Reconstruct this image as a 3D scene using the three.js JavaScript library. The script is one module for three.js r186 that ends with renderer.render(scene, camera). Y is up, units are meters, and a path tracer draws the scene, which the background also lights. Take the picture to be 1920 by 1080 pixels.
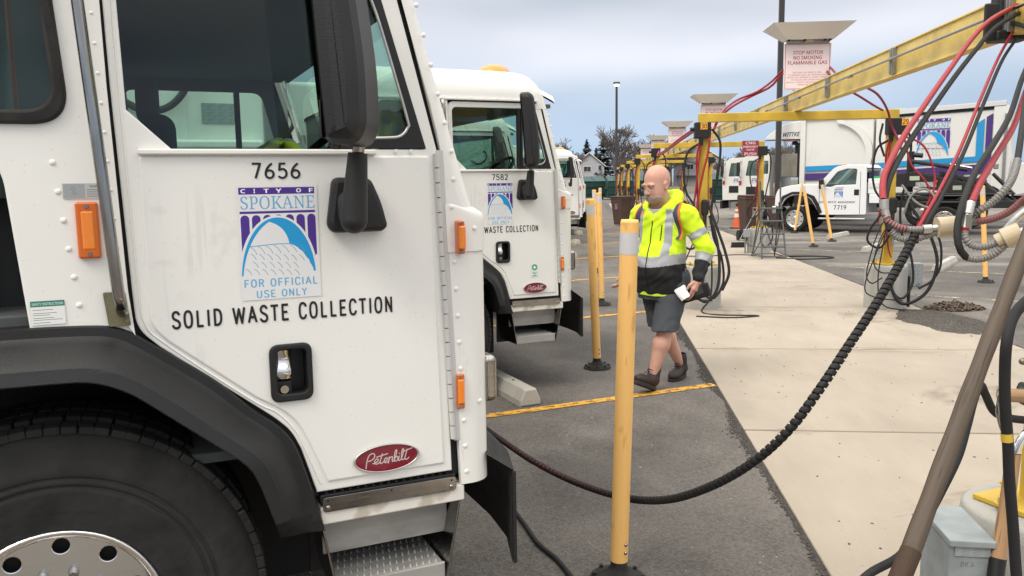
import * as THREE from 'three';
import { RoundedBoxGeometry } from 'three/addons/geometries/RoundedBoxGeometry.js';
import { mergeGeometries, toCreasedNormals } from 'three/addons/utils/BufferGeometryUtils.js';
import { MarchingCubes } from 'three/addons/objects/MarchingCubes.js';

// ---------- camera, sky, sun, exposure ----------
const scene = new THREE.Scene();
const camera = new THREE.PerspectiveCamera(38.42, 16 / 9, 0.05, 2000);
camera.position.set(0, 1.65, 0);
camera.rotation.order = 'YXZ';
camera.rotation.set(-7.2659 * Math.PI / 180, 5.8459 * Math.PI / 180, -0.015);
const renderer = new THREE.WebGLRenderer({ antialias: true });
renderer.toneMapping = THREE.LinearToneMapping;
renderer.toneMappingExposure = 1.33;
renderer.shadowMap.enabled = true;

let seed = 7;
const rnd = () => { seed = (seed + 0x6d2b79f5) | 0; let t = Math.imul(seed ^ (seed >>> 15), 1 | seed); t = (t + Math.imul(t ^ (t >>> 7), 61 | t)) ^ t; return ((t ^ (t >>> 14)) >>> 0) / 4294967296; };
const rr = (a, b) => a + (b - a) * rnd();
const TAU = Math.PI * 2;
const clamp = (x, a = 0, b = 1) => Math.min(b, Math.max(a, x));
const lerp = (a, b, t) => a + (b - a) * t;
const sstep = (a, b, x) => { const t = clamp((x - a) / (b - a)); return t * t * (3 - 2 * t); };
const hash2 = (x, y, s) => { let h = Math.imul(x, 374761393) ^ Math.imul(y, 668265263) ^ Math.imul(s, 974634777); h = Math.imul(h ^ (h >>> 13), 1274126177); return ((h ^ (h >>> 16)) >>> 0) / 4294967296; };
const vnoise = (x, y, p, s) => {
  const xi = Math.floor(x), yi = Math.floor(y), fx = x - xi, fy = y - yi, u = fx * fx * (3 - 2 * fx), v = fy * fy * (3 - 2 * fy);
  const m = (n) => ((n % p) + p) % p;
  const a = hash2(m(xi), m(yi), s), b = hash2(m(xi + 1), m(yi), s), c = hash2(m(xi), m(yi + 1), s), d = hash2(m(xi + 1), m(yi + 1), s);
  return lerp(lerp(a, b, u), lerp(c, d, u), v);
};
const fbm = (x, y, p, s, oct = 5) => { let a = 0, w = 0.5, t = 0; for (let i = 0; i < oct; i++) { a += w * vnoise(x, y, p, s + i); t += w; x *= 2; y *= 2; p *= 2; w *= 0.5; } return a / t; };

{ // overcast sky: brighter overhead, bluer towards the horizon, long soft cloud bands
  const W = 512, Hh = 256, d = new Float32Array(W * Hh * 4);
  for (let j = 0; j < Hh; j++) for (let i = 0; i < W; i++) {
    const el = ((j + 0.5) / Hh - 0.5) * Math.PI, az = (i + 0.5) / W;
    const s = Math.max(0, Math.sin(el));
    const n = 1.25 * (fbm(az * 12, s * 15 + 1.2 * fbm(az * 12, s * 6, 12, 91, 3), 12, 17, 6) - 0.5);
    const t = sstep(0.03, 0.21, s + n * 0.22);
    let r = lerp(0.40, 0.60, t), g = lerp(0.515, 0.63, t), b = lerp(0.665, 0.715, t);
    const k = 1 + 1.95 * sstep(0.22, 1, s) + n * 0.5;
    r *= k * lerp(1, 1.09, s); g *= k * lerp(1, 1.0, s); b *= k * lerp(1, 0.80, s);
    if (el < 0) { r = 0.3; g = 0.29; b = 0.28; }
    d.set([r, g, b, 1], (j * W + i) * 4);
  }
  const sky = new THREE.DataTexture(d, W, Hh, THREE.RGBAFormat, THREE.FloatType);
  sky.mapping = THREE.EquirectangularReflectionMapping; sky.wrapS = THREE.RepeatWrapping;
  sky.magFilter = sky.minFilter = THREE.LinearFilter; sky.needsUpdate = true;
  scene.background = sky; scene.environment = sky;
}
const sun = new THREE.DirectionalLight(new THREE.Color(1, 0.93, 0.82), 1.5);
sun.position.set(-13, 25, 17); sun.castShadow = true; sun.shadow.radius = 45;
Object.assign(sun.shadow.camera, { left: -40, right: 40, top: 40, bottom: -60, near: 1, far: 160 });
sun.shadow.mapSize.set(2048, 2048);
scene.add(sun, sun.target);

// ---------- names, labels, helpers ----------
const V = (x, y, z) => new THREE.Vector3(x, y, z);
const counts = {};
const numbered = (n) => { const k = counts[n] = (counts[n] ?? -1) + 1; return k ? n + '_' + String(k).padStart(3, '0') : n; };
function thing(name, label, category, [x, y, z] = [0, 0, 0], turn = 0, group) {
  const o = new THREE.Group(); o.name = numbered(name); o.position.set(x, y, z); o.rotation.y = turn;
  o.userData = { label, category }; if (group) o.userData.group = group; scene.add(o); return o;
}
function dup(src, [x, y, z], turn, label, group) {
  const o = src.clone(); o.name = numbered(src.name.replace(/_\d{3}$/, '')); o.position.set(x, y, z); o.rotation.y = turn;
  o.userData = { ...src.userData, label }; if (group) o.userData.group = group; scene.add(o); return o;
}
function part(parent, name, geo, mat, label) {
  const m = new THREE.Mesh(Array.isArray(geo) ? merge(geo) : geo, mat); m.name = name; m.castShadow = m.receiveShadow = true;
  if (label) m.userData.label = label; parent.add(m); return m;
}
function structure(name, geo, mat) { const m = part(scene, name, geo, mat); m.name = numbered(name); m.userData.kind = 'structure'; return m; }
function merge(list) {
  return mergeGeometries(list.map((g) => { const q = g.index ? g.toNonIndexed() : g.clone(); for (const k of Object.keys(q.attributes)) if (!['position', 'normal', 'uv'].includes(k)) q.deleteAttribute(k); if (!q.attributes.uv) q.setAttribute('uv', new THREE.BufferAttribute(new Float32Array(q.attributes.position.count * 2), 2)); return q; }));
}
function boxUV(g, k = 1, ox = 0, oy = 0) { // uv in metres from the face normals
  g = g.index ? g.toNonIndexed() : g; const p = g.attributes.position, n = p.count, uv = new Float32Array(n * 2), a = V(), b = V(), c = V();
  for (let i = 0; i < n; i += 3) {
    a.fromBufferAttribute(p, i); b.fromBufferAttribute(p, i + 1); c.fromBufferAttribute(p, i + 2);
    const nn = b.clone().sub(a).cross(c.clone().sub(a)), x = Math.abs(nn.x), y = Math.abs(nn.y), z = Math.abs(nn.z);
    [a, b, c].forEach((v, q) => { const w = x > y && x > z ? [v.z, v.y] : y > z ? [v.x, v.z] : [v.x, v.y]; uv[(i + q) * 2] = w[0] * k + ox; uv[(i + q) * 2 + 1] = w[1] * k + oy; });
  }
  g.setAttribute('uv', new THREE.BufferAttribute(uv, 2)); return g;
}
const rbox = (w, h, d, x = 0, y = 0, z = 0, r = 0.01, seg = 2) => new RoundedBoxGeometry(w, h, d, seg, Math.min(r, w / 2.01, h / 2.01, d / 2.01)).translate(x, y, z);
function cyl(a, b, r1, r2 = r1, n = 12, open = false) {
  a = Array.isArray(a) ? V(...a) : a; b = Array.isArray(b) ? V(...b) : b;
  const d = b.clone().sub(a), g = new THREE.CylinderGeometry(r2, r1, d.length(), n, 1, open);
  g.applyQuaternion(new THREE.Quaternion().setFromUnitVectors(V(0, 1, 0), d.clone().normalize()));
  const m = a.clone().add(b).multiplyScalar(0.5); return g.translate(m.x, m.y, m.z);
}
const curve = (pts, closed = false, ten = 0.5) => new THREE.CatmullRomCurve3(pts.map((p) => (Array.isArray(p) ? V(...p) : p)), closed, 'catmullrom', ten);
const tube = (pts, r, seg = pts.length * 6, rad = 8, closed = false) => new THREE.TubeGeometry(curve(pts, closed), seg, r, rad, closed);
const sphere = (r, x, y, z, a = 14, b = 10) => new THREE.SphereGeometry(r, a, b).translate(x, y, z);
const lathe = (pts, n = 48) => new THREE.LatheGeometry(pts.map((p) => new THREE.Vector2(...p)), n);
function rpoly(pts, Cls = THREE.Shape) { // polygon [x, y, corner radius]
  const s = new Cls(), n = pts.length;
  pts.forEach((p, i) => {
    const q = pts[(i + n - 1) % n], t = pts[(i + 1) % n], r = p[2] || 0;
    if (!r) { i ? s.lineTo(p[0], p[1]) : s.moveTo(p[0], p[1]); return; }
    const d1 = Math.hypot(q[0] - p[0], q[1] - p[1]), d2 = Math.hypot(t[0] - p[0], t[1] - p[1]), k = Math.min(r, d1 * 0.49, d2 * 0.49);
    const ax = p[0] + (q[0] - p[0]) / d1 * k, ay = p[1] + (q[1] - p[1]) / d1 * k, bx = p[0] + (t[0] - p[0]) / d2 * k, by = p[1] + (t[1] - p[1]) / d2 * k;
    i ? s.lineTo(ax, ay) : s.moveTo(ax, ay); s.quadraticCurveTo(p[0], p[1], bx, by);
  });
  s.closePath(); return s;
}
function plate(pts, t, bev = 0, holes = [], z = 0, seg = 8) { // extruded outline whose outer face lies at z
  const s = pts instanceof THREE.Shape ? pts : rpoly(pts); for (const h of holes) s.holes.push(h instanceof THREE.Path ? h : rpoly(h, THREE.Path));
  const g = new THREE.ExtrudeGeometry(s, { depth: t - 2 * bev, bevelEnabled: bev > 0, bevelThickness: bev, bevelSize: bev, bevelOffset: -bev, bevelSegments: 2, curveSegments: seg });
  return g.translate(0, 0, z - t + bev);
}
const sheet = (pts, z = 0, holes = [], seg = 8) => { const s = rpoly(pts); for (const h of holes) s.holes.push(rpoly(h, THREE.Path)); return new THREE.ShapeGeometry(s, seg).translate(0, 0, z); };
function grid(rows, close = false) { // surface through rows of points
  const m = rows[0].length, pos = [], idx = [], uv = [];
  rows.forEach((r, i) => r.forEach((p, j) => { pos.push(p[0], p[1], p[2]); uv.push(j / (m - 1), i / (rows.length - 1)); }));
  for (let i = 0; i + 1 < rows.length; i++) for (let j = 0; j + 1 < m + (close ? 1 : 0); j++) { const a = i * m + j, b = i * m + (j + 1) % m, c = a + m, d = b + m; idx.push(a, b, c, b, d, c); }
  const g = new THREE.BufferGeometry(); g.setAttribute('position', new THREE.Float32BufferAttribute(pos, 3)); g.setAttribute('uv', new THREE.Float32BufferAttribute(uv, 2));
  g.setIndex(idx); g.computeVertexNormals(); return g;
}
const crease = (g, a = 0.6) => toCreasedNormals(g, a);

// ---------- textures and materials ----------
function dataTex(n, fn, srgb = false, rx = 1, ry = rx) {
  const d = new Uint8Array(n * n * 4);
  for (let j = 0; j < n; j++) for (let i = 0; i < n; i++) { const c = fn(i / n, j / n, i, j), o = (j * n + i) * 4; for (let k = 0; k < 3; k++) d[o + k] = clamp(Array.isArray(c) ? c[k] : c) * 255; d[o + 3] = 255; }
  const t = new THREE.DataTexture(d, n, n); t.wrapS = t.wrapT = THREE.RepeatWrapping; t.magFilter = THREE.LinearFilter; t.minFilter = THREE.LinearMipmapLinearFilter; t.generateMipmaps = true;
  if (srgb) t.colorSpace = THREE.SRGBColorSpace; t.repeat.set(rx, ry); t.needsUpdate = true; return t;
}
function canvasTex(w, h, draw) {
  const c = document.createElement('canvas'); c.width = w; c.height = h; const x = c.getContext('2d'); draw(x, w, h);
  const t = new THREE.CanvasTexture(c); t.colorSpace = THREE.SRGBColorSpace; return t;
}
const rep = (t, k) => { const c = t.clone(); c.repeat.set(k, k); c.needsUpdate = true; return c; };
const lin = (r, g, b) => new THREE.Color().setRGB(r, g, b);
const std = (c, rough = 0.6, metal = 0, o = {}) => new THREE.MeshStandardMaterial({ color: Array.isArray(c) ? lin(...c) : c, roughness: rough, metalness: metal, side: THREE.DoubleSide, ...o });
const phys = (c, rough, metal, o = {}) => new THREE.MeshPhysicalMaterial({ color: lin(...c), roughness: rough, metalness: metal, side: THREE.DoubleSide, ...o });
const T = {};
T.grain = dataTex(256, (u, v, i, j) => 0.35 * fbm(u * 16, v * 16, 16, 3, 4) + 0.65 * hash2(i, j, 5));
T.soft = dataTex(256, (u, v) => fbm(u * 6, v * 6, 6, 31, 5));
T.leather = dataTex(256, (u, v) => fbm(u * 40, v * 40, 40, 41, 3));
T.smudge = dataTex(512, (u, v) => { const n = fbm(u * 5, v * 5, 5, 61, 6); return 0.75 + 0.5 * (n - 0.5); });
T.dusty = dataTex(512, (u, v, i, j) => { const n = fbm(u * 6, v * 6, 6, 221, 6), s = hash2(i, j, 222); return 0.62 + 0.9 * (n - 0.42) + 0.12 * (s - 0.5); });
T.paint = dataTex(512, (u, v, i, j) => { // road-worn white paint: fine speckle, a few chips and faint runs
  const n = fbm(u * 4, v * 4, 4, 71, 6), s = hash2(i, j, 8), st = fbm(u * 60, v * 3, 60, 77, 3);
  const k = 0.96 + 0.05 * (n - 0.5) - (s > 0.9992 ? 0.45 : 0) - 0.07 * sstep(0.6, 0.8, fbm(u * 22 + 3, v * 22, 22, 79, 4)) * sstep(0.45, 0.65, n) - 0.08 * sstep(0.6, 0.75, st) * sstep(0.5, 0.7, n);
  return [k, k * 0.995, k * 0.98];
}, false);
T.asphalt = dataTex(1024, (u, v, i, j) => {
  const n = fbm(u * 8, v * 8, 8, 11, 4), f = vnoise(u * 256, v * 256, 256, 12), s = hash2(i, j, 13), q = vnoise(u * 150, v * 150, 150, 19);
  let k = 0.50 + 0.3 * (n - 0.5) + 0.30 * (f - 0.5) + 0.26 * (s - 0.5); if (q > 0.9) k += 0.3 * (q - 0.88) * 10 * (0.3 + s * 0.7); if (s > 0.9985) k += 0.4;
  return [k, k * 0.955, k * 0.915];
});
T.asphaltBump = dataTex(512, (u, v, i, j) => 0.6 * vnoise(u * 200, v * 200, 200, 12) + 0.4 * hash2(i, j, 14));
T.concrete = dataTex(1024, (u, v, i, j) => {
  const n = fbm(u * 4, v * 4, 4, 21, 6), m = fbm(u * 24, v * 6, 24, 25, 4), s = hash2(i, j, 23), q = vnoise(u * 130, v * 130, 130, 27);
  let k = 0.86 + 0.22 * (n - 0.5) + 0.12 * (m - 0.5) + 0.08 * (s - 0.5) - 0.08 * sstep(0.62, 0.75, fbm(u * 3 + 0.4, v * 3, 3, 29, 6)); if (q > 0.97) k -= 0.25; if (s > 0.9996) k -= 0.4;
  return [k, k * (0.985 + 0.02 * n), k * (0.965 + 0.04 * n)];
});
T.metal = dataTex(256, (u, v, i, j) => 0.5 + 0.5 * (fbm(u * 6, v * 80, 80, 81, 3) - 0.5) + 0.3 * (fbm(u * 10, v * 10, 10, 82, 4) - 0.5));
T.wood = dataTex(512, (u, v) => { const g = fbm(u * 3, v * 60, 60, 51, 5), k = 0.75 + 0.5 * (g - 0.5) - 0.35 * sstep(0.62, 0.8, fbm(u * 8, v * 90, 90, 57, 3)); return [k, k * 0.97, k * 0.92]; });
const M = {};
M.white = phys([0.885, 0.877, 0.845], 0.42, 0, { map: T.paint, clearcoat: 0.5, clearcoatRoughness: 0.22 });
M.white2 = std([0.74, 0.73, 0.70], 0.5, 0, { map: T.paint });
M.rubber = std([0.028, 0.0268, 0.0245], 0.85, 0, { bumpMap: rep(T.soft, 5), bumpScale: 0.003, map: rep(T.dusty, 2.2) });
M.plastic = std([0.0115, 0.0118, 0.0125], 0.5, 0, { bumpMap: rep(T.leather, 9), bumpScale: 0.0005, map: rep(T.smudge, 3) });
M.black = std([0.008, 0.008, 0.0085], 0.55);
M.dark = std([0.035, 0.036, 0.038], 0.8);
M.lining = std([0.085, 0.09, 0.092], 0.85, 0, { bumpMap: rep(T.leather, 6), bumpScale: 0.0006 });
M.frame = std([0.02, 0.02, 0.021], 0.7, 0.1);
M.steel = std([0.48, 0.46, 0.43], 0.34, 1, { roughnessMap: rep(T.metal, 3), map: rep(T.smudge, 3) });
M.alu = std([0.78, 0.77, 0.75], 0.42, 0.85, { map: rep(T.smudge, 4), bumpMap: rep(T.metal, 2), bumpScale: 0.0003 });
M.rim = std([0.82, 0.81, 0.79], 0.38, 1, { roughnessMap: rep(T.metal, 2), bumpMap: rep(T.metal, 2), bumpScale: 0.0002 });
M.tread = std([0.5, 0.49, 0.46], 0.5, 0.15, { map: rep(T.smudge, 1) });
M.grimy = std([0.80, 0.77, 0.70], 0.55, 0, { map: dataTex(512, (u, v, i, j) => { const n = fbm(u * 4, v * 4, 4, 171, 6), d = sstep(0.52, 0.75, n), s = hash2(i >> 1, j >> 1, 172) > 0.997 ? 0.35 : 0, k = 0.96 - 0.3 * d - s; return [k, k * (1 - 0.06 * d), k * (1 - 0.14 * d)]; }, false, 5) });
M.chrome = std([0.8, 0.8, 0.8], 0.06, 1);
M.galv = std([0.42, 0.43, 0.42], 0.48, 0.85, { map: rep(T.smudge, 6) });
M.glass = phys([0.56, 0.72, 0.66], 0.0, 0, { transmission: 1, thickness: 0, ior: 1.5 });
M.clear = phys([0.9, 0.93, 0.92], 0.0, 0, { transmission: 1, thickness: 0, ior: 1.5 });
M.amber = phys([0.95, 0.26, 0.02], 0.22, 0, { clearcoat: 0.6, clearcoatRoughness: 0.1, bumpMap: rep(T.grain, 12), bumpScale: 0.0006 });
M.amberDark = phys([0.62, 0.13, 0.012], 0.3, 0, { clearcoat: 0.5 });
M.redLamp = phys([0.5, 0.02, 0.02], 0.25, 0, { clearcoat: 0.6 });
M.yellow = std([0.78, 0.52, 0.055], 0.42, 0, { map: rep(T.smudge, 1.5), bumpMap: rep(T.soft, 8), bumpScale: 0.0006 });
M.post = std([0.97, 0.565, 0.18], 0.55, 0, { map: dataTex(512, (u, v, i, j) => { const n = fbm(u * 5, v * 5, 5, 231, 5), sc = sstep(0.66, 0.78, fbm(u * 4, v * 40, 40, 237, 4)), d = hash2(i >> 1, j >> 1, 238) > 0.996 ? 0.3 : 0, k = 0.96 + 0.12 * (n - 0.5) - 0.22 * sc - d; return [k, k * (1 - 0.05 * sc), k * (1 - 0.1 * sc)]; }) });
M.concrete = std([0.60, 0.52, 0.425], 0.9, 0, { map: rep(T.concrete, 0.37), bumpMap: rep(T.grain, 2), bumpScale: 0.0012 });
M.conc2 = std([0.46, 0.45, 0.42], 0.9, 0, { map: rep(T.concrete, 0.9), bumpMap: rep(T.grain, 2.5), bumpScale: 0.0025 });
M.greybox = std([0.40, 0.44, 0.45], 0.5, 0.1, { map: rep(T.smudge, 3) });
M.red = std([0.31, 0.008, 0.017], 0.5, 0, { bumpMap: rep(T.leather, 4), bumpScale: 0.0005 });
M.hose = std([0.009, 0.009, 0.0095], 0.72, 0, { bumpMap: rep(T.leather, 4), bumpScale: 0.0006 });
M.brass = std([0.45, 0.36, 0.22], 0.4, 0.9);
M.cream = std([0.72, 0.60, 0.36], 0.5);
function print(w, h, ppm, draw, o = {}) { // lettering or a sticker as a flat printed sheet w x h metres
  return std([1, 1, 1], 0.5, 0, { map: canvasTex(Math.round(w * ppm), Math.round(h * ppm), draw), transparent: true, ...o });
}
function textFit(x, str, font, X, Y, W, Hh, color, weight = 0) { // string into the box X, Y (baseline), W wide, Hh cap height
  x.save(); x.font = '100px ' + font; x.textBaseline = 'alphabetic'; const w = x.measureText(str).width; x.translate(X, Y); x.scale(W / w, Hh / 71.5); x.fillStyle = x.strokeStyle = color; x.fillText(str, 0, 0); if (weight) { x.lineWidth = weight; x.strokeText(str, 0, 0); } x.restore();
}
// ---------- ground ----------
{
  // one asphalt sheet to the horizon; the near part is finer and carries worn patches
  const asphalt = std([0.232, 0.219, 0.206], 0.88, 0, { map: rep(T.asphalt, 0.4), bumpMap: rep(T.asphaltBump, 1.1), bumpScale: 0.004, vertexColors: true });
  const xs = [-400, -120, -50, -25], zs = [120, 60, 30, 15];
  for (let x = -14; x <= 16; x += 0.3) xs.push(x); xs.push(25, 50, 120, 400);
  for (let z = 4; z >= -32; z -= 0.3) zs.push(z); zs.push(-40, -55, -75, -110, -160, -400);
  const pos = [], col = [], uv = [], idx = [];
  zs.forEach((z) => xs.forEach((x) => {
    pos.push(x, 0, z); uv.push(x, z);
    const n = fbm(x * 0.35 + 40, z * 0.35 + 90, 4096, 101, 4), m = fbm(x * 1.6 + 11, z * 0.5 + 90, 4096, 107, 4);
    let k = 1 + 0.55 * (n - 0.5) + 0.25 * (m - 0.5); k *= 1 - 0.35 * sstep(0.62, 0.72, fbm(x * 0.8 + 5, z * 0.8 + 70, 4096, 113, 5));
    if (x > 4.4) k *= 0.95 + 0.75 * sstep(0.5, 0.68, fbm(x * 0.25 + 9, z * 1.3 + 30, 4096, 119, 4));
    col.push(k, k, k);
  }));
  const m = xs.length; for (let i = 0; i + 1 < zs.length; i++) for (let j = 0; j + 1 < m; j++) { const a = i * m + j; idx.push(a, a + 1, a + m, a + 1, a + m + 1, a + m); }
  const g = new THREE.BufferGeometry(); g.setAttribute('position', new THREE.Float32BufferAttribute(pos, 3)); g.setAttribute('uv', new THREE.Float32BufferAttribute(uv, 2)); g.setAttribute('color', new THREE.Float32BufferAttribute(col, 3));
  g.setIndex(idx); g.computeVertexNormals(); structure('asphalt_ground', g, asphalt);

  // concrete island: slabs with real joints between them
  const island = new THREE.Group(); island.name = 'concrete_island'; island.userData.kind = 'structure'; scene.add(island);
  const tints = [[0.425, 0.368, 0.302], [0.408, 0.353, 0.29], [0.44, 0.38, 0.312]].map((c, i) => { const q = M.concrete.clone(); q.color = lin(...c); return q; });
  for (let k = 0; k < 24; k++) {
    const z0 = 2.65 - k * 2.69, L = 2.69 - 0.028;
    const g2 = boxUV(new RoundedBoxGeometry(3.07, 0.12, L, 2, 0.008), 1, k * 1.37 % 3, k * 0.71 % 3);
    const s = part(island, k ? 'slab_' + String(k).padStart(3, '0') : 'slab', g2, tints[(k * 7 + 1) % 3]); s.position.set(2.505, -0.046, z0 - L / 2);
  }
  // crumbled asphalt along the island edges, grit and small stones on the asphalt
  const scatter = (name, n, geo, m, at) => {
    const q = new THREE.InstancedMesh(geo, m, n), M4 = new THREE.Matrix4(), Q = new THREE.Quaternion(), E3 = new THREE.Euler();
    for (let i = 0; i < n; i++) { const [x, y, z, s, sy] = at(i); E3.set(rr(-0.2, 0.2), rnd() * TAU, rr(-0.2, 0.2)); Q.setFromEuler(E3); q.setMatrixAt(i, M4.compose(V(x, y, z), Q, V(s, sy, s * rr(0.6, 1.3)))); }
    q.name = name; q.userData.kind = 'stuff'; q.castShadow = q.receiveShadow = true; scene.add(q);
  };
  const chip = new THREE.IcosahedronGeometry(0.5, 0), tar = std([0.06, 0.053, 0.047], 0.95), stone = std([0.42, 0.40, 0.37], 0.9), dirt = std([0.075, 0.066, 0.058], 0.95);
  scatter('asphalt_crumbs', 70000, chip, tar, () => { const z = 1 - 28 * Math.pow(rnd(), 1.5), side = rnd() < 0.72 ? -1 : 1, w = 0.012 + 0.13 * Math.pow(fbm(z * 1.3 + 90, 3, 4096, 131 + side, 6), 2), o = Math.abs(rnd() + rnd() + rnd() - 1.5) * w * 1.5 - 0.012; return [(side < 0 ? 0.972 : 4.038) + side * o, 0.003, z, 0.003 + 0.018 * Math.pow(rnd(), 2.2), rr(0.002, 0.006)]; });
  scatter('loose_stones', 1500, chip, stone, () => { const r = rnd(); return [rr(-3, 0.9) + (r > 0.72 ? 6.2 : 0), 0.002, -1.5 - 20 * Math.pow(rnd(), 1.6), rr(0.003, 0.011) * (rnd() > 0.97 ? 2 : 1), rr(0.003, 0.008)]; });
  scatter('edge_dirt', 22000, chip, dirt, () => { const a = rnd() * TAU, r = Math.sqrt(rnd()), n = 0.75 + 0.5 * fbm(Math.cos(a) * 2 + 5, Math.sin(a) * 2 + 5, 4096, 177, 4); return [3.95 + Math.cos(a) * r * 0.42 * n, 0.014, -9.75 + Math.sin(a) * r * 0.85 * n, rr(0.006, 0.026), rr(0.002, 0.005)]; });
  scatter('concrete_grit', 260, chip, dirt, () => [rr(1, 4), 0.015, -2 - 14 * Math.pow(rnd(), 1.4), rr(0.006, 0.02), rr(0.004, 0.01)]);
  // stains on the concrete: grime washed out of the joints, around the pedestals, oil drips
  const stainTex = (sd, f) => canvasTex(256, 256, (x, w, h) => { const d = x.createImageData(w, h); for (let j = 0; j < h; j++) for (let i = 0; i < w; i++) { const o = (j * w + i) * 4, u = i / w - 0.5, v = j / h - 0.5, r = Math.hypot(u, v) * 2, n = fbm(i * 0.035, j * 0.035 * f, 4096, sd, 6), a = clamp((n - 0.36 - 0.62 * Math.pow(r, 2)) * 2.2) * (0.45 + 0.45 * hash2(i, j, sd)); d.data[o] = 92; d.data[o + 1] = 76; d.data[o + 2] = 60; d.data[o + 3] = 255 * a * 0.5; } x.putImageData(d, 0, 0); });
  const stM = [181, 191, 201].map((s, i) => std([1, 1, 1], 0.92, 0, { map: stainTex(s, i ? 3 : 1), transparent: true }));
  for (const [x, z, w, l, k, a] of [[1.25, -5.36, 0.7, 0.3, 1, 0.1], [1.3, -8.06, 0.9, 0.35, 2, 0], [2.6, -8.0, 2.6, 0.6, 1, 0], [2.9, -6.3, 1.9, 1.3, 0, 1], [2.2, -10.6, 2.8, 0.9, 2, 0], [3.3, -9.9, 1.6, 1.5, 0, 0.5], [3.0, -12.6, 2.2, 1.2, 1, 0.1], [1.6, -10.3, 1.1, 0.9, 0, 2], [2.0, -4.2, 1.5, 0.8, 2, 0.4], [3.5, -3.5, 1.2, 1.2, 0, 0], [2.6, -14.8, 2.4, 1.1, 2, 0]]) { const q = structure('stain', new THREE.PlaneGeometry(w, l).rotateX(-Math.PI / 2), stM[k]); q.position.set(x, 0.018 + 0.0007 * (counts.stain ?? 0), z); q.rotation.y = a; }
  // painted stall lines at 60 degrees to the row, worn through to the asphalt
  const worn = canvasTex(1024, 64, (x, w, h) => {
    x.clearRect(0, 0, w, h); const d = x.createImageData(w, h);
    for (let j = 0; j < h; j++) for (let i = 0; i < w; i++) { const o = (j * w + i) * 4, n = fbm(i * 0.16, j * 0.07, 4096, 151, 5), e = Math.min(j, h - 1 - j) / 5; const far = sstep(200, 1000, i) * 0.12, on = n * 0.8 + 0.42 * hash2(i, j, 152) < 0.80 - far && e > 0.1 + 0.3 * hash2(i >> 2, j, 9); d.data[o] = 212; d.data[o + 1] = 160; d.data[o + 2] = 62; d.data[o + 3] = on ? 255 : 0; }
    x.putImageData(d, 0, 0);
  });
  const pale = canvasTex(512, 32, (x, w, h) => {
    const d = x.createImageData(w, h);
    for (let j = 0; j < h; j++) for (let i = 0; i < w; i++) { const o = (j * w + i) * 4, n = fbm(i * 0.16, j * 0.1, 4096, 161, 5); d.data[o] = 190; d.data[o + 1] = 178; d.data[o + 2] = 150; d.data[o + 3] = n + 0.4 * hash2(i, j, 162) < 0.72 ? 255 : 0; }
    x.putImageData(d, 0, 0);
  });
  const lineM = std([1, 1, 1], 0.8, 0, { map: worn, transparent: true }), paleM = std([1, 1, 1], 0.8, 0, { map: pale, transparent: true });
  const line = (x0, z0, len, dx, dz, m, w = 0.1) => { const q = structure('stall_line', new THREE.PlaneGeometry(len, w).rotateX(-Math.PI / 2), m); q.position.set(x0 + dx * len / 2, 0.005, z0 + dz * len / 2); q.rotation.y = Math.atan2(-dz, dx); };
  for (let k = -1; k < 9; k++) { line(0.95, -6.67 - k * 3.97, 5.2, -0.866, 0.5, lineM); line(4.1, -8.2 - k * 3.97, 5.5, 0.866, 0.5, k % 2 ? paleM : paleM); }
}
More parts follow.
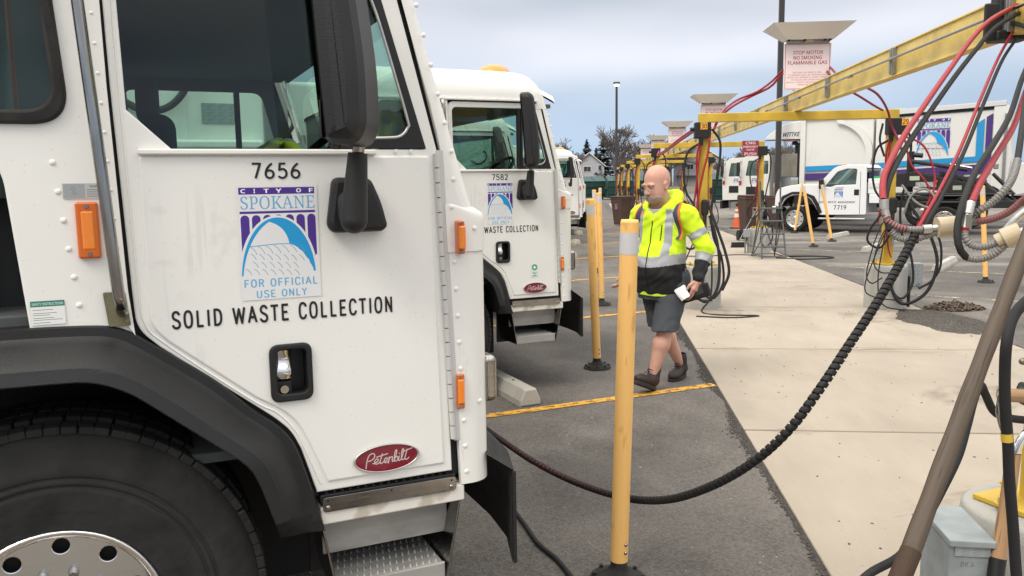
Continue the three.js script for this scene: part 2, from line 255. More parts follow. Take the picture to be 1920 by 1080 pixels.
// ---------- lettering ----------
const GL = {
  0: [60, 'M30 3C12 3 8 28 8 50C8 72 12 97 30 97C48 97 52 72 52 50C52 28 48 3 30 3Z'], 1: [44, 'M10 22L26 4V98'], 2: [60, 'M9 26C9 12 18 4 30 4C42 4 51 13 51 27C51 42 40 54 8 95H53'],
  3: [60, 'M9 18C14 8 20 4 29 4C41 4 49 12 49 25C49 38 41 46 26 46C43 46 52 55 52 71C52 88 42 97 28 97C17 97 10 91 6 82'],
  5: [60, 'M48 5H16L12 46C18 42 24 40 30 40C44 40 52 52 52 68C52 86 42 97 28 97C18 97 11 92 7 84'], 6: [60, 'M46 4C22 20 8 48 8 70C8 88 18 97 30 97C42 97 52 87 52 72C52 56 42 48 30 48C20 48 12 54 9 62'],
  7: [60, 'M7 5H52L24 98'], 8: [60, 'M30 47C18 47 11 38 11 26C11 12 19 4 30 4C41 4 49 12 49 26C49 38 42 47 30 47C16 47 8 58 8 72C8 88 17 97 30 97C43 97 52 88 52 72C52 58 44 47 30 47Z'],
  9: [60, 'M14 96C38 80 52 52 52 30C52 12 42 3 30 3C18 3 8 13 8 28C8 44 18 52 30 52C40 52 48 46 51 38'],
  S: [58, 'M50 22C47 9 40 3 30 3C18 3 10 12 10 25C10 40 20 45 31 50C44 56 51 62 51 76C51 89 42 97 30 97C18 97 10 90 7 77'], O: [62, 'M31 3C14 3 8 20 8 50C8 80 14 97 31 97C48 97 54 80 54 50C54 20 48 3 31 3Z'],
  L: [52, 'M12 2V95H48'], I: [26, 'M13 2V98'], D: [60, 'M11 5H24C44 5 52 22 52 50C52 78 44 95 24 95H11Z'], W: [84, 'M5 2L23 95L42 12L61 95L79 2'], A: [62, 'M5 98L31 5L57 98M15 66H47'], T: [56, 'M2 6H54M28 6V98'],
  E: [54, 'M50 5H11V95H51M11 49H44'], C: [58, 'M52 26C50 10 42 3 31 3C15 3 8 20 8 50C8 80 15 97 31 97C42 97 50 90 52 73'], N: [62, 'M11 98V4L51 96V2'], F: [54, 'M50 5H11V98M11 50H44'],
  R: [60, 'M11 98V5H30C44 5 50 14 50 27C50 42 42 50 30 50H11M32 50L52 98'], U: [62, 'M10 2V66C10 88 17 97 31 97C45 97 52 88 52 66V2'], Y: [56, 'M4 2L28 48L52 2M28 48V98'], M: [76, 'M11 98V4L38 80L65 4V98'], G: [60, 'M52 26C50 10 42 3 31 3C15 3 8 20 8 50C8 80 15 97 31 97C43 97 52 88 52 70V54H34'], ' ': [34, ''],
};
function glyphs(x, str, X, Y, W, Hh, lw, color, gap = 12) { // strokes of even weight, Y = top
  let adv = -gap; for (const c of str) adv += GL[c][0] + gap;
  x.save(); x.translate(X, Y); x.scale(W / adv, Hh / 100); x.strokeStyle = color; x.lineWidth = lw; x.lineJoin = 'round'; x.lineCap = 'butt';
  for (const c of str) { if (GL[c][1]) x.stroke(new Path2D(GL[c][1])); x.translate(GL[c][0] + gap, 0); } x.restore();
}
function cityLogo(x, w, h, official = true, sticker = true) { // arches over a bridge and falls; drawn in a 660 x 960 field
  x.save(); x.scale(w / 660, h / (official ? 960 : 760)); x.clearRect(0, 0, 660, 960);
  if (sticker) { x.fillStyle = 'rgb(229,229,229)'; x.fillRect(0, 0, 660, 960); }
  const P = '#4a2a8c', B = '#1899d6', S = '#6aaad2'; x.translate(-68, -52);
  x.fillStyle = P; x.fillRect(85, 72, 620, 56);
  x.fillStyle = '#fff'; [['C', 100, 40], ['I', 205, 14], ['T', 288, 40], ['Y', 388, 42], ['O', 552, 44], ['F', 655, 38]].forEach(([c, a, b]) => textFit(x, c, 'bold sans-serif', a, 116, b, 32, '#fff', 6));
  textFit(x, 'SPOKANE', 'serif', 90, 250, 618, 105, S, 0);
  x.fillStyle = P; x.fillRect(86, 268, 618, 20);
  x.save(); x.beginPath(); x.rect(60, 290, 660, 360); x.moveTo(-60, 1000);
  x.ellipse(384, 806, 322, 500, 0, 0, TAU, true); x.clip('evenodd');
  for (let i = 0; i < 7; i++) { const l = 90 + i * 91; x.beginPath(); x.moveTo(l, 660); x.lineTo(l, 335); x.arc(l + 35, 335, 35, Math.PI, 0); x.lineTo(l + 70, 660); x.closePath(); x.fill(); } x.restore();
  x.save(); x.beginPath(); x.rect(60, 290, 660, 520); x.clip(); x.fillStyle = '#e5e5e5'; if (sticker) { x.beginPath(); x.ellipse(384, 806, 318, 496, 0, 0, 7); x.fill(); } x.restore();
  x.fillStyle = B; x.beginPath(); x.moveTo(78, 806); x.bezierCurveTo(90, 560, 210, 324, 384, 324); x.bezierCurveTo(560, 324, 680, 560, 690, 790); x.lineTo(672, 792); x.bezierCurveTo(668, 740, 640, 730, 636, 690); x.bezierCurveTo(600, 660, 600, 620, 560, 600); x.bezierCurveTo(530, 560, 500, 560, 478, 548); x.bezierCurveTo(460, 450, 420, 390, 318, 358); x.bezierCurveTo(190, 440, 110, 620, 90, 806); x.closePath(); x.fill();
  x.strokeStyle = '#5b9fc9'; x.lineWidth = 7; x.beginPath(); x.moveTo(150, 562); x.bezierCurveTo(260, 556, 380, 540, 500, 550); x.stroke(); x.lineWidth = 5;
  for (let r = 0; r < 4; r++) for (let i = 0; i < 7; i++) { const a = 150 + i * 66 - r * 22 + (r % 2) * 30, b = 560 + r * 62 + i * (r ? 4 : -1), L = r ? 52 : 70; if (a < 100 + r * 4 || a > 560 + r * 24) continue; x.strokeStyle = (i + r) % 3 ? '#8ba3ad' : '#5b9fc9'; x.beginPath(); x.moveTo(a, b); x.quadraticCurveTo(a + L * 0.62, b + L * 0.35, a + L * 0.8, b + L); x.stroke(); }
  if (official) { glyphs(x, 'FOR OFFICIAL', 90, 838, 610, 66, 15, S, 14); glyphs(x, 'USE ONLY', 186, 934, 420, 62, 15, S, 14); }
  x.restore();
}
const LOGO = print(0.215, 0.3127, 2400, (x, w, h) => cityLogo(x, w, h), { roughness: 0.45 });
const EMB = canvasTex(512, 208, (x, w, h) => {
  x.fillStyle = '#7d1028'; x.fillRect(0, 0, w, h); x.scale(w / 200, h / 81); x.strokeStyle = '#c9c2bd'; x.lineWidth = 3.4; x.lineCap = x.lineJoin = 'round';
  x.stroke(new Path2D('M34 64C36 46 40 32 45 26C52 18 64 20 62 30C60 39 50 43 42 43M56 52C64 52 74 47 72 41C69 37 61 41 61 49C61 57 71 57 78 49L86 26M78 49C77 57 83 57 88 51M68 34L102 28M88 51C95 51 102 47 101 42C99 38 91 41 91 49C91 57 99 57 106 49M107 39L104 57M106 47C109 41 113 38 117 40L116 51C116 56 120 55 123 50C128 40 132 25 131 21C129 18 125 25 124 35L122 50C123 58 134 55 134 47C134 41 130 40 127 43M138 41L136 52C136 57 141 55 145 49C151 39 154 23 152 20C149 18 146 31 145 45C145 57 152 55 156 49L164 23M156 49C156 57 164 55 169 49M150 29L184 20M139 33L140 32'));
});
EMB.wrapS = EMB.wrapT = THREE.RepeatWrapping;
const M_EMB = phys([1, 1, 1], 0.35, 0.1, { map: EMB, clearcoat: 0.6 });

// ---------- cab-over refuse truck; x forward, y up, z = 0 the outer face of its right side ----------
const RIV = new THREE.SphereGeometry(0.0075, 10, 6, 0, TAU, 0, 1.5708).scale(1, 0.55, 1).rotateX(Math.PI / 2);
const sIn = (h) => (h < 1.745 ? lerp(0.866, 0.828, (h - 0.71) / 1.03) : lerp(0.828, 0.705, (h - 1.745) / 0.52));
const sOut = (h) => (h < 1.56 ? 0.978 : h < 1.63 ? lerp(0.94, 0.917, (h - 1.56) / 0.07) : h < 1.98 ? lerp(0.917, 0.818, (h - 1.63) / 0.35) : lerp(0.818, 0.742, (h - 1.98) / 0.29));
function wrap(h0, h1, n, sin, sout, r, zoff = 0, across = 1.22) {
  const rows = [];
  for (let i = 0; i <= n; i++) {
    const h = lerp(h0, h1, i / n), a = sin(h), b = sout(h), row = [[a, h, zoff - 0.02], [a, h, zoff], [lerp(a, b - r, 0.5), h, zoff], [b - r, h, zoff]];
    for (let k = 1; k <= 8; k++) { const t = k / 8 * Math.PI / 2; row.push([b - r + Math.sin(t) * r, h, zoff - r + Math.cos(t) * r]); }
    row.push([b + 0.012, h, -across]); rows.push(row);
  }
  return crease(grid(rows), 0.7);
}
function wheel(parent, x, y, z, R, rim, width, dir, name = 'wheel', detail = true) { // dir 1: face towards +z
  const w = new THREE.Group(); w.name = name; w.position.set(x, y, z); if (dir < 0) w.rotation.y = Math.PI; parent.add(w);
  const tyreP = [[rim, 0], [rim + 0.012, 0.008], [rim + 0.03, 0.006], [rim + (R - rim) * 0.18, 0.013], [rim + (R - rim) * 0.2, 0.008], [rim + (R - rim) * 0.38, 0.017], [rim + (R - rim) * 0.42, 0.018], [rim + (R - rim) * 0.43, 0.013], [rim + (R - rim) * 0.455, 0.013], [rim + (R - rim) * 0.465, 0.018], [rim + (R - rim) * 0.5, 0.0185], [rim + (R - rim) * 0.51, 0.0135], [rim + (R - rim) * 0.535, 0.0135], [rim + (R - rim) * 0.545, 0.0185], [rim + (R - rim) * 0.6, 0.018], [R - 0.09, 0.014], [R - 0.075, 0.008], [R - 0.07, 0.010], [R - 0.045, 0.002], [R - 0.02, -0.012], [R - 0.016, -0.04], [R - 0.012, -width + 0.04], [R - 0.04, -width], [rim, -width + 0.02]];
  part(w, 'tyre', boxUV(lathe(tyreP, detail ? 96 : 36).rotateX(Math.PI / 2)), M.rubber);
  if (detail) { // worn shoulder blocks parted by narrow sipes
    const lugs = []; for (let i = 0; i < 84; i++) { const a = i / 84 * TAU; for (const [wd, zz, dz, ri] of [[0.0378, -0.034, 0.06, 0.0135], [0.038, -0.12, 0.07, 0.006], [0.038, -0.205, 0.07, 0.005], [0.038, -0.29, 0.07, 0.006]]) lugs.push(rbox(wd, 0.022, dz, 0, 0, 0, 0.005, 1).rotateY(rr(-0.12, 0.12)).translate(rr(-0.002, 0.002), R - ri, zz).rotateZ(a + zz)); }
    part(w, 'tread', boxUV(merge(lugs)), M.rubber).userData.kind = 'stuff';
  }
  const rimP = [[rim + 0.002, 0.004], [rim + 0.006, 0.012], [rim - 0.004, 0.014], [rim - 0.016, 0.004], [rim - 0.022, -0.02], [rim - 0.03, -0.05], [rim - 0.034, -0.06]];
  const rm = part(w, 'rim', lathe(rimP, 64).rotateX(Math.PI / 2), M.rim);
  const n = detail ? 10 : 8, disc = new THREE.Shape().absarc(0, 0, rim - 0.022, 0, TAU), holes = [];
  for (let i = 0; i < n; i++) { const a = (i + 0.4) / n * TAU, p = new THREE.Path().absarc(Math.cos(a) * (rim - 0.06), Math.sin(a) * (rim - 0.06), rim * 0.082, 0, TAU, true); holes.push(p); }
  part(rm, 'wheel_disc', plate(disc, 0.014, 0.003, holes, -0.052, 24), M.rim);
  part(rm, 'hub', [cyl([0, 0, -0.06], [0, 0, 0.0], rim * 0.36, rim * 0.3, 24), cyl([0, 0, 0], [0, 0, 0.015], rim * 0.28, rim * 0.2, 24)], M.alu);
  for (let i = 0; i < 10; i++) { const a = i / 10 * 6.2832; part(rm, 'wheel_nut', cyl([Math.cos(a) * rim * 0.47, Math.sin(a) * rim * 0.47, -0.055], [Math.cos(a) * rim * 0.47, Math.sin(a) * rim * 0.47, -0.025], 0.015, 0.012, 6), M.steel); }
  part(w, 'brake_drum', cyl([0, 0, -0.09], [0, 0, -width], rim * 0.93, rim * 0.93, 24), M.frame); return w;
}
function makeTruck(num, label, opt = {}) {
  const t = thing('refuse_truck', label, 'refuse truck', [0, 0, 0], 0);
  const P = (n, g, m, l) => part(t, n, g, m, l);
  const gap = [[-0.052, 2.245], [-0.048, 1.9], [-0.03, 1.40], [-0.012, 1.285, 0.06], [0.335, 0.98, 0.1], [0.424, 0.762]];
  // --- side panel behind the door with its quarter window
  const rear = [[-0.262, 1.265], [-0.295, 1.70, 0.05], [-0.35, 1.775, 0.05], [-0.62, 1.775], [-0.62, 2.26], [-0.062, 2.26], [-0.058, 1.9], [-0.044, 1.40], [-0.036, 1.31], [-0.03, 1.265]];
  P('side_panel', plate(rear, 0.026, 0.004, [[[-0.56, 1.835, 0.05], [-0.165, 1.835, 0.075], [-0.19, 2.21, 0.05], [-0.56, 2.21, 0.05]]]), M.white);
  P('door_flange', plate([[-0.1, 2.26], [-0.086, 1.9], [-0.060, 1.40], [-0.05, 1.31], [-0.028, 1.27], [-0.038, 1.39], [-0.052, 1.9], [-0.056, 2.26]], 0.008, 0.001, [], 0.010), M.white);
  for (let i = 0; i < 12; i++) { const h = 2.15 - i * 0.072; const r = P('rivet', RIV, M.white); r.position.set(lerp(-0.051, -0.076, (h - 1.35) / 0.8), h, 0.0098); r.scale.setScalar(0.6); }
  for (let i = 0; i < 6; i++) { const r = P('rivet', RIV, M.white); r.position.set(lerp(-0.185, -0.152, i / 5), 1.716 - i * 0.0715, 0); }
  const gk = rpoly([[-0.575, 1.808, 0.06], [-0.137, 1.808, 0.09], [-0.165, 2.235, 0.06], [-0.575, 2.235, 0.06]]), gi = rpoly([[-0.55, 1.842, 0.05], [-0.168, 1.842, 0.075], [-0.195, 2.2, 0.05], [-0.55, 2.2, 0.05]], THREE.Path);
  const qw = P('quarter_window', sheet([[-0.57, 1.82], [-0.14, 1.82], [-0.17, 2.22], [-0.57, 2.22]], -0.004), M.glass);
  part(qw, 'gasket', plate(gk, 0.028, 0.008, [gi], 0.014, 12), M.rubber);
  const rl = P('grab_rail', tube([[-0.106, 2.245, 0.004], [-0.106, 2.24, 0.035], [-0.104, 2.215, 0.055], [-0.1, 2.1, 0.06], [-0.078, 1.72, 0.06], [-0.06, 1.40, 0.06], [-0.056, 1.355, 0.05], [-0.054, 1.335, 0.012]], 0.0145, 40, 12), M.steel);
  part(rl, 'rail_foot', [plate([[-0.088, 1.298, 0.006], [-0.036, 1.298, 0.006], [-0.045, 1.388, 0.006], [-0.097, 1.388, 0.006]], 0.006, 0.0015, [], 0.012), cyl([-0.045, 1.312, 0.01], [-0.045, 1.312, 0.018], 0.008, 0.006, 8)], std([0.30, 0.28, 0.17], 0.45, 0.7, { map: rep(T.smudge, 8) }));
  const lamp = (s, h, w, hh, th, name, roundTop) => {
    const l = P(name, rbox(w, hh, th * 0.6, s, h, th * 0.3, 0.006), M.amberDark);
    part(l, 'lens', rbox(w * (roundTop ? 0.82 : 0.62), hh * 0.7, th * 0.5, s, h, th * (roundTop ? 0.62 : 0.4), 0.006, 3), M.amber);
    for (const e of [-1, 1]) part(l, 'screw', cyl([s, h + e * hh * 0.42, th * 0.58], [s, h + e * hh * 0.42, th * 0.68], 0.006, 0.005, 8), M.steel); return l;
  };
  lamp(-0.118, 1.547, 0.052, 0.142, 0.026, 'side_marker');
  if (!opt.plain) {
    P('warning_sticker', new THREE.PlaneGeometry(0.1, 0.038).translate(-0.118, 1.645, 0.0022), print(0.1, 0.038, 3000, (x, w, h) => { x.fillStyle = '#b9bcb9'; x.fillRect(0, 0, w, h); x.fillStyle = '#9ba1a2'; x.fillRect(4, 4, w * 0.48, h - 8); x.strokeStyle = '#777'; x.lineWidth = 3; x.beginPath(); x.arc(70, 40, 12, 0, 7); x.moveTo(70, 52); x.lineTo(80, 90); x.moveTo(60, 70); x.lineTo(100, 78); x.stroke(); textFit(x, 'WARNING', 'bold sans-serif', w * 0.6, 32, w * 0.38, 20, '#333'); x.fillStyle = '#666'; for (let i = 0; i < 4; i++) x.fillRect(w * 0.53, 46 + i * 16, w * (0.3 + 0.13 * ((i * 7) % 3)), 5); }));
    P('safety_sticker', new THREE.PlaneGeometry(0.075, 0.06).translate(-0.222, 1.345, 0.0022), print(0.075, 0.06, 3600, (x, w, h) => { x.fillStyle = '#e9eae6'; x.fillRect(0, 0, w, h); x.fillStyle = '#2f7d62'; x.fillRect(0, 0, w, h * 0.24); textFit(x, 'SAFETY INSTRUCTIONS', 'bold sans-serif', 10, h * 0.18, w - 20, h * 0.11, '#eef'); x.fillStyle = '#777'; for (const [y, l] of [[0.36, 0.6], [0.5, 0.7], [0.58, 0.5], [0.7, 0.62], [0.78, 0.85], [0.9, 0.5]]) x.fillRect(14, h * y, w * l, 5); }));
  }
  // --- door
  const doorOut = [[-0.05, 2.24, 0.05], [-0.045, 1.9], [-0.032, 1.49], [-0.029, 1.39], [-0.024, 1.285, 0.05], [0.03, 1.231], [0.256, 1.048], [0.318, 0.997, 0.03], [0.358, 0.955, 0.03], [0.382, 0.9], [0.421, 0.764], [0.838, 0.764], [0.816, 1.745], [0.69, 2.24, 0.05]];
  const win = [[-0.018, 2.2, 0.04], [-0.012, 1.848], [0.088, 1.7505], [0.775, 1.7505], [0.648, 2.2, 0.04]];
  const hole = [[0.317, 1.063, 0.02], [0.413, 1.063, 0.02], [0.413, 1.202, 0.02], [0.317, 1.202, 0.02]];
  const door = P('door', plate(doorOut, 0.03, 0.004, [win, hole], -0.005), M.white);
  part(door, 'door_panel', plate([[0.008, 1.732, 0.012], [0.008, 1.38], [0.01, 1.288, 0.05], [0.05, 1.244], [0.264, 1.067], [0.335, 1.022, 0.04], [0.377, 0.977, 0.03], [0.411, 0.898], [0.452, 0.792], [0.812, 0.792], [0.79, 1.732, 0.012]], 0.014, 0.0055, [hole], 0.0005), M.white);
  part(door, 'door_edge_bead', tube([[-0.028, 2.2, -0.006], [-0.025, 1.9, -0.006], [-0.014, 1.42, -0.006], [-0.004, 1.3, -0.006], [0.05, 1.233, -0.006], [0.255, 1.06, -0.006], [0.32, 1.016, -0.006], [0.366, 0.96, -0.006], [0.392, 0.9, -0.006], [0.432, 0.79, -0.006]], 0.0035, 120, 6), M.white);
  part(door, 'window_sill', [rbox(0.62, 0.014, 0.022, 0.318, 1.742, 0.003, 0.004), cyl([0.69, 1.744, 0], [0.69, 1.744, 0.005], 0.007, 0.005, 8), cyl([0.735, 1.744, 0], [0.735, 1.744, 0.005], 0.007, 0.005, 8)], M.white);
  const pane = part(door, 'window_pane', sheet([[-0.03, 2.21], [-0.02, 1.84], [0.08, 1.745], [0.515, 1.745], [0.515, 2.21]], -0.022), M.glass);
  part(pane, 'glass_run', [rbox(0.024, 0.46, 0.03, 0.515, 1.972, -0.02, 0.004)], M.black);
  const vent = part(door, 'vent_pane', sheet([[0.515, 2.21], [0.515, 1.755], [0.77, 1.755], [0.66, 2.2]], -0.019), M.glass);
  const vo = rpoly([[0.53, 2.198], [0.53, 1.752], [0.782, 1.752], [0.652, 2.198]]), vi = rpoly([[0.545, 2.18, 0.02], [0.545, 1.778, 0.02], [0.745, 1.778, 0.075], [0.633, 2.18, 0.02]], THREE.Path);
  part(door, 'vent_frame', plate(vo, 0.016, 0.002, [vi], -0.003), M.black);
  part(vent, 'vent_trim', tube([[0.63, 2.17, -0.004], [0.66, 2.08, -0.004], [0.725, 1.845, -0.004], [0.728, 1.815, -0.004], [0.712, 1.793, -0.004], [0.68, 1.784, -0.004], [0.55, 1.781, -0.004]], 0.0045, 60, 6), M.alu);
  const H = part(door, 'door_handle', plate(rpoly([[0.304, 1.047, 0.028], [0.422, 1.047, 0.028], [0.422, 1.212, 0.028], [0.304, 1.212, 0.028]]), 0.012, 0.005, [[[0.324, 1.07, 0.018], [0.406, 1.07, 0.018], [0.406, 1.195, 0.018], [0.324, 1.195, 0.018]]], 0.012), M.plastic);
  part(door, 'handle_sleeve', plate(rpoly([[0.3185, 1.0645, 0.02], [0.4115, 1.0645, 0.02], [0.4115, 1.2005, 0.02], [0.3185, 1.2005, 0.02]]), 0.052, 0, [[[0.324, 1.07, 0.018], [0.406, 1.07, 0.018], [0.406, 1.195, 0.018], [0.324, 1.195, 0.018]]], 0.004), M.plastic);
  part(door, 'handle_cup', [sheet([[0.3, 1.05], [0.43, 1.05], [0.43, 1.21], [0.3, 1.21]], -0.05), rbox(0.05, 0.045, 0.04, 0.341, 1.085, -0.02, 0.008)], M.plastic);
  part(door, 'handle_lever', grid(Array.from({ length: 13 }, (_, i) => { const h = 1.113 + i / 12 * 0.082, z = 0.004 + 0.006 * Math.sin(i / 12 * 7); return [[0.3195, h, z - 0.012], [0.32, h, z], [0.342, h, z + 0.003], [0.364, h, z], [0.3645, h, z - 0.02]]; })), M.chrome);
  part(door, 'door_lock', [cyl([0.342, 1.083, 0], [0.342, 1.083, 0.008], 0.0125, 0.0115, 20), rbox(0.002, 0.009, 0.002, 0.342, 1.083, 0.008, 0.0005)], M.steel);
  const em = new THREE.Shape().absellipse(0, 0, 0.098, 0.0405, 0, TAU), emG = new THREE.ShapeGeometry(em, 40), eu = emG.attributes.uv, ep = emG.attributes.position;
  for (let i = 0; i < eu.count; i++) eu.setXY(i, ep.getX(i) / 0.196 + 0.5, ep.getY(i) / 0.081 + 0.5);
  const E = part(door, 'emblem', emG.translate(0.629, 0.84, 0.0065), M_EMB);
  part(door, 'emblem_rim', [new THREE.TorusGeometry(0.098, 0.0036, 6, 60).scale(1, 0.0405 / 0.098, 1).translate(0.629, 0.84, 0.006)], M.alu);
  const dk = (w, h, s, y, m, n) => part(door, n, new THREE.PlaneGeometry(w, h).translate(s, y, 0.0022), m);
  dk(0.14, 0.05, 0.349, 1.692, print(0.14, 0.05, 2200, (x, w, h) => { x.clearRect(0, 0, w, h); glyphs(x, num, w * 0.03, h * 0.08, w * 0.94, h * 0.84, 13.5, '#1b1c1f', 14); }), 'number_lettering');
  dk(0.215, 0.3127, 0.3495, 1.497, LOGO, 'city_logo');
  dk(0.61, 0.056, 0.362, 1.3015, makeTruck.swc ??= print(0.61, 0.056, 2400, (x, w, h) => { x.clearRect(0, 0, w, h); glyphs(x, 'SOLID WASTE COLLECTION', w * 0.006, h * 0.09, w * 0.988, h * 0.82, 15, '#17181b', 17); }), 'door_lettering');
  if (opt.sticker) dk(0.062, 0.105, 0.628, 0.975, print(0.062, 0.105, 2000, (x, w, h) => { x.fillStyle = '#dfe6e2'; x.fillRect(0, 0, w, h); x.fillStyle = '#239a6d'; x.beginPath(); x.arc(w / 2, h * 0.27, w * 0.38, 0, 7); x.fill(); x.fillRect(w * 0.15, h * 0.62, w * 0.7, 8); x.fillRect(w * 0.3, h * 0.72, w * 0.4, 12); x.fillRect(w * 0.22, h * 0.86, w * 0.56, 14); x.fillStyle = '#fff'; x.fillRect(w * 0.44, h * 0.14, w * 0.12, h * 0.26); x.fillRect(w * 0.28, h * 0.235, w * 0.44, h * 0.07); }), 'first_aid_sticker');
  // inner lining of the door and the jamb behind the gaps
  P('door_lining', plate([[-0.1, 2.25], [-0.1, 1.35], [0.0, 1.25], [0.36, 0.95], [0.43, 0.75], [0.85, 0.75], [0.83, 1.745], [0.70, 2.25]], 0.02, 0, [win, hole], -0.05), M.lining);
  P('door_jamb', plate([[-0.25, 2.25], [-0.25, 1.27], [0.0, 1.22], [0.33, 0.93], [0.42, 0.74], [0.9, 0.74], [0.85, 1.75], [0.72, 2.25]], 0.006, 0, [[[-0.14, 2.22], [-0.14, 1.83], [0.06, 1.735], [0.80, 1.735], [0.66, 2.22]], hole], -0.037), M.dark);
  // --- piano hinge
  const hm = std([0.58, 0.57, 0.55], 0.5, 0), kn = [cyl([0, 0, 0], [0, 0.04, 0], 0.0085, 0.0085, 10)][0];
  for (let i = 0; i < 20; i++) { const h = 0.868 + i * 0.0437; const k = part(door, 'hinge_knuckle', kn, hm); k.position.set(sIn(h) - 0.0185, h, 0.003); k.rotation.z = 0.036; }
  part(door, 'hinge_leaf', plate([[0.846, 0.86], [0.866, 0.86], [0.832, 1.748], [0.812, 1.748]], 0.006, 0, [], 0.001), hm);
  // --- front corner panel, bulge cap and A-pillar
  P('corner_panel', wrap(0.715, 1.452, 6, sIn, () => 0.978, 0.075), M.white);
  const capH = (h) => (h < 1.545 ? 0.982 : 0.982 - 0.075 * Math.pow((h - 1.545) / 0.045, 2.2));
  P('corner_cap', wrap(1.445, 1.59, 10, sIn, capH, 0.075, 0.004), M.white);
  P('windshield_pillar', wrap(1.56, 2.27, 12, sIn, sOut, 0.05, 0, 0.14), M.white);
  for (let i = 0; i < 18; i++) { const h = 0.755 + i * 0.0825; if (Math.abs(h - 1.015) < 0.03 || Math.abs(h - 1.49) < 0.03) continue; const r = P('rivet', RIV, M.white); r.position.set(sIn(h) + 0.02 + (h > 1.6 ? 0.012 : 0), h, h > 1.445 && h < 1.59 ? 0.004 : 0); }
  for (const [a, b] of [[0.926, 1.515], [0.935, 0.975]]) P('rivet', RIV, M.white).position.set(a, b, b > 1.4 ? 0.0035 : -0.003);
  lamp(0.874, 1.49, 0.024, 0.1, 0.05, 'corner_marker', true); lamp(0.868, 1.015, 0.026, 0.11, 0.02, 'corner_marker', true);
  // --- sill and rocker under the door
  P('rocker_panel', boxUV(rbox(0.45, 0.052, 0.1, 0.652, 0.688, -0.052, 0.006)), M.grimy);
  P('tread_strip', [rbox(0.42, 0.03, 0.1, 0.64, 0.735, -0.06, 0.003), ...Array.from({ length: 17 }, (_, i) => cyl([0.45 + i * 0.0235, 0.752, -0.02], [0.45 + i * 0.0235, 0.758, -0.02], 0.006, 0.003, 6))], M.frame);
  const sb = P('sill_bar', plate(rpoly([[0.434, 0.702, 0.012], [0.848, 0.702, 0.012], [0.848, 0.746, 0.012], [0.434, 0.746, 0.012]]), 0.005, 0.001, [], 0.004), M.steel);
  for (const s of [0.449, 0.832]) part(sb, 'bolt', RIV, M.steel).position.set(s, 0.715, 0.004);
  for (const s of [0.449, 0.64, 0.832]) part(sb, 'bolt_hole', cyl([s, 0.736, 0.0035], [s, 0.736, 0.0046], 0.0035, 0.0035, 8), M.black);
  // --- step
  const st = P('entry_step', plate([[0.476, 0.405], [0.812, 0.405], [0.812, 0.462], [0.476, 0.462]], 0.012, 0.003, [], -0.02), M.tread);
  part(st, 'tread', rbox(0.332, 0.008, 0.296, 0.644, 0.454, -0.172, 0.002), M.tread);
  const teeth = []; for (let r = 0; r < 6; r++) for (let i = 0; i < 15; i++) teeth.push(new THREE.ConeGeometry(0.0075, 0.012, 3, 1, true).rotateY(rr(-0.3, 0.3)).translate(0.497 + i * 0.021 + (r % 2) * 0.01, 0.464, -0.045 - r * 0.045));
  part(st, 'tread_teeth', merge(teeth), M.tread).userData.kind = 'stuff';
  for (const q of [0, 1]) part(st, 'step_bracket', grid([[-0.005], [-0.33]].map(([z]) => (q ? [[0.86, 0.665, z], [0.824, 0.5, z], [0.812, 0.405, z]] : [[0.432, 0.665, z], [0.462, 0.5, z], [0.474, 0.405, z]]))).clone(), M.steel);
  for (const [a, b] of [[[0.431, 0.665], [0.473, 0.405]], [[0.861, 0.665], [0.813, 0.405]]]) part(st, 'step_bracket_edge', cyl([...a, -0.006], [...b, -0.006], 0.0035, 0.0035, 6), M.steel);
  part(st, 'kick_plate', rbox(0.4, 0.13, 0.008, 0.645, 0.6, -0.09, 0.002), M.tread);
  part(st, 'back_plate', rbox(0.4, 0.3, 0.01, 0.645, 0.52, -0.34, 0.002), M.frame);
  // --- fender: black plastic arch swept along two outlines
  const A = curve([[-0.62, 1.31, 0], [-0.275, 1.31, 0], [-0.1, 1.302, 0], [-0.04, 1.282, 0], [0.004, 1.249, 0], [0.156, 1.133, 0], [0.255, 1.036, 0], [0.318, 0.983, 0], [0.352, 0.94, 0], [0.374, 0.89, 0], [0.412, 0.757, 0], [0.436, 0.66, 0]], false, 0.4).getSpacedPoints(50);
  const C = curve([[-0.62, 1.18, 0], [-0.33, 1.183, 0], [-0.16, 1.18, 0], [-0.1, 1.165, 0], [-0.04, 1.132, 0], [0.07, 1.04, 0], [0.19, 0.938, 0], [0.228, 0.898, 0], [0.252, 0.845, 0], [0.278, 0.76, 0], [0.305, 0.665, 0]], false, 0.35).getSpacedPoints(50);
  const prof = [[0, -0.03], [0, 0.004], [0.03, 0.011], [0.2, 0.013], [0.25, 0.018], [0.32, 0.032], [0.58, 0.08], [0.66, 0.09], [0.72, 0.098], [0.8, 0.101], [0.97, 0.108], [1, 0.104], [1.0, 0.09], [0.95, 0.08], [0.95, -0.62]];
  const Fd = P('fender', boxUV(crease(grid(A.map((a, i) => prof.map(([k, z]) => [lerp(a.x, C[i].x, k), lerp(a.y, C[i].y, k), i > 47 && z > 0.006 ? lerp(z, 0.02, (i - 47) / 3 * 0.8) : z]))), 0.5)), M.plastic);
  part(Fd, 'fender_end', sheet([[0.434, 0.655], [0.305, 0.665], [0.31, 0.69], [0.425, 0.685]], 0.02), M.plastic);
  for (const [s, h] of [[-0.06, 1.262], [0.185, 1.045], [0.352, 0.855], [0.402, 0.715]]) part(Fd, 'fender_screw', [cyl([s - 0.01, h - 0.012, 0.012], [s - 0.01, h - 0.012, 0.018], 0.011, 0.009, 10), cyl([s - 0.01, h - 0.012, 0.018], [s - 0.01, h - 0.012, 0.02], 0.006, 0.006, 6)], M.rubber);
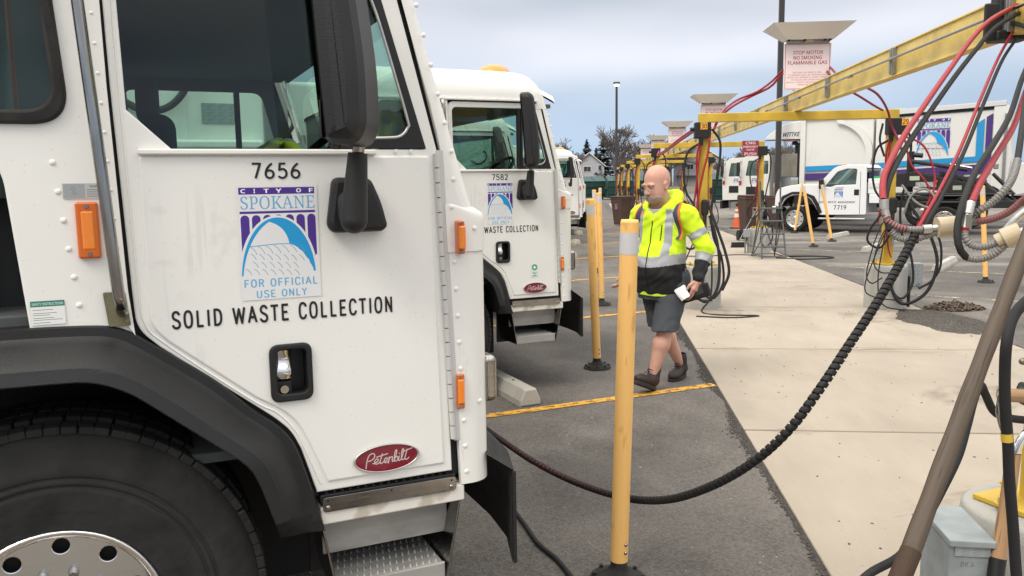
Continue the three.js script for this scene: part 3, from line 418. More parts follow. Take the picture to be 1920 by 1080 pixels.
  P('wheel_well', [rbox(0.02, 1.0, 1.0, -0.92, 0.75, -0.55, 0.005), rbox(1.5, 1.0, 0.02, -0.2, 0.72, -0.66, 0.005)], M.frame);
  wheel(t, -0.258, 0.518, -0.015, 0.53, 0.252, 0.4, 1, 'front_wheel');
  wheel(t, -0.262, 0.53, -2.42, 0.535, 0.29, 0.4, -1, 'front_wheel', false);
  // --- bumper, headlamps
  const bz = []; for (let i = 0; i <= 12; i++) { const z = -i / 12 * 2.44, e = Math.min(1, Math.min(i, 12 - i) / 2); bz.push([1.052 + 0.09 * e * (2 - e), z]); }
  P('bumper', [grid([0.415, 0.43, 0.715, 0.735].map((h, k) => bz.map(([s, z]) => [s + (k === 0 || k === 3 ? -0.01 : 0), h, z]))), grid([0.415, 0.735].map((h) => bz.map(([s, z]) => [s - 0.014, h, z]))), grid([0, -0.09].map((d) => bz.map(([s, z]) => [s - 0.01 + d, d ? 0.80 : 0.735, z]))), rbox(0.012, 0.31, 0.01, 1.046, 0.575, 0.001, 0.003)], M.rubber);
  for (const z of [-0.24, -2.2]) { const l = P('headlamp', rbox(0.05, 0.15, 0.4, 0.99, 1.03, z, 0.02, 3), M.steel); part(l, 'lens', rbox(0.02, 0.1, 0.16, 1.016, 1.03, z, 0.008), M.clear); }
  // --- mirror
  const pad = P('mirror_mount', plate(rpoly([[0.496, 1.672, 0.02], [0.602, 1.67, 0.02], [0.632, 1.60, 0.03], [0.648, 1.532, 0.02], [0.632, 1.518, 0.01], [0.49, 1.518, 0.02], [0.476, 1.54, 0.02]]), 0.045, 0.014, [], 0.045), M.plastic);
  const arm = P('mirror_arm', [cyl([0.530, 1.558, 0.12], [0.545, 1.735, 0.13], 0.037, 0.026, 20), sphere(0.037, 0.53, 1.556, 0.12, 20, 12).clone(), rbox(0.07, 0.1, 0.09, 0.535, 1.585, 0.08, 0.03, 3)], M.plastic);
  part(arm, 'mirror_neck', cyl([0.545, 1.73, 0.13], [0.548, 1.765, 0.14], 0.017, 0.017, 12), M.steel);
  const toe = (g) => g.translate(-0.50, 0, -0.23).rotateY(-0.44).translate(0.476, 0, 0.225);
  const head = P('mirror_head', boxUV(toe(plate(rpoly([[0.482, 1.752, 0.025], [0.562, 1.748, 0.03], [0.585, 1.79, 0.05], [0.586, 1.93, 0.1], [0.570, 2.08, 0.1], [0.548, 2.26, 0.05], [0.515, 2.29, 0.03], [0.445, 2.285, 0.025], [0.462, 2.08], [0.474, 1.87]]), 0.25, 0.04, [], 0.345, 10))), M.plastic);
  part(head, 'mirror_glass', toe(grid([[1.80, 0], [2.25, 1]].map(([h, k]) => [0.12, 0.32].map((z) => [lerp(0.4735, 0.443, k), h, z])))), M.chrome);
  part(head, 'mirror_seam', toe(rbox(0.004, 0.09, 0.2, 0.4755, 1.81, 0.22, 0.001)), M.black);
  // --- far side, roof, floor, front
  P('left_side_panel', plate([[-0.62, 2.26], [-0.62, 1.30], [-0.05, 1.30], [0.34, 0.98], [0.43, 0.7], [0.92, 0.7], [0.9, 1.6], [0.84, 1.78], [0.71, 2.26]], 0.03, 0, [win, [[-0.56, 1.84, 0.05], [-0.165, 1.84, 0.07], [-0.19, 2.2, 0.05], [-0.56, 2.2, 0.05]]], -2.41), M.white);
  const ld = P('left_window_pane', sheet([[-0.6, 2.21], [-0.6, 1.8], [0.05, 1.745], [0.78, 1.745], [0.66, 2.21]], -2.42), M.glass);
  part(ld, 'glass_run', [rbox(0.03, 0.46, 0.02, 0.52, 1.97, -2.402, 0.003), rbox(0.05, 0.46, 0.02, -0.09, 1.97, -2.402, 0.003)], M.black);
  P('left_lining', plate([[-0.6, 2.24], [-0.6, 1.2], [-0.0, 1.2], [0.9, 0.9], [0.85, 1.75], [0.71, 2.24]], 0.015, 0, [[[-0.03, 2.15, 0.05], [-0.02, 1.83, 0.05], [0.07, 1.76, 0.03], [0.74, 1.76, 0.05], [0.645, 2.15, 0.05]]], -2.38), M.lining);
  const sec = [[0, 2.255], [0.004, 2.30], [-0.004, 2.36], [-0.03, 2.42], [-0.09, 2.465], [-0.22, 2.495], [-0.7, 2.515], [-1.22, 2.52]], full = [...sec, ...sec.slice(0, -1).reverse().map(([z, h]) => [-2.44 - z, h])];
  const stn = [-0.64, -0.635, 0.5, 0.58, 0.64, 0.69, 0.73, 0.752], shr = [0.9, 0, 0, 0.03, 0.12, 0.32, 0.62, 0.95];
  P('roof', crease(grid(stn.map((s, i) => full.map(([z, h]) => { const e = shr[i]; return [s, lerp(h, 2.262, e), lerp(z, z * 0.93 - 0.085, e * e)]; }))), 0.9), M.white);
  P('drip_rail', [rbox(1.3, 0.014, 0.022, 0.01, 2.256, 0.008, 0.003)], M.white2);
  for (let i = 0; i < 11; i++) { const r = P('rivet', RIV, M.white); r.position.set(-0.5 + i * 0.105, 2.272, 0.003); }
  const vz = [-0.03, -0.07, -0.2, -0.7, -1.22, -1.74, -2.24, -2.37, -2.41], vd = [0.09, 0.045, 0.012, 0, 0, 0, 0.012, 0.045, 0.09];
  const vis = P('sun_visor', grid([0, 0.5, 1].map((k) => vz.map((z, i) => [0.66 + k * 0.17, 2.425 - k * 0.075 - vd[i], z]))), M.white); part(vis, 'visor_underside', grid([0, 1].map((k) => vz.map((z, i) => [0.67 + k * 0.158, 2.41 - k * 0.078 - vd[i], z]))), M.black);
  P('header_panel', wrap(2.2, 2.30, 2, (h) => 0.66, (h) => 0.765 - (h - 2.2) * 0.3, 0.05, -0.001), M.white);
  P('windshield', grid([1.72, 2.24].map((h) => [-0.1, -2.34].map((z) => [sOut(h) - 0.004, h, z]))), M.glass);
  P('front_panel', [grid([0.72, 1.59, 1.72].map((h) => [-1.22, -2.44].map((z) => [h > 1.6 ? 0.9 : 0.985, h, z]))), grid([1.58, 1.73].map((h) => [-0.07, -2.38].map((z) => [h > 1.6 ? 0.886 : 0.925, h, z])))], M.white);
  P('left_pillar', grid([1.58, 2.25].map((h) => [-2.34, -2.44].map((z) => [sOut(h), h, z]))), M.white);
  P('cab_shell', [rbox(0.02, 1.1, 2.4, -0.6, 1.72, -1.22, 0.005), rbox(1.4, 0.03, 2.36, 0.1, 2.225, -1.22, 0.005), rbox(1.2, 0.03, 2.36, 0.28, 0.9, -1.22, 0.005), rbox(0.9, 0.03, 2.34, -0.2, 1.32, -1.22, 0.005)], M.lining);
  const dash = P('dashboard', [rbox(0.3, 0.34, 2.3, 0.76, 1.56, -1.22, 0.08, 3), rbox(0.34, 0.7, 0.5, 0.3, 1.25, -1.22, 0.05)], M.lining);
  for (const z of [-0.5, -1.94]) {
    const x0 = z < -1 ? 0.43 : 0, s = P('seat', [rbox(0.16, 0.72, 0.5, -0.33 + x0, 1.62, z, 0.07, 3), rbox(0.45, 0.16, 0.5, -0.12 + x0, 1.3, z, 0.06, 3), rbox(0.1, 0.2, 0.28, -0.36 + x0, 2.05, z, 0.05, 3)], M.dark);
    const w = P('steering_wheel', new THREE.TorusGeometry(0.22, 0.014, 8, 36).rotateX(Math.PI / 2).rotateZ(0.75).translate(0.5, 1.70, z), M.black);
    part(w, 'steering_hub', [cyl([0.5, 1.70, z], [0.62, 1.58, z], 0.05, 0.04, 14), rbox(0.02, 0.02, 0.42, 0.5, 1.7, z, 0.006)], M.black);
  }
  P('engine_cover', [rbox(0.62, 0.5, 0.62, 0.2, 1.50, -1.22, 0.06), rbox(0.5, 0.04, 0.5, 0.2, 1.765, -1.22, 0.02)], std([0.085, 0.068, 0.035], 0.8));
  const bc = P('beacon', lathe([[0, 0.085], [0.06, 0.08], [0.105, 0.06], [0.13, 0.02], [0.13, 0]], 28).translate(0.46, 2.475, -0.34), M.amber);
  part(bc, 'beacon_base', cyl([0.46, 2.44, -0.34], [0.46, 2.482, -0.34], 0.14, 0.14, 24), M.black);
  // --- chassis and body behind the cab
  P('chassis', [rbox(8.2, 0.26, 0.1, -3.3, 0.78, -0.8, 0.01), rbox(8.2, 0.26, 0.1, -3.3, 0.78, -1.64, 0.01), rbox(0.14, 0.14, 1.9, -0.262, 0.5, -1.22, 0.03), rbox(0.7, 0.7, 0.8, 0.25, 0.75, -1.22, 0.08)], M.frame);
  P('engine_module', [rbox(0.55, 1.0, 2.0, -1.0, 1.25, -1.25, 0.04), rbox(0.12, 1.3, 0.12, -0.5, 1.6, -0.14, 0.03), cyl([-0.75, 1.4, -0.25], [-0.75, 2.9, -0.25], 0.09, 0.09, 16)], M.frame);
  P('hydraulic_hose', [tube([[-0.4, 1.2, -0.1], [-0.44, 1.5, -0.12], [-0.5, 1.75, -0.2]], 0.02), tube([[-0.36, 1.3, -0.16], [-0.4, 1.34, -0.14], [-0.62, 1.36, -0.12]], 0.018)], M.red);
  const b = P('body', [rbox(6.2, 2.1, 2.5, -4.9, 2.1, -1.24, 0.06), rbox(1.3, 1.7, 2.46, -1.95, 1.9, -1.24, 0.05)], M.white);
  for (let i = 0; i < 6; i++) part(b, 'body_rib', rbox(0.1, 2.0, 0.06, -2.6 - i * 1.0, 2.1, 0.03, 0.02), M.white);
  part(b, 'hopper_notice', rbox(0.2, 0.13, 0.006, -1.62, 2.12, -0.005, 0.002), M.greybox); part(b, 'hopper_ledge', rbox(1.1, 0.06, 0.1, -1.9, 1.92, 0.02, 0.02), M.white); part(b, 'rubber_curtain', rbox(0.16, 1.3, 0.05, -1.26, 1.95, -0.02, 0.01), std([0.2, 0.2, 0.19], 0.9));
  part(b, 'hopper_hose', tube([[-2.2, 2.2, 0.02], [-2.05, 2.12, 0.08], [-1.9, 2.16, 0.06], [-1.8, 2.3, 0.06], [-1.85, 2.45, 0.02]], 0.022, 30, 8), M.hose); part(b, 'hopper_latch', [cyl([-1.75, 1.72, 0], [-1.62, 1.66, 0.05], 0.02, 0.02, 8), rbox(0.05, 0.12, 0.06, -1.7, 1.72, 0.0, 0.01)], M.frame);
  P('body_stripe', [rbox(5.6, 0.14, 0.004, -5.0, 1.6, 0.013, 0.001)], std([0.02, 0.3, 0.55], 0.4));
  for (const z of [0.0, -2.44]) for (const s of [-5.2, -6.5]) wheel(t, s, 0.53, z, 0.535, 0.29, 0.5, z ? -1 : 1, 'rear_wheel', false);
  return t;
}
const F = V(0.866025, 0, -0.5), N = V(0.5, 0, 0.866025);
const place = (t, s, d) => { t.position.set(F.x * s + N.x * d, 0, F.z * s + N.z * d); t.rotation.y = Math.PI / 6; };
const T1 = makeTruck('7656', 'white refuse truck numbered 7656 on its door, large and cut by the left edge');
place(T1, 0, -2.34);
const T2 = makeTruck('7582', 'white refuse truck numbered 7582, orange beacon on its roof', { plain: true, sticker: true });
place(T2, 2.13, -5.72);
const T3 = dup(T2, [0, 0, 0], 0, 'white refuse truck set back behind truck 7582, glimpsed through its window'); place(T3, 3.35, -9.1);
// ---------- fuelling gantries along the island ----------
function tubeR(pts, fn, seg, rad = 10) { // tube whose radius follows fn(t)
  const c = curve(pts), fr = c.computeFrenetFrames(seg, false), rows = [], L = c.getLength();
  for (let i = 0; i <= seg; i++) { const p = c.getPointAt(i / seg), r = fn(i / seg, i / seg * L), row = []; for (let k = 0; k <= rad; k++) { const a = k / rad * TAU, d = fr.normals[i].clone().multiplyScalar(Math.cos(a) * r).addScaledVector(fr.binormals[i], Math.sin(a) * r).add(p); row.push([d.x, d.y, d.z]); } rows.push(row); }
  return grid(rows);
}
const corr = (pts, r, pitch = 0.011, a = 0.12) => { const L = curve(pts).getLength(); return tubeR(pts, (t, s) => r * (1 + a * Math.sin(s / pitch * TAU)), Math.ceil(L / pitch * 6), 10); };
function rings(pts, r, pitch, w) { const c = curve(pts), L = c.getLength(), n = Math.floor(L / pitch), g = []; for (let i = 1; i < n; i++) { const p = c.getPointAt(i / n), t = c.getTangentAt(i / n); g.push(cyl(p.clone().addScaledVector(t, -w / 2), p.clone().addScaledVector(t, w / 2), r, r, 12, true)); } return merge(g); }
function helix(pts, R, pitch, w, t0 = 0, t1 = 1) { // flat strip wound round a hose
  const c = curve(pts), L = c.getLength() * (t1 - t0), turns = L / pitch, seg = Math.ceil(turns * 14), fr = c.computeFrenetFrames(400, false), rows = [];
  for (let i = 0; i <= seg; i++) {
    const t = lerp(t0, t1, i / seg), p = c.getPointAt(t), T2 = c.getTangentAt(t), k = Math.round(t * 400), a = i / seg * turns * TAU, d = fr.normals[k].clone().multiplyScalar(Math.cos(a)).addScaledVector(fr.binormals[k], Math.sin(a));
    rows.push([[-0.5, R - 0.007], [-0.46, R - 0.001], [-0.3, R], [0.3, R], [0.46, R - 0.001], [0.5, R - 0.007]].map(([q, r]) => { const v = p.clone().addScaledVector(d, r).addScaledVector(T2, q * w); return [v.x, v.y, v.z]; }));
  }
  return crease(grid(rows), 0.8);
}
M.twist = std([0.007, 0.0068, 0.0066], 0.7);
M.greyHose = std([0.30, 0.29, 0.28], 0.55, 0.1, { map: rep(T.smudge, 6) });
M.valve = std([0.70, 0.58, 0.40], 0.5, 0, { map: rep(T.smudge, 8) });
const plateSign = (w, h, draw, ppm) => print(w, h, ppm, draw, { roughness: 0.55, transparent: false });
function makeGantry(label) {
  const g = thing('fuelling_gantry', label, 'gantry', [2.5, 0, -10.8], 0, 'yellow fuelling gantries along the island');
  part(g, 'crossbar', boxUV(rbox(2.42, 0.11, 0.11, 0, 2.42, 0, 0.008)), M.yellow);
  for (const s of [-1, 1]) {
    const x = 1.145 * s;
    part(g, 'post', boxUV(rbox(0.115, 1.84, 0.115, x, 1.46, 0, 0.008)), M.yellow);
    const bp = part(g, 'base_plate', boxUV(rbox(0.3, 0.018, 0.3, 0, 0, 0, 0.004).rotateY(0.5).translate(x, 0.571, 0)), M.yellow);
    for (let i = 0; i < 4; i++) { const a = i * 1.5708 + 0.5 + 0.785; part(bp, 'anchor_nut', [cyl([x + Math.cos(a) * 0.16, 0.58, Math.sin(a) * 0.16], [x + Math.cos(a) * 0.16, 0.588, Math.sin(a) * 0.16], 0.026, 0.026, 14), cyl([x + Math.cos(a) * 0.16, 0.588, Math.sin(a) * 0.16], [x + Math.cos(a) * 0.16, 0.606, Math.sin(a) * 0.16], 0.017, 0.015, 6)], M.yellow); }
    part(g, 'pedestal', boxUV(lathe([[0, 0.56], [0.225, 0.56], [0.245, 0.545], [0.25, 0.5], [0.25, 0.03], [0.24, 0.0]], 36).translate(x, 0, 0)), M.conc2);
    const hb = part(g, 'hose_swivel_box', rbox(0.2, 0.2, 0.16, x + s * 0.02, 2.265, 0.05, 0.015), M.black);
    part(hb, 'swivel', [cyl([x - 0.04, 2.17, 0.1], [x - 0.04, 2.08, 0.1], 0.03, 0.025, 10), cyl([x + s * 0.12, 2.28, 0.05], [x + s * 0.17, 2.28, 0.05], 0.025, 0.025, 10)], M.black);
    part(g, 'hose_holster', [rbox(0.09, 0.2, 0.07, x + 0.02, 1.3, 0.09, 0.03, 3), cyl([x + 0.02, 1.22, 0.1], [x + 0.01, 1.02, 0.12], 0.022, 0.018, 10)], M.frame);
    part(g, 'valve_block', [cyl([x + 0.02, 1.02, 0.12], [x + 0.015, 0.8, 0.14], 0.016, 0.016, 8), rbox(0.06, 0.07, 0.05, x + 0.02, 0.98, 0.12, 0.01)], M.galv);
    const R1 = part(g, 'red_hose', tube([[x - 0.06, 2.1, 0.1], [x - 0.09, 1.9, 0.1], [x - 0.075, 1.5, 0.09], [x - 0.06, 1.1, 0.1], [x - 0.03, 0.8, 0.12], [x + 0.0, 0.66, 0.16]], 0.012), M.red);
    part(g, 'red_hose', tube([[x - 0.04, 2.1, 0.1], [x - 0.075, 1.8, 0.12], [x - 0.1, 1.5, 0.12], [x - 0.14, 1.25, 0.12], [x - 0.17, 1.08, 0.12]], 0.012), M.red);
    part(g, 'black_hose', tube([[x - 0.06, 2.1, 0.08], [x - 0.2, 2.0, 0.1], [x - 0.25, 1.75, 0.12], [x - 0.22, 1.5, 0.14], [x - 0.12, 1.28, 0.2], [x - 0.26, 1.02, 0.16], [x - 0.28, 0.86, 0.14], [x - 0.14, 0.78, 0.16], [x - 0.02, 0.95, 0.16]], 0.014), M.hose);
    part(g, 'black_hose', tube([[x + 0.1, 2.28, 0.05], [x + 0.2, 2.1, 0.08], [x + 0.17, 1.7, 0.12], [x + 0.1, 1.3, 0.12], [x + 0.12, 0.95, 0.15], [x + 0.22, 0.68, 0.2], [x + 0.24, 0.35, 0.24], [x + 0.1, 0.16, 0.3], [x - 0.02, 0.3, 0.28], [x + 0.04, 0.62, 0.22]], 0.015), M.hose);
    part(g, 'power_cable', tube([[x - 0.05, 1.0, 0.1], [x - 0.2, 0.7, 0.2], [x - 0.33, 0.3, 0.25], [x - 0.22, 0.18, 0.3], [x + 0.1, 0.14, 0.34]], 0.008), M.hose);
  }
  return g;
}
const G0 = makeGantry('yellow gantry behind the walking man, with plates numbered 30 and 29');
const gz = (k) => -10.8 - 8.2 * k;
dup(G0, [2.62, 0, -2.78], 0, 'yellow gantry post with base plate on round concrete pedestal beside the shovels');
[[1, 'yellow gantry carrying the red CNG emergency valve sign'], [2, 'yellow gantry standing next beyond the one with the red CNG sign'], [3, 'far yellow gantry, third beyond the one with plates 30 and 29'], [4, 'small far yellow gantry, fourth beyond the one with plates 30 and 29'], [5, 'farthest small yellow gantry before the green dumpsters']].forEach(([k, l]) => dup(G0, [2.5, 0, gz(k)], 0, l));
for (const [x, n] of [[-1.145 - 0.02, '30'], [1.145 + 0.1, '29']]) part(G0, 'number_plate', rbox(0.085, 0.085, 0.004, x + 0.01, 2.315, 0.134, 0.001), plateSign(0.085, 0.085, (c, w, h) => { c.fillStyle = '#e8a62c'; c.fillRect(0, 0, w, h); textFit(c, n, 'bold sans-serif', w * 0.08, h * 0.84, w * 0.84, h * 0.66, '#1a1712', 3); }, 1500));
{ // each face of a plate shows the whole print
  G0.children.filter((c) => c.name === 'number_plate').forEach((m) => planeUV(m.geometry, 0.085, 0.085));
}
function planeUV(g, w, h) { const p = g.attributes.position, u = g.attributes.uv; g.computeBoundingBox(); const c = g.boundingBox.getCenter(V(0, 0, 0)); for (let i = 0; i < u.count; i++) u.setXY(i, (p.getX(i) - c.x) / w + 0.5, (p.getY(i) - c.y) / h + 0.5); return g; }
// --- long I-beam over the row with its brackets and conduit
{
  const b = thing('overhead_beam', 'long yellow overhead beam running along the island above the gantries', 'beam', [2.5, 0, -2]);
  const Lb = 52, zc = -Lb / 2 + 2, bm = std([0.95, 0.69, 0.175], 0.45, 0, { map: rep(T.smudge, 1.2) });
  part(b, 'bottom_flange', boxUV(rbox(0.09, 0.014, Lb, 0, 2.483, zc, 0.004)), bm);
  part(b, 'top_flange', boxUV(rbox(0.09, 0.014, Lb, 0, 2.715, zc, 0.004)), bm);
  part(b, 'web', boxUV(rbox(0.04, 0.219, Lb, -0.012, 2.599, zc, 0.002)), bm);
  for (let z = -3.35; z > -46; z -= 1.95) part(b, 'bracket', [rbox(0.042, 0.213, 0.06, -0.05, 2.6, z, 0.004), rbox(0.02, 0.19, 0.03, -0.07, 2.6, z, 0.003)], M.galv);
  part(b, 'conduit', tube([[-0.085, 2.61, 1], [-0.085, 2.61, -8.7], [-0.085, 2.6, -9], [-0.085, 2.605, -25], [-0.085, 2.6, -46]], 0.011, 60, 8), M.steel);
  for (let z = -2.4; z > -40; z -= 3.9) part(b, 'conduit_fitting', cyl([-0.085, 2.605, z], [-0.085, 2.605, z - 0.1], 0.017, 0.017, 8), M.steel);
  part(b, 'hose_clamp', [rbox(0.18, 0.16, 0.12, -0.02, 2.66, -3.42, 0.02), rbox(0.2, 0.06, 0.16, -0.02, 2.48, -3.42, 0.015), rbox(0.16, 0.22, 0.03, -0.1, 2.56, -3.38, 0.01)], M.black);
}
// --- signs on the gantries
const stopM = plateSign(0.56, 0.55, (x, w, h) => {
  x.fillStyle = '#ecdcdb'; x.fillRect(0, 0, w, h); x.strokeStyle = '#b04a58'; x.lineWidth = 9; x.strokeRect(22, 14, w - 44, h - 28);
  textFit(x, 'STOP MOTOR', 'bold sans-serif', w * 0.19, h * 0.235, w * 0.64, h * 0.075, '#a53048', 3); textFit(x, 'NO SMOKING', 'bold sans-serif', w * 0.19, h * 0.345, w * 0.62, h * 0.075, '#a53048', 3); textFit(x, 'FLAMMABLE GAS', 'bold sans-serif', w * 0.075, h * 0.455, w * 0.85, h * 0.075, '#a53048', 3);
  ['NATURAL GAS VEHICLE FUEL', 'CYLINDERS SHALL BE PERIODICALLY', 'INSPECTED GENERALLY EVERY 3 YEARS', 'TO ENSURE SAFE OPERATION OF', 'VEHICLE. CONTACT VEHICLE OR CYLINDER', 'MANUFACTURER'].forEach((l, i) => { const q = [0.62, 0.8, 0.86, 0.68, 0.9, 0.4][i]; textFit(x, l, 'bold sans-serif', w * (0.5 - q / 2), h * (0.645 + i * 0.053), w * q, h * 0.03, '#b0505f', 2); });
}, 1400);
function makeStopSign(label) {
  const s = thing('warning_sign', label, 'sign', [2.58, 2.722, -10.7], 0, 'stop motor signs on the gantries');
  part(s, 'sign_panel', planeUV(rbox(0.56, 0.55, 0.012, 0, 0.285, 0, 0.002), 0.56, 0.55), stopM);
  part(s, 'sign_stand', [cyl([-0.15, 0, -0.012], [-0.15, 0.6, -0.012], 0.012, 0.012, 8), cyl([0.15, 0, -0.012], [0.15, 0.6, -0.012], 0.012, 0.012, 8), rbox(0.5, 0.03, 0.1, 0, 0.575, 0.0, 0.005)], M.galv);
  const a = [[-0.29, -0.1], [0.29, -0.1], [0.29, 0.12], [-0.29, 0.12]], c = [[-0.48, -0.3], [0.48, -0.3], [0.48, 0.3], [-0.48, 0.3]], hm = std([0.78, 0.78, 0.77], 0.45, 0.2);
  for (let i = 0; i < 4; i++) { const j = (i + 1) % 4; part(s, 'hood_side', grid([[0, a], [1, c]].map(([k, q]) => [q[i], q[j]].map(([x, z]) => [x, k ? 0.765 : 0.60, z]))), hm); }
  part(s, 'hood_floor', rbox(0.58, 0.008, 0.22, 0, 0.6, 0.01, 0.002), hm);
  part(s, 'hood_lamp', [rbox(0.1, 0.03, 0.08, 0, 0.58, 0.03, 0.005)], M.valve);
  for (const x of [-0.25, -0.06, 0.18, 0.24]) part(s, 'hood_bolt', cyl([x, 0.585, 0.08], [x, 0.585, 0.1], 0.014, 0.014, 8), M.frame);
  return s;
}
const S0 = makeStopSign('white and red STOP MOTOR sign under a flared metal hood, the largest one'); S0.rotation.y = 0.03;
[[1, 'flared hood and sign small above plate 30 of the gantry'], [2, 'small stop sign with hood, to the left of plate 30'], [3, 'far small hooded sign, third along the beam from the largest'], [4, 'farthest tiny hooded sign over the last gantries']].forEach(([k, l]) => dup(S0, [2.58, 2.722, gz(k) + 0.1], 0.03, l));
{
  const s = thing('emergency_sign', 'dark red sign reading CNG EMERGENCY VALVE PUSH on a gantry bar', 'sign', [3.4, 2.32, gz(1) + 0.075]);
  part(s, 'sign_panel', planeUV(rbox(0.35, 0.34, 0.01, 0, 0, 0, 0.002), 0.35, 0.34), plateSign(0.35, 0.34, (x, w, h) => { x.fillStyle = '#8e3240'; x.fillRect(0, 0, w, h); [['CNG', 0.18, 0.23, 0.64, 0.17], ['EMERGENCY', 0.03, 0.45, 0.94, 0.12], ['VALVE', 0.25, 0.64, 0.5, 0.12], ['PUSH', 0.11, 0.95, 0.78, 0.19]].forEach(([t, a, b, c, d]) => textFit(x, t, 'bold sans-serif', w * a, h * b, w * c, h * d, '#ead7d7', 2)); }, 1400));
  part(s, 'hanger', [rbox(0.03, 0.05, 0.02, -0.1, 0.08, -0.012, 0.003), rbox(0.03, 0.05, 0.02, 0.1, 0.08, -0.012, 0.003)], M.galv);
}
// ---------- hoses ----------
const HP = {
  spiral: [[1.222, 1.428, -3.320], [1.133, 1.337, -3.200], [0.995, 1.189, -3.050], [0.878, 1.062, -2.950], [0.774, 0.935, -2.880], [0.666, 0.788, -2.860], [0.553, 0.644, -2.920], [0.425, 0.499, -3.060], [0.283, 0.366, -3.260], [0.120, 0.276, -3.500], [-0.095, 0.246, -3.750], [-0.311, 0.276, -3.950], [-0.493, 0.319, -4.150], [-0.669, 0.343, -4.400], [-0.872, 0.349, -4.700]],
  redA: [[2.489, 2.642, -5.320], [2.424, 2.621, -5.250], [2.167, 2.499, -4.950], [1.990, 2.371, -4.750], [1.768, 2.183, -4.450], [1.523, 1.977, -4.100], [1.327, 1.814, -3.800], [1.171, 1.673, -3.520], [1.128, 1.612, -3.420], [1.109, 1.560, -3.350]],
  blackA: [[2.509, 2.599, -5.320], [2.447, 2.581, -5.250], [2.194, 2.458, -4.950], [2.017, 2.318, -4.750], [1.793, 2.143, -4.450], [1.544, 1.938, -4.100], [1.346, 1.780, -3.800], [1.206, 1.669, -3.550], [1.141, 1.583, -3.420], [1.122, 1.510, -3.360], [1.133, 1.445, -3.330]],
  corrA: [[1.117, 1.512, -3.350], [1.124, 1.484, -3.340], [1.158, 1.459, -3.330], [1.200, 1.449, -3.320], [1.245, 1.449, -3.310]], corrAb: [[1.133, 1.445, -3.330], [1.163, 1.416, -3.330], [1.212, 1.410, -3.320], [1.260, 1.422, -3.320], [1.300, 1.440, -3.310], [1.323, 1.454, -3.310]],
  valveA: [[1.245, 1.449, -3.310], [1.276, 1.451, -3.310], [1.296, 1.457, -3.300], [1.365, 1.463, -3.300], [1.388, 1.471, -3.300]], redD: [[1.388, 1.471, -3.300], [1.434, 1.476, -3.300], [1.472, 1.490, -3.250], [1.500, 1.515, -3.200], [1.520, 1.555, -3.150], [1.537, 1.605, -3.100], [1.6, 1.8, -3.05], [1.75, 2.1, -3.3]],
  greyD: [[1.414, 1.492, -3.320], [1.450, 1.522, -3.300], [1.491, 1.552, -3.300], [1.532, 1.597, -3.300], [1.581, 1.646, -3.350], [1.641, 1.708, -3.450]], blackD: [[1.641, 1.708, -3.450], [1.719, 1.796, -3.600], [1.872, 1.946, -3.900], [2.125, 2.190, -4.400], [2.364, 2.421, -4.900], [2.47, 2.56, -5.38]],
  blackC: [[2.631, 2.481, -5.300], [2.195, 2.170, -4.600], [1.930, 1.935, -4.150], [1.707, 1.788, -3.800], [1.508, 1.663, -3.500], [1.361, 1.543, -3.250], [1.318, 1.456, -3.180], [1.317, 1.388, -3.150], [1.344, 1.353, -3.150]], corrCb: [[1.344, 1.354, -3.150], [1.387, 1.348, -3.150], [1.420, 1.366, -3.120], [1.442, 1.395, -3.100], [1.459, 1.414, -3.100]],
  redC: [[2.650, 2.420, -5.300], [2.213, 2.094, -4.600], [1.950, 1.883, -4.150], [1.721, 1.738, -3.800], [1.509, 1.625, -3.450], [1.393, 1.550, -3.250]], corrC: [[1.351, 1.454, -3.200], [1.350, 1.420, -3.180], [1.369, 1.397, -3.170], [1.401, 1.393, -3.150], [1.429, 1.409, -3.120], [1.441, 1.423, -3.100]],
  redB: [[2.450, 2.487, -5.300], [2.243, 2.303, -5.000], [1.947, 2.045, -4.500], [1.651, 1.770, -4.000], [1.411, 1.585, -3.600], [1.281, 1.485, -3.400], [1.217, 1.416, -3.320]], blackB: [[2.478, 2.456, -5.300], [2.266, 2.291, -5.000], [1.968, 2.034, -4.500], [1.672, 1.765, -4.000], [1.430, 1.581, -3.600], [1.299, 1.481, -3.400], [1.232, 1.400, -3.330]],
};
const hoseThing = (name, label, cat = 'hose') => thing(name, label, cat, [0, 0, 0], 0);
{ // twin red and black hoses down to the cream coupling beside plate 29
  const h = hoseThing('twin_fuel_hose', 'thick red and black hose pair curving down to a cream coupling');
  part(h, 'red_hose', tube(HP.redA, 0.013, 90, 12), M.red); part(h, 'black_hose', tube(HP.blackA, 0.0125, 90, 12), M.hose);
  part(h, 'crimp', [cyl([1.111, 1.565, -3.351], [1.114, 1.528, -3.349], 0.0175, 0.0175, 14), cyl([1.114, 1.535, -3.35], [1.122, 1.497, -3.345], 0.0145, 0.0145, 14)], M.alu);
  part(h, 'corrugated_hose', corr(HP.corrA, 0.0125), M.greyHose); part(h, 'red_band', rings(HP.corrA.slice(0, 4), 0.0142, 0.011, 0.0045), M.red).userData.kind = 'stuff';
  part(h, 'corrugated_hose', corr(HP.corrAb, 0.0125), M.greyHose);
  part(h, 'coupling_pipe', [tube(HP.valveA, 0.012, 30, 10), cyl(HP.valveA[0], HP.valveA[1], 0.019, 0.019, 6), cyl([1.388, 1.471, -3.3], [1.41, 1.474, -3.3], 0.019, 0.019, 6)], M.alu);
  part(h, 'coupling', [cyl([1.293, 1.456, -3.3], [1.362, 1.463, -3.3], 0.039, 0.037, 20), cyl([1.34, 1.461, -3.3], [1.372, 1.465, -3.3], 0.03, 0.03, 6)], M.valve);
}
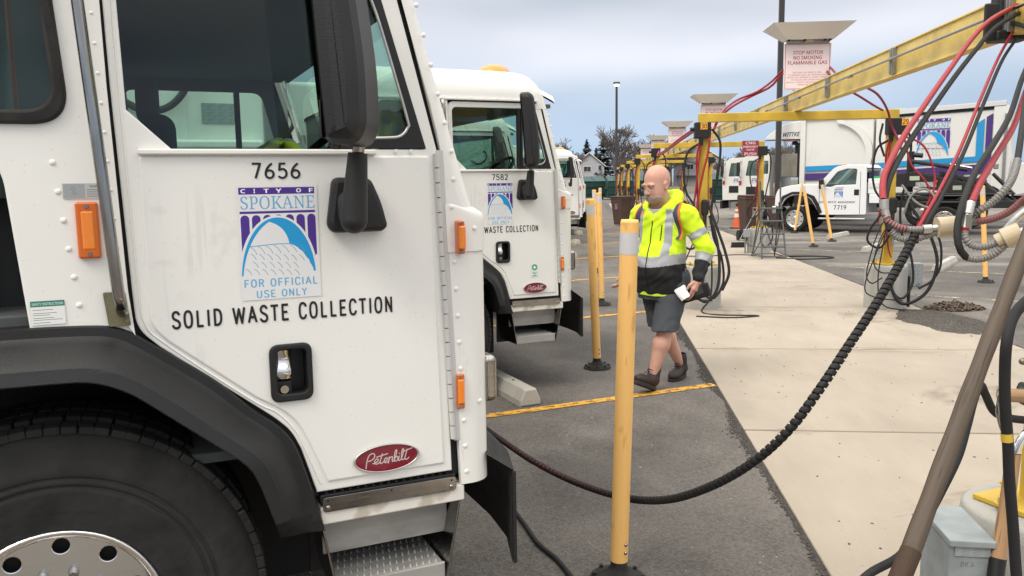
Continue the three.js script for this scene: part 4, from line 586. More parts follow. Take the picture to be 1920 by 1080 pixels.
{
  const h = hoseThing('banded_hose', 'grey hose with red bands rising to the right of the cream coupling');
  part(h, 'hose_core', tube(HP.redD, 0.012, 60, 12), M.greyHose); part(h, 'red_band', rings(HP.redD.slice(1), 0.0138, 0.0125, 0.006), std([0.36, 0.07, 0.075], 0.55)).userData.kind = 'stuff';
}
{
  const h = hoseThing('ribbed_hose', 'black hose ending in grey ribbed sleeve near the right edge');
  part(h, 'black_hose', tube(HP.blackD, 0.0125, 60, 12), M.hose); part(h, 'ribbed_sleeve', corr(HP.greyD, 0.0135, 0.012, 0.16), M.greyHose);
}
{
  const h = hoseThing('twin_fuel_hose', 'red and black hose pair with metal tag and second cream coupling, at the right edge');
  part(h, 'black_hose', tube(HP.blackC, 0.013, 90, 12), M.hose); part(h, 'corrugated_hose', corr(HP.corrCb, 0.0125), M.greyHose); part(h, 'red_hose', tube(HP.redC, 0.0135, 80, 12), M.red);
  part(h, 'crimp', [cyl([1.391, 1.55, -3.25], [1.368, 1.506, -3.22], 0.0165, 0.0165, 14)], M.alu);
  part(h, 'hose_tag', [cyl([1.368, 1.506, -3.22], [1.352, 1.457, -3.2], 0.014, 0.014, 12), rbox(0.022, 0.06, 0.004, 1.361, 1.48, -3.19, 0.002)], M.galv);
  part(h, 'red_collar', cyl([1.353, 1.462, -3.2], [1.35, 1.447, -3.2], 0.0165, 0.0165, 12), M.red);
  part(h, 'corrugated_hose', corr(HP.corrC, 0.0125), M.greyHose);
  part(h, 'coupling', [cyl([1.444, 1.425, -3.1], [1.492, 1.452, -3.08], 0.038, 0.036, 20), cyl([1.425, 1.415, -3.11], [1.45, 1.43, -3.1], 0.026, 0.026, 6)], M.valve);
  part(h, 'coupling_pipe', [cyl([1.487, 1.449, -3.08], [1.54, 1.48, -3.05], 0.016, 0.016, 10), tube([[1.449, 1.439, -3.12], [1.480, 1.493, -3.1], [1.522, 1.538, -3.08], [1.6, 1.6, -3.06]], 0.014, 20, 10)], M.alu);
}
{ // the wrapped filling hose that hangs across to the near truck
  const h = hoseThing('spiral_wrapped_hose', 'long black spiral-wrapped hose sagging across to the near truck');
  part(h, 'red_hose', tube(HP.redB, 0.008, 80, 10), M.red); part(h, 'black_hose', tube(HP.blackB, 0.009, 80, 10), M.hose);
  const c = curve(HP.spiral), pts = c.getSpacedPoints(60), cut = 33;
  part(h, 'inner_hose', tube(pts.slice(0, 35), 0.0102, 160, 10), M.hose); part(h, 'red_inner_hose', tube(pts.slice(34), 0.0116, 130, 10), std([0.5, 0.03, 0.05], 0.5));
  part(h, 'spiral_wrap', helix(pts.slice(0, 36), 0.0170, 0.026, 0.0206), M.twist);
  part(h, 'spiral_wrap', helix(pts.slice(35), 0.0158, 0.026, 0.022), M.twist);
}
{
  const h = hoseThing('ground_hose', 'thin black hose lying on the asphalt beside the front bumper');
  part(h, 'hose_run', tube([[-0.62, 0.30, -4.3], [-0.5, 0.1, -4.15], [-0.428, 0.013, -4.015], [-0.341, 0.013, -3.789], [-0.263, 0.013, -3.587], [-0.170, 0.013, -3.432], [-0.064, 0.013, -3.2], [0.06, 0.013, -3.08], [0.3, 0.013, -3.0]], 0.011, 70, 10), M.hose);
}
{
  const h = hoseThing('supply_hose', 'black hose with yellow tape hanging in front of the shovel handle');
  const p = [[1.6, 1.36, -2.7], [1.45, 1.37, -2.6], [1.327, 1.357, -2.5], [1.201, 1.316, -2.4], [1.133, 1.270, -2.35], [1.095, 1.208, -2.300], [1.095, 1.121, -2.300], [1.101, 1.032, -2.300], [1.114, 0.928, -2.300], [1.124, 0.823, -2.300], [1.140, 0.701, -2.300], [1.163, 0.516, -2.300], [1.2, 0.3, -2.3], [1.25, 0.03, -2.32]];
  part(h, 'hose_run', tube(p, 0.0145, 90, 12), M.hose); part(h, 'tape', cyl([1.1095, 0.955, -2.3], [1.1125, 0.932, -2.3], 0.0153, 0.0153, 12, true), std([0.62, 0.42, 0.05], 0.6));
  const q = hoseThing('drain_hose', 'thin brown hose curving behind the long shovel handle');
  part(q, 'hose_run', tube([[0.610, 0.525, -2.100], [0.726, 0.582, -2.200], [0.813, 0.645, -2.200], [0.890, 0.723, -2.250], [0.952, 0.796, -2.300], [1.009, 0.872, -2.350], [1.049, 0.942, -2.400], [1.086, 1.007, -2.450], [1.124, 1.039, -2.500], [1.163, 0.997, -2.550], [1.217, 0.928, -2.600], [1.270, 0.910, -2.600], [1.390, 0.889, -2.650]], 0.012, 80, 10), M.hose);
}
// twin hoses slung from the beam to the gantry posts
const sling = (name, label, runs) => { const h = hoseThing(name, label); for (const [n, p, r, m] of runs) part(h, n, tube(p, r, 40, 8), m); };
M.maroon = std([0.28, 0.03, 0.06], 0.5);
sling('slung_hose', 'red hose pair arching from plate 30 up behind the light pole', [['red_hose', [[1.47, 2.26, -10.75], [1.56, 2.42, -10.85], [1.77, 2.59, -11.10], [2.04, 2.73, -11.30], [2.27, 2.84, -11.30], [2.39, 2.98, -11.20], [2.59, 3.10, -11.10], [2.82, 3.04, -11.00], [2.78, 2.81, -10.30], [2.72, 2.69, -9.90]], 0.015, M.red], ['maroon_hose', [[1.50, 2.34, -10.75], [1.61, 2.51, -10.90], [1.83, 2.67, -11.20], [2.10, 2.78, -11.30], [2.30, 2.92, -11.30], [2.40, 3.03, -11.20], [2.62, 3.16, -11.10], [2.86, 3.08, -11.00], [2.81, 2.87, -10.30], [2.73, 2.71, -9.80]], 0.014, M.maroon], ['red_hose', [[1.43, 2.3, -10.7], [1.40, 2.0, -10.66], [1.33, 1.7, -10.64], [1.27, 1.3, -10.62], [1.33, 0.95, -10.6]], 0.014, M.red]]);
sling('slung_hose', 'maroon hose pair looping from the beam down to plate 29', [['maroon_hose', [[2.72, 2.59, -9.00], [3.07, 2.55, -9.60], [3.41, 2.44, -10.30], [3.57, 2.27, -10.60], [3.65, 2.10, -10.60], [3.74, 1.92, -10.65]], 0.014, M.maroon], ['maroon_hose', [[2.73, 2.62, -9.60], [3.00, 2.57, -10.00], [3.33, 2.50, -10.50], [3.49, 2.46, -10.70]], 0.014, M.maroon], ['black_hose', [[3.5, 2.3, -10.7], [3.46, 2.1, -10.66], [3.52, 1.9, -10.66]], 0.014, M.hose]]);
sling('slung_hose', 'red hose pair running left from plate 30 to the next gantry', [['red_hose', [[1.3, 2.3, -10.86], [1.2, 2.2, -12.4], [1.18, 2.13, -14.5], [1.24, 2.14, -17], [1.38, 2.26, -18.9]], 0.015, M.red], ['red_hose', [[1.32, 2.34, -10.86], [1.22, 2.25, -12.4], [1.21, 2.18, -14.5], [1.27, 2.18, -17], [1.4, 2.3, -18.9]], 0.015, M.maroon]]);
sling('slung_hose', 'red and white hose loops hanging under plate 29 in front of the dark pickup bed', [['red_hose', [[3.72, 2.15, -10.66], [3.95, 2.02, -10.6], [4.07, 1.7, -10.55], [4.05, 1.45, -10.5], [3.98, 1.3, -10.5]], 0.012, M.red], ['red_hose', [[3.73, 2.1, -10.6], [3.8, 1.8, -10.55], [3.95, 1.6, -10.5], [4.02, 1.4, -10.5], [3.9, 1.1, -10.5], [3.78, 0.72, -10.5]], 0.012, M.red], ['white_hose', [[3.72, 1.55, -10.6], [3.85, 1.35, -10.5], [4.0, 1.28, -10.45], [4.05, 1.4, -10.45], [3.95, 1.5, -10.5], [3.8, 1.42, -10.5], [3.74, 1.2, -10.55]], 0.014, M.greyHose], ['braided_hose', [[3.76, 1.4, -10.6], [3.9, 1.15, -10.5], [4.02, 0.95, -10.45], [4.1, 0.62, -10.4], [4.02, 0.3, -10.4], [3.86, 0.14, -10.42], [3.7, 0.12, -10.44], [3.6, 0.3, -10.48]], 0.02, M.twist], ['black_hose', [[3.8, 1.2, -10.6], [4.1, 0.95, -10.45], [4.15, 0.6, -10.42], [4.05, 0.4, -10.4], [3.9, 0.3, -10.4]], 0.014, M.hose], ['power_cable', [[3.58, 1.2, -10.6], [3.42, 0.95, -10.5], [3.3, 0.5, -10.45], [3.36, 0.36, -10.45], [3.5, 0.42, -10.5]], 0.008, M.hose], ['power_cable', [[3.6, 1.1, -10.6], [3.46, 0.9, -10.5], [3.38, 0.62, -10.45], [3.45, 0.5, -10.4], [3.62, 0.5, -10.4]], 0.008, M.hose], ['power_cable', [[3.58, 1.15, -10.62], [3.5, 0.85, -10.5], [3.44, 0.4, -10.46], [3.5, 0.1, -10.44], [3.75, -0.0 + 0.03, -10.4]], 0.008, M.hose]]);
sling('slung_hose', 'black and braided hose loops hanging beside the walking man from post 30', [['braided_hose', [[1.42, 1.2, -10.6], [1.5, 0.9, -10.5], [1.53, 0.6, -10.45], [1.5, 0.3, -10.4], [1.38, 0.14, -10.4], [1.26, 0.18, -10.42]], 0.018, M.twist], ['black_hose', [[1.40, 1.35, -10.6], [1.5, 1.05, -10.5], [1.6, 0.75, -10.45], [1.64, 0.5, -10.4], [1.56, 0.28, -10.4]], 0.018, M.hose], ['power_cable', [[1.4, 1.0, -10.55], [1.44, 0.6, -10.48], [1.42, 0.2, -10.4], [1.3, 0.03, -10.3], [1.5, 0.02, -10.1], [1.95, 0.02, -10.05], [1.6, 0.02, -9.9], [1.2, 0.02, -10.0]], 0.011, M.hose]]);
sling('floor_cable', 'black cable lying across the concrete between the pedestals', [['cable_run', [[1.6, 0.02, -18.2], [2.2, 0.02, -18.0], [3.1, 0.02, -18.3], [3.7, 0.02, -17.9], [4.6, 0.012, -18.0], [4.9, 0.012, -17.6], [4.2, 0.012, -17.3], [3.7, 0.025, -17.5]], 0.014, M.hose]]);

// ---------- boxes, tools and small things ----------
{
  const b = thing('electrical_box', 'light grey electrical box beside the near concrete pedestal', 'electrical box', [1.085, 0, -2.43], -0.05);
  const g = M.greybox;
  part(b, 'cabinet', boxUV(rbox(0.115, 0.57, 0.24, 0, 0.30, -0.1, 0.006)), g); part(b, 'lid', boxUV(rbox(0.128, 0.022, 0.27, 0, 0.592, -0.1, 0.005)), g); part(b, 'lid_lip', rbox(0.098, 0.03, 0.006, 0.004, 0.565, 0.022, 0.002), g);
  part(b, 'marker_writing', new THREE.PlaneGeometry(0.07, 0.022).translate(0.0, 0.525, 0.0222), print(0.07, 0.022, 4000, (x, w, h) => { x.clearRect(0, 0, w, h); x.strokeStyle = 'rgba(70,78,82,.75)'; x.lineWidth = 4; x.stroke(new Path2D('M40 12L36 70M40 12C70 8 74 34 42 38C80 38 74 72 36 70M92 12L88 72M92 40L120 12M100 36L122 72M140 70L146 66M168 14L150 60L190 52M215 20L222 16M235 22L243 17')); }));
  const e = thing('junction_box', 'small grey junction box on a conduit beside the pedestal under plate 29', 'electrical box', [4.02, 0, -10.86]);
  part(e, 'cabinet', rbox(0.15, 0.3, 0.12, 0, 0.42, 0, 0.012), M.greybox); part(e, 'conduit', cyl([-0.08, 0, 0.03], [-0.08, 0.4, 0.03], 0.022, 0.022, 10), M.frame);
  part(e, 'padlock', [new THREE.TorusGeometry(0.018, 0.005, 6, 12).translate(0.02, 0.3, 0.065), rbox(0.035, 0.04, 0.02, 0.02, 0.275, 0.065, 0.005)], M.steel);
  const j = thing('junction_box', 'grey box on two conduits left of the pedestal behind the ladder', 'electrical box', [3.33, 0, -18.75]);
  part(j, 'cabinet', rbox(0.14, 0.18, 0.1, 0, 0.46, 0, 0.01), M.greybox); part(j, 'conduit', cyl([-0.03, 0, 0], [-0.03, 0.4, 0], 0.018, 0.018, 8), M.galv); part(j, 'conduit', cyl([0.03, 0, 0], [0.03, 0.4, 0], 0.018, 0.018, 8), M.galv);
}
{
  const woodA = std([0.105, 0.076, 0.053], 0.62, 0, { map: rep(T.wood, 1), bumpMap: rep(T.wood, 1), bumpScale: 0.002 }), rust = std([0.06, 0.035, 0.022], 0.75, 0.3, { bumpMap: rep(T.soft, 10), bumpScale: 0.002 });
  const shaftUV = (g, L) => { const u = g.attributes.uv; for (let i = 0; i < u.count; i++) u.setXY(i, u.getX(i) * 0.13 + 0.1, u.getY(i) * L); return g; };
  const swapUV = (g, L) => { const u = g.attributes.uv; for (let i = 0; i < u.count; i++) u.setXY(i, u.getY(i) * L, u.getX(i) * 0.35); return g; };
  const s = thing('long_shovel', 'weathered grey wooden shovel handle leaning in the right foreground', 'shovel', [0, 0, 0]);
  part(s, 'handle', swapUV(tubeR([[0.667, 0.847, -1.76], [0.83, 1.107, -1.93], [1.045, 1.452, -2.15], [1.19, 1.69, -2.3]], (t) => lerp(0.0205, 0.0178, t) + 0.0006 * Math.sin(t * 40), 60, 18), 1.1), woodA);
  part(s, 'socket', tubeR([[0.08, -0.02 + 0.08, -1.16], [0.35, 0.37, -1.45], [0.60, 0.755, -1.69], [0.672, 0.853, -1.765]], (t) => lerp(0.027, 0.0222, t), 30, 16), rust);
  const bl = new THREE.Shape([[-0.1, 0.05], [-0.11, -0.2], [0, -0.32], [0.11, -0.2], [0.1, 0.05]].map((p) => new THREE.Vector2(...p)));
  part(s, 'blade', plate(bl, 0.005).rotateX(-0.6).translate(0.1, 0.3, -1.2), rust);
  const woodB = std([0.52, 0.32, 0.17], 0.55, 0, { map: rep(T.wood, 1), bumpMap: rep(T.wood, 1), bumpScale: 0.0008 });
  const d = thing('d_handle_shovel', 'shovel with tan wooden shaft and chrome forked D-handle at the right edge', 'shovel', [0, 0, 0]);
  part(d, 'grip', swapUV(cyl([1.155, 1.023, -2.45], [1.28, 1.019, -2.45], 0.0195, 0.0195, 18), 0.12), woodB);
  for (const p of [[[1.160, 1.022, -2.45], [1.158, 0.975, -2.45], [1.170, 0.93, -2.45], [1.188, 0.892, -2.45], [1.199, 0.852, -2.45], [1.2, 0.83, -2.45]], [[1.276, 1.019, -2.45], [1.274, 0.975, -2.45], [1.25, 0.93, -2.45], [1.224, 0.895, -2.45], [1.21, 0.852, -2.45], [1.208, 0.83, -2.45]]]) part(d, 'fork_arm', tubeR(p, (t) => lerp(0.0085, 0.013, t), 40, 12), M.chrome);
  part(d, 'grip_rivet', cyl([1.152, 1.023, -2.448], [1.158, 1.023, -2.448], 0.011, 0.011, 10), M.chrome);
  part(d, 'shaft', swapUV(tubeR([[1.205, 0.85, -2.45], [1.2, 0.8, -2.447], [1.18, 0.68, -2.425], [1.154, 0.54, -2.4]], (t) => lerp(0.0195, 0.021, t), 30, 16), 0.4), woodB);
  part(d, 'socket', tubeR([[1.156, 0.552, -2.402], [1.13, 0.42, -2.37], [1.08, 0.2, -2.32]], () => 0.0225, 16, 14), M.black);
  part(d, 'blade', rbox(0.24, 0.28, 0.006, 1.055, 0.14, -2.30, 0.003), rust);
  part(d, 'paint_speck', [cyl([1.1935, 0.745, -2.419], [1.195, 0.775, -2.424], 0.007, 0.006, 8)], M.white2);
}
{
  const v = thing('valve_manifold', 'upright stack of tarnished brass valves and fittings by the yellow post', 'valve', [1.33, 0, -2.62]);
  const Bm = std([0.33, 0.29, 0.23], 0.45, 0.75, { map: rep(T.smudge, 8) });
  part(v, 'pipe', cyl([0, 0.97, 0], [-0.004, 1.45, 0], 0.008, 0.008, 10), Bm);
  for (const [h, r, l] of [[1.0, 0.013, 0.025], [1.03, 0.016, 0.022], [1.065, 0.013, 0.03], [1.10, 0.017, 0.022], [1.13, 0.013, 0.02], [1.165, 0.018, 0.03], [1.21, 0.015, 0.04], [1.26, 0.019, 0.05], [1.33, 0.016, 0.03]]) part(v, 'fitting', cyl([0, h, 0], [0, h + l, 0], r, r * 0.9, 6), Bm);
  part(v, 'valve_lever', [cyl([0, 1.085, 0], [-0.03, 1.085, 0.0], 0.008, 0.008, 8), sphere(0.011, -0.033, 1.085, 0)], Bm);
  part(v, 'regulator', [cyl([-0.03, 0.985, 0], [0.05, 0.985, 0], 0.035, 0.04, 16), sphere(0.035, 0.0, 0.99, 0.0), rbox(0.09, 0.03, 0.05, 0.01, 0.965, 0.0, 0.01)], std([0.10, 0.12, 0.12], 0.5, 0.4));
}
// --- delineator posts, wheel stops
function makePost(label, group) {
  const p = thing('delineator_post', label, 'post', [0, 0, 0], 0, group);
  part(p, 'tube', lathe([[0.036, 0.095], [0.0365, 0.1], [0.036, 1.488], [0.033, 1.5], [0, 1.502]], 28), M.post);
  part(p, 'reflective_band', lathe([[0.0368, 1.365], [0.037, 1.37], [0.037, 1.445], [0.0368, 1.45]], 28), std([0.62, 0.61, 0.62], 0.4, 0.1, { bumpMap: rep(T.grain, 30), bumpScale: 0.0004 }));
  const b = part(p, 'rubber_base', lathe([[0, 0.13], [0.033, 0.13], [0.034, 0.075], [0.045, 0.055], [0.085, 0.03], [0.118, 0.018], [0.122, 0.0]], 32), M.rubber);
  for (let i = 0; i < 8; i++) { const a = i * 0.785; part(b, 'base_bolt', cyl([Math.cos(a) * 0.1, 0.024, Math.sin(a) * 0.1], [Math.cos(a) * 0.1, 0.038, Math.sin(a) * 0.1], 0.01, 0.009, 6), M.frame); }
  for (const h of [0.14, 0.175]) part(p, 'rivet', sphere(0.008, 0.024, h, 0.027, 10, 8), M.steel);
  return p;
}
const LG = 'amber delineator posts on the left of the island', RG = 'amber delineator posts on the right of the island';
const P0 = makePost('amber post with white band, largest and in front of the walking man', LG); P0.position.set(0.09, 0, -3.36);
const tilt = (p, x, z, tx, tz) => { p.quaternion.setFromUnitVectors(V(0, 1, 0), V(tx - x, 1.5, tz - z).normalize()); };
P0.position.z = -3.275; tilt(P0, 0.09, -3.275, 0.132, -3.27);
for (const [x, z, tx, tz, l, g] of [[0.01, -7.25, -0.05, -7.22, 'leaning amber post just left of the walking man', LG], [0.08, -11.05, 0.04, -11.1, 'amber post behind the leaning one, seen past the second truck', LG], [0.02, -15.0, -0.03, -15.05, 'far amber post, tip over the wheel stops on the left', LG], [0.06, -18.9, 0.1, -18.9, 'farthest amber post on the left side', LG],
  [6.01, -25.87, 6.18, -25.8, 'amber post in front of the pickup front wheel, leaning right', RG], [5.23, -20.56, 4.96, -20.6, 'amber post leaning left before the pickup fender', RG], [6.12, -22.25, 5.82, -22.25, 'amber post leaning left across the pickup door', RG], [6.02, -13.41, 5.89, -13.41, 'amber post on the right, under the grey corrugated hose', RG], [6.0, -31.29, 5.75, -31.3, 'amber post in front of the white cab door', RG], [6.33, -29.9, 6.22, -29.9, 'amber post at the nose of the pickup', RG]]) { const p = dup(P0, [x, 0, z], 0, l, g); tilt(p, x, z, tx, tz); }
function makeStop(label, group) {
  const s = thing('wheel_stop', label, 'wheel stop', [0, 0, 0], 0, group);
  const sh = new THREE.Shape([[-0.085, 0], [0.085, 0], [0.085, 0.045], [0.05, 0.125], [0.035, 0.13], [-0.035, 0.13], [-0.05, 0.125], [-0.085, 0.045]].map((p) => new THREE.Vector2(...p)));
  const g = new THREE.ExtrudeGeometry(sh, { depth: 1.79, bevelEnabled: true, bevelThickness: 0.02, bevelSize: 0.012, bevelOffset: -0.012, bevelSegments: 2 }).translate(0, 0, -0.895);
  part(s, 'block', boxUV(g), std([0.50, 0.48, 0.43], 0.92, 0, { map: rep(T.concrete, 0.8), bumpMap: rep(T.grain, 2.5), bumpScale: 0.004 }));
  for (const z of [-0.6, 0.6]) part(s, 'anchor_pin', cyl([0, 0.125, z], [0, 0.134, z], 0.012, 0.012, 8), M.frame);
  return s;
}
const W0 = makeStop('grey concrete wheel stop against the yellow line by the near truck', 'wheel stops on the left'); W0.position.set(-0.94, 0, -6.76); W0.rotation.y = Math.PI / 6;
['wheel stop hidden partly by the second truck flap', 'pale wheel stop beyond the second truck', 'next pale wheel stop in the row left of the posts', 'far pale wheel stop in the row left of the posts', 'farthest pale wheel stop on the left'].forEach((l, k) => dup(W0, [-0.92, 0, -6.76 - 3.97 * (k + 1)], Math.PI / 6, l, 'wheel stops on the left'));
[[-14.9, 'concrete wheel stop on the right, beyond the dark chain heap'], [-18.8, 'concrete wheel stop behind the post with plate 29'], [-22.9, 'concrete wheel stop beneath the pickup door'], [-26.9, 'concrete wheel stop under the pickup front wheel']].forEach(([z, l]) => dup(W0, [6.35 + (z < -20 ? 0.35 : 0), 0, z - 0.85], -Math.PI / 6, l, 'wheel stops on the right'));
// --- rolling ladder behind pedestal 29
{
  const l = thing('rolling_ladder', 'grey steel step ladder standing beside the concrete pedestal', 'ladder', [3.62, 0, -17.5], 0.12), m = std([0.13, 0.135, 0.14], 0.5, 0.5);
  for (const s of [-1, 1]) { part(l, 'rail', tube([[0.25 * s, 0.0, 0.15], [0.23 * s, 0.6, 0.0], [0.21 * s, 1.15, -0.15], [0.21 * s, 1.6, -0.2]], 0.018, 20, 8), m); part(l, 'back_leg', tube([[0.24 * s, 0.0, -0.55], [0.2 * s, 1.1, -0.2]], 0.016, 8, 8), m); part(l, 'brace', cyl([0.24 * s, 0.1, -0.5], [0.22 * s, 0.85, -0.05], 0.012, 0.012, 8), m); part(l, 'base_bar', cyl([0.25 * s, 0.06, 0.15], [0.25 * s, 0.06, -0.55], 0.014, 0.014, 8), m); }
  [0.26, 0.52, 0.78, 1.04].forEach((h) => part(l, 'step', rbox(0.46, 0.03, 0.14, 0, h, 0.1 - h * 0.22, 0.008), m));
  part(l, 'cross_brace', [cyl([-0.24, 0.05, -0.5], [0.2, 1.0, -0.22], 0.012, 0.012, 8), cyl([0.24, 0.05, -0.5], [-0.2, 1.0, -0.22], 0.012, 0.012, 8), cyl([-0.24, 0.06, -0.55], [0.24, 0.06, -0.55], 0.014, 0.014, 8), cyl([-0.25, 0.06, 0.15], [0.25, 0.06, 0.15], 0.014, 0.014, 8)], m);
}
{ // push broom against the pedestal
  const b = thing('push_broom', 'push broom with black bristle head leaning by the brown bin', 'broom', [3.42, 0, -20.4]);
  part(b, 'bristles', crease(plate([[-0.18, 0.0], [0.18, 0.0], [0.15, 0.1], [-0.15, 0.1]], 0.09, 0.01, [], 0.045), 0.5), M.black); part(b, 'head', rbox(0.32, 0.04, 0.08, 0, 0.12, 0, 0.01), M.frame); part(b, 'stick', cyl([0, 0.12, 0], [0.42, 0.85, -0.1], 0.013, 0.013, 8), M.galv);
  b.rotation.y = 0.1;
}
function makeBin(label) {
  const b = thing('wheeled_bin', label, 'trash bin', [0, 0, 0], 0, 'brown wheeled trash bins'), m = std([0.085, 0.042, 0.028], 0.6, 0, { map: rep(T.smudge, 2) });
  const q = [[0, 0.08, 0.22, 0.24], [0.5, 0.45, 0.26, 0.29], [0.92, 0.0, 0.30, 0.34], [1.0, 0, 0.30, 0.34]].map(([h, , a, c]) => [[-a, h + 0.05, c], [a, h + 0.05, c], [a, h + 0.05, -c], [-a, h + 0.05, -c], [-a, h + 0.05, c]]);
  part(b, 'bin_body', crease(grid(q), 0.3), m); part(b, 'rim', rbox(0.64, 0.05, 0.72, 0, 1.02, 0, 0.02), m); part(b, 'lid', rbox(0.63, 0.05, 0.72, 0, 1.075, 0.01, 0.025, 3), m); part(b, 'handle', cyl([-0.25, 1.0, -0.4], [0.25, 1.0, -0.4], 0.02, 0.02, 8), m);
  for (const s of [-1, 1]) part(b, 'wheel', cyl([s * 0.24, 0.13, -0.26], [s * 0.31, 0.13, -0.26], 0.13, 0.13, 20), M.rubber);
  part(b, 'bin_stencil', new THREE.PlaneGeometry(0.16, 0.2).translate(0, 0.72, 0.328).rotateX(0), print(0.16, 0.2, 500, (x, w, h) => { x.clearRect(0, 0, w, h); x.strokeStyle = 'rgba(205,190,185,.8)'; x.lineWidth = 7; x.strokeRect(12, 8, w - 24, h - 16); x.beginPath(); x.moveTo(20, h * 0.5); x.lineTo(w - 20, h * 0.5); x.moveTo(w * 0.3, h * 0.7); x.lineTo(w * 0.7, h * 0.72); x.stroke(); }));
  return b;
}
const B0 = makeBin('brown bin with white stencil, left of the walking man'); B0.position.set(1.0, 0, -30.9); B0.rotation.y = -0.9;
dup(B0, [4.1, 0, -22.6], 0.2, 'brown bin with closed lid beside the traffic cone').scale.set(0.85, 1.12, 0.85);
dup(B0, [6.05, 0, -28.2], 0.3, 'brown bin at the foot of the large light pole');
{
  const c = thing('traffic_cone', 'orange traffic cone with white collars near the brown bin', 'traffic cone', [4.75, 0, -28.7]);
  const om = std([0.72, 0.13, 0.035], 0.6), R = (h) => lerp(0.15, 0.03, (h - 0.03) / 0.7);
  part(c, 'base', rbox(0.4, 0.035, 0.4, 0, 0.018, 0, 0.015), M.rubber); part(c, 'cone', lathe([[R(0.03) + 0.02, 0.03], [R(0.08), 0.08], [R(0.73), 0.73], [0.02, 0.735]], 24), om);
  part(c, 'collar', lathe([[R(0.38) + 0.003, 0.38], [R(0.5) + 0.003, 0.5]], 24), M.white2); part(c, 'collar', lathe([[R(0.58) + 0.003, 0.58], [R(0.65) + 0.003, 0.65]], 24), M.white2);
}
{ // tyre chain dropped in a heap
  const c = thing('tyre_chain', 'rusty tyre chain lying in a heap on the asphalt', 'chain', [4.45, 0, -10.7]), cm = std([0.16, 0.12, 0.09], 0.6, 0.6), g = [];
  for (let i = 0; i < 240; i++) { const a = rnd() * 6.28, r = Math.sqrt(rnd()); const x = Math.cos(a) * r * 0.34, z = Math.sin(a) * r * 0.2; g.push(new THREE.TorusGeometry(0.022, 0.006, 5, 9).scale(1.4, 1, 1).rotateX(rnd() * 3).rotateY(rnd() * 6).rotateZ(rr(-0.4, 0.4)).translate(x, 0.014 + rnd() * 0.085 * (1 - r * r), z)); }
  part(c, 'chain_links', merge(g), cm).userData.kind = 'stuff';
}
function makePole(label) {
  const p = thing('light_pole', label, 'light pole', [0, 0, 0], 0), m = std([0.045, 0.04, 0.038], 0.5, 0.2);
  part(p, 'mast', rbox(0.17, 9.0, 0.17, 0, 5.0, 0, 0.012), m); part(p, 'plinth', lathe([[0, 0.8], [0.28, 0.8], [0.3, 0.77], [0.3, 0]], 24), M.conc2);
  part(p, 'lamp_arm', rbox(0.08, 0.08, 0.5, 0, 9.4, 0.25, 0.01), m); part(p, 'lamp_head', rbox(0.42, 0.2, 0.62, 0, 9.5, 0.5, 0.04), m); part(p, 'lamp_glass', rbox(0.34, 0.02, 0.5, 0, 9.39, 0.5, 0.005), M.white2);
  return p;
}
const LP = makePole('tall dark square light pole rising past the warning sign'); LP.position.set(6.25, 0, -29.6);
{
  const p = thing('street_lamp', 'slim distant lamp post with pale head above the trees', 'lamp post', [1.6, 0, -65]), m = std([0.05, 0.05, 0.055], 0.5, 0.2);
  part(p, 'mast', cyl([0, 0, 0], [0, 8.9, 0], 0.11, 0.085, 12), m); part(p, 'lamp_head', rbox(0.5, 0.14, 0.5, 0, 9.06, 0, 0.04), m); part(p, 'lamp_glass', lathe([[0.2, 0.08], [0.2, -0.06], [0.14, -0.13], [0, -0.15]], 16).translate(0, 8.93, 0), new THREE.MeshStandardMaterial({ color: lin(0.8, 0.78, 0.7), emissive: lin(1, 0.9, 0.72), emissiveIntensity: 1.2, roughness: 0.5 }));
  const pl = new THREE.PointLight(new THREE.Color(1, 0.9, 0.72), 12); pl.position.set(1.6, 8.72, -65); pl.castShadow = true; scene.add(pl);
}
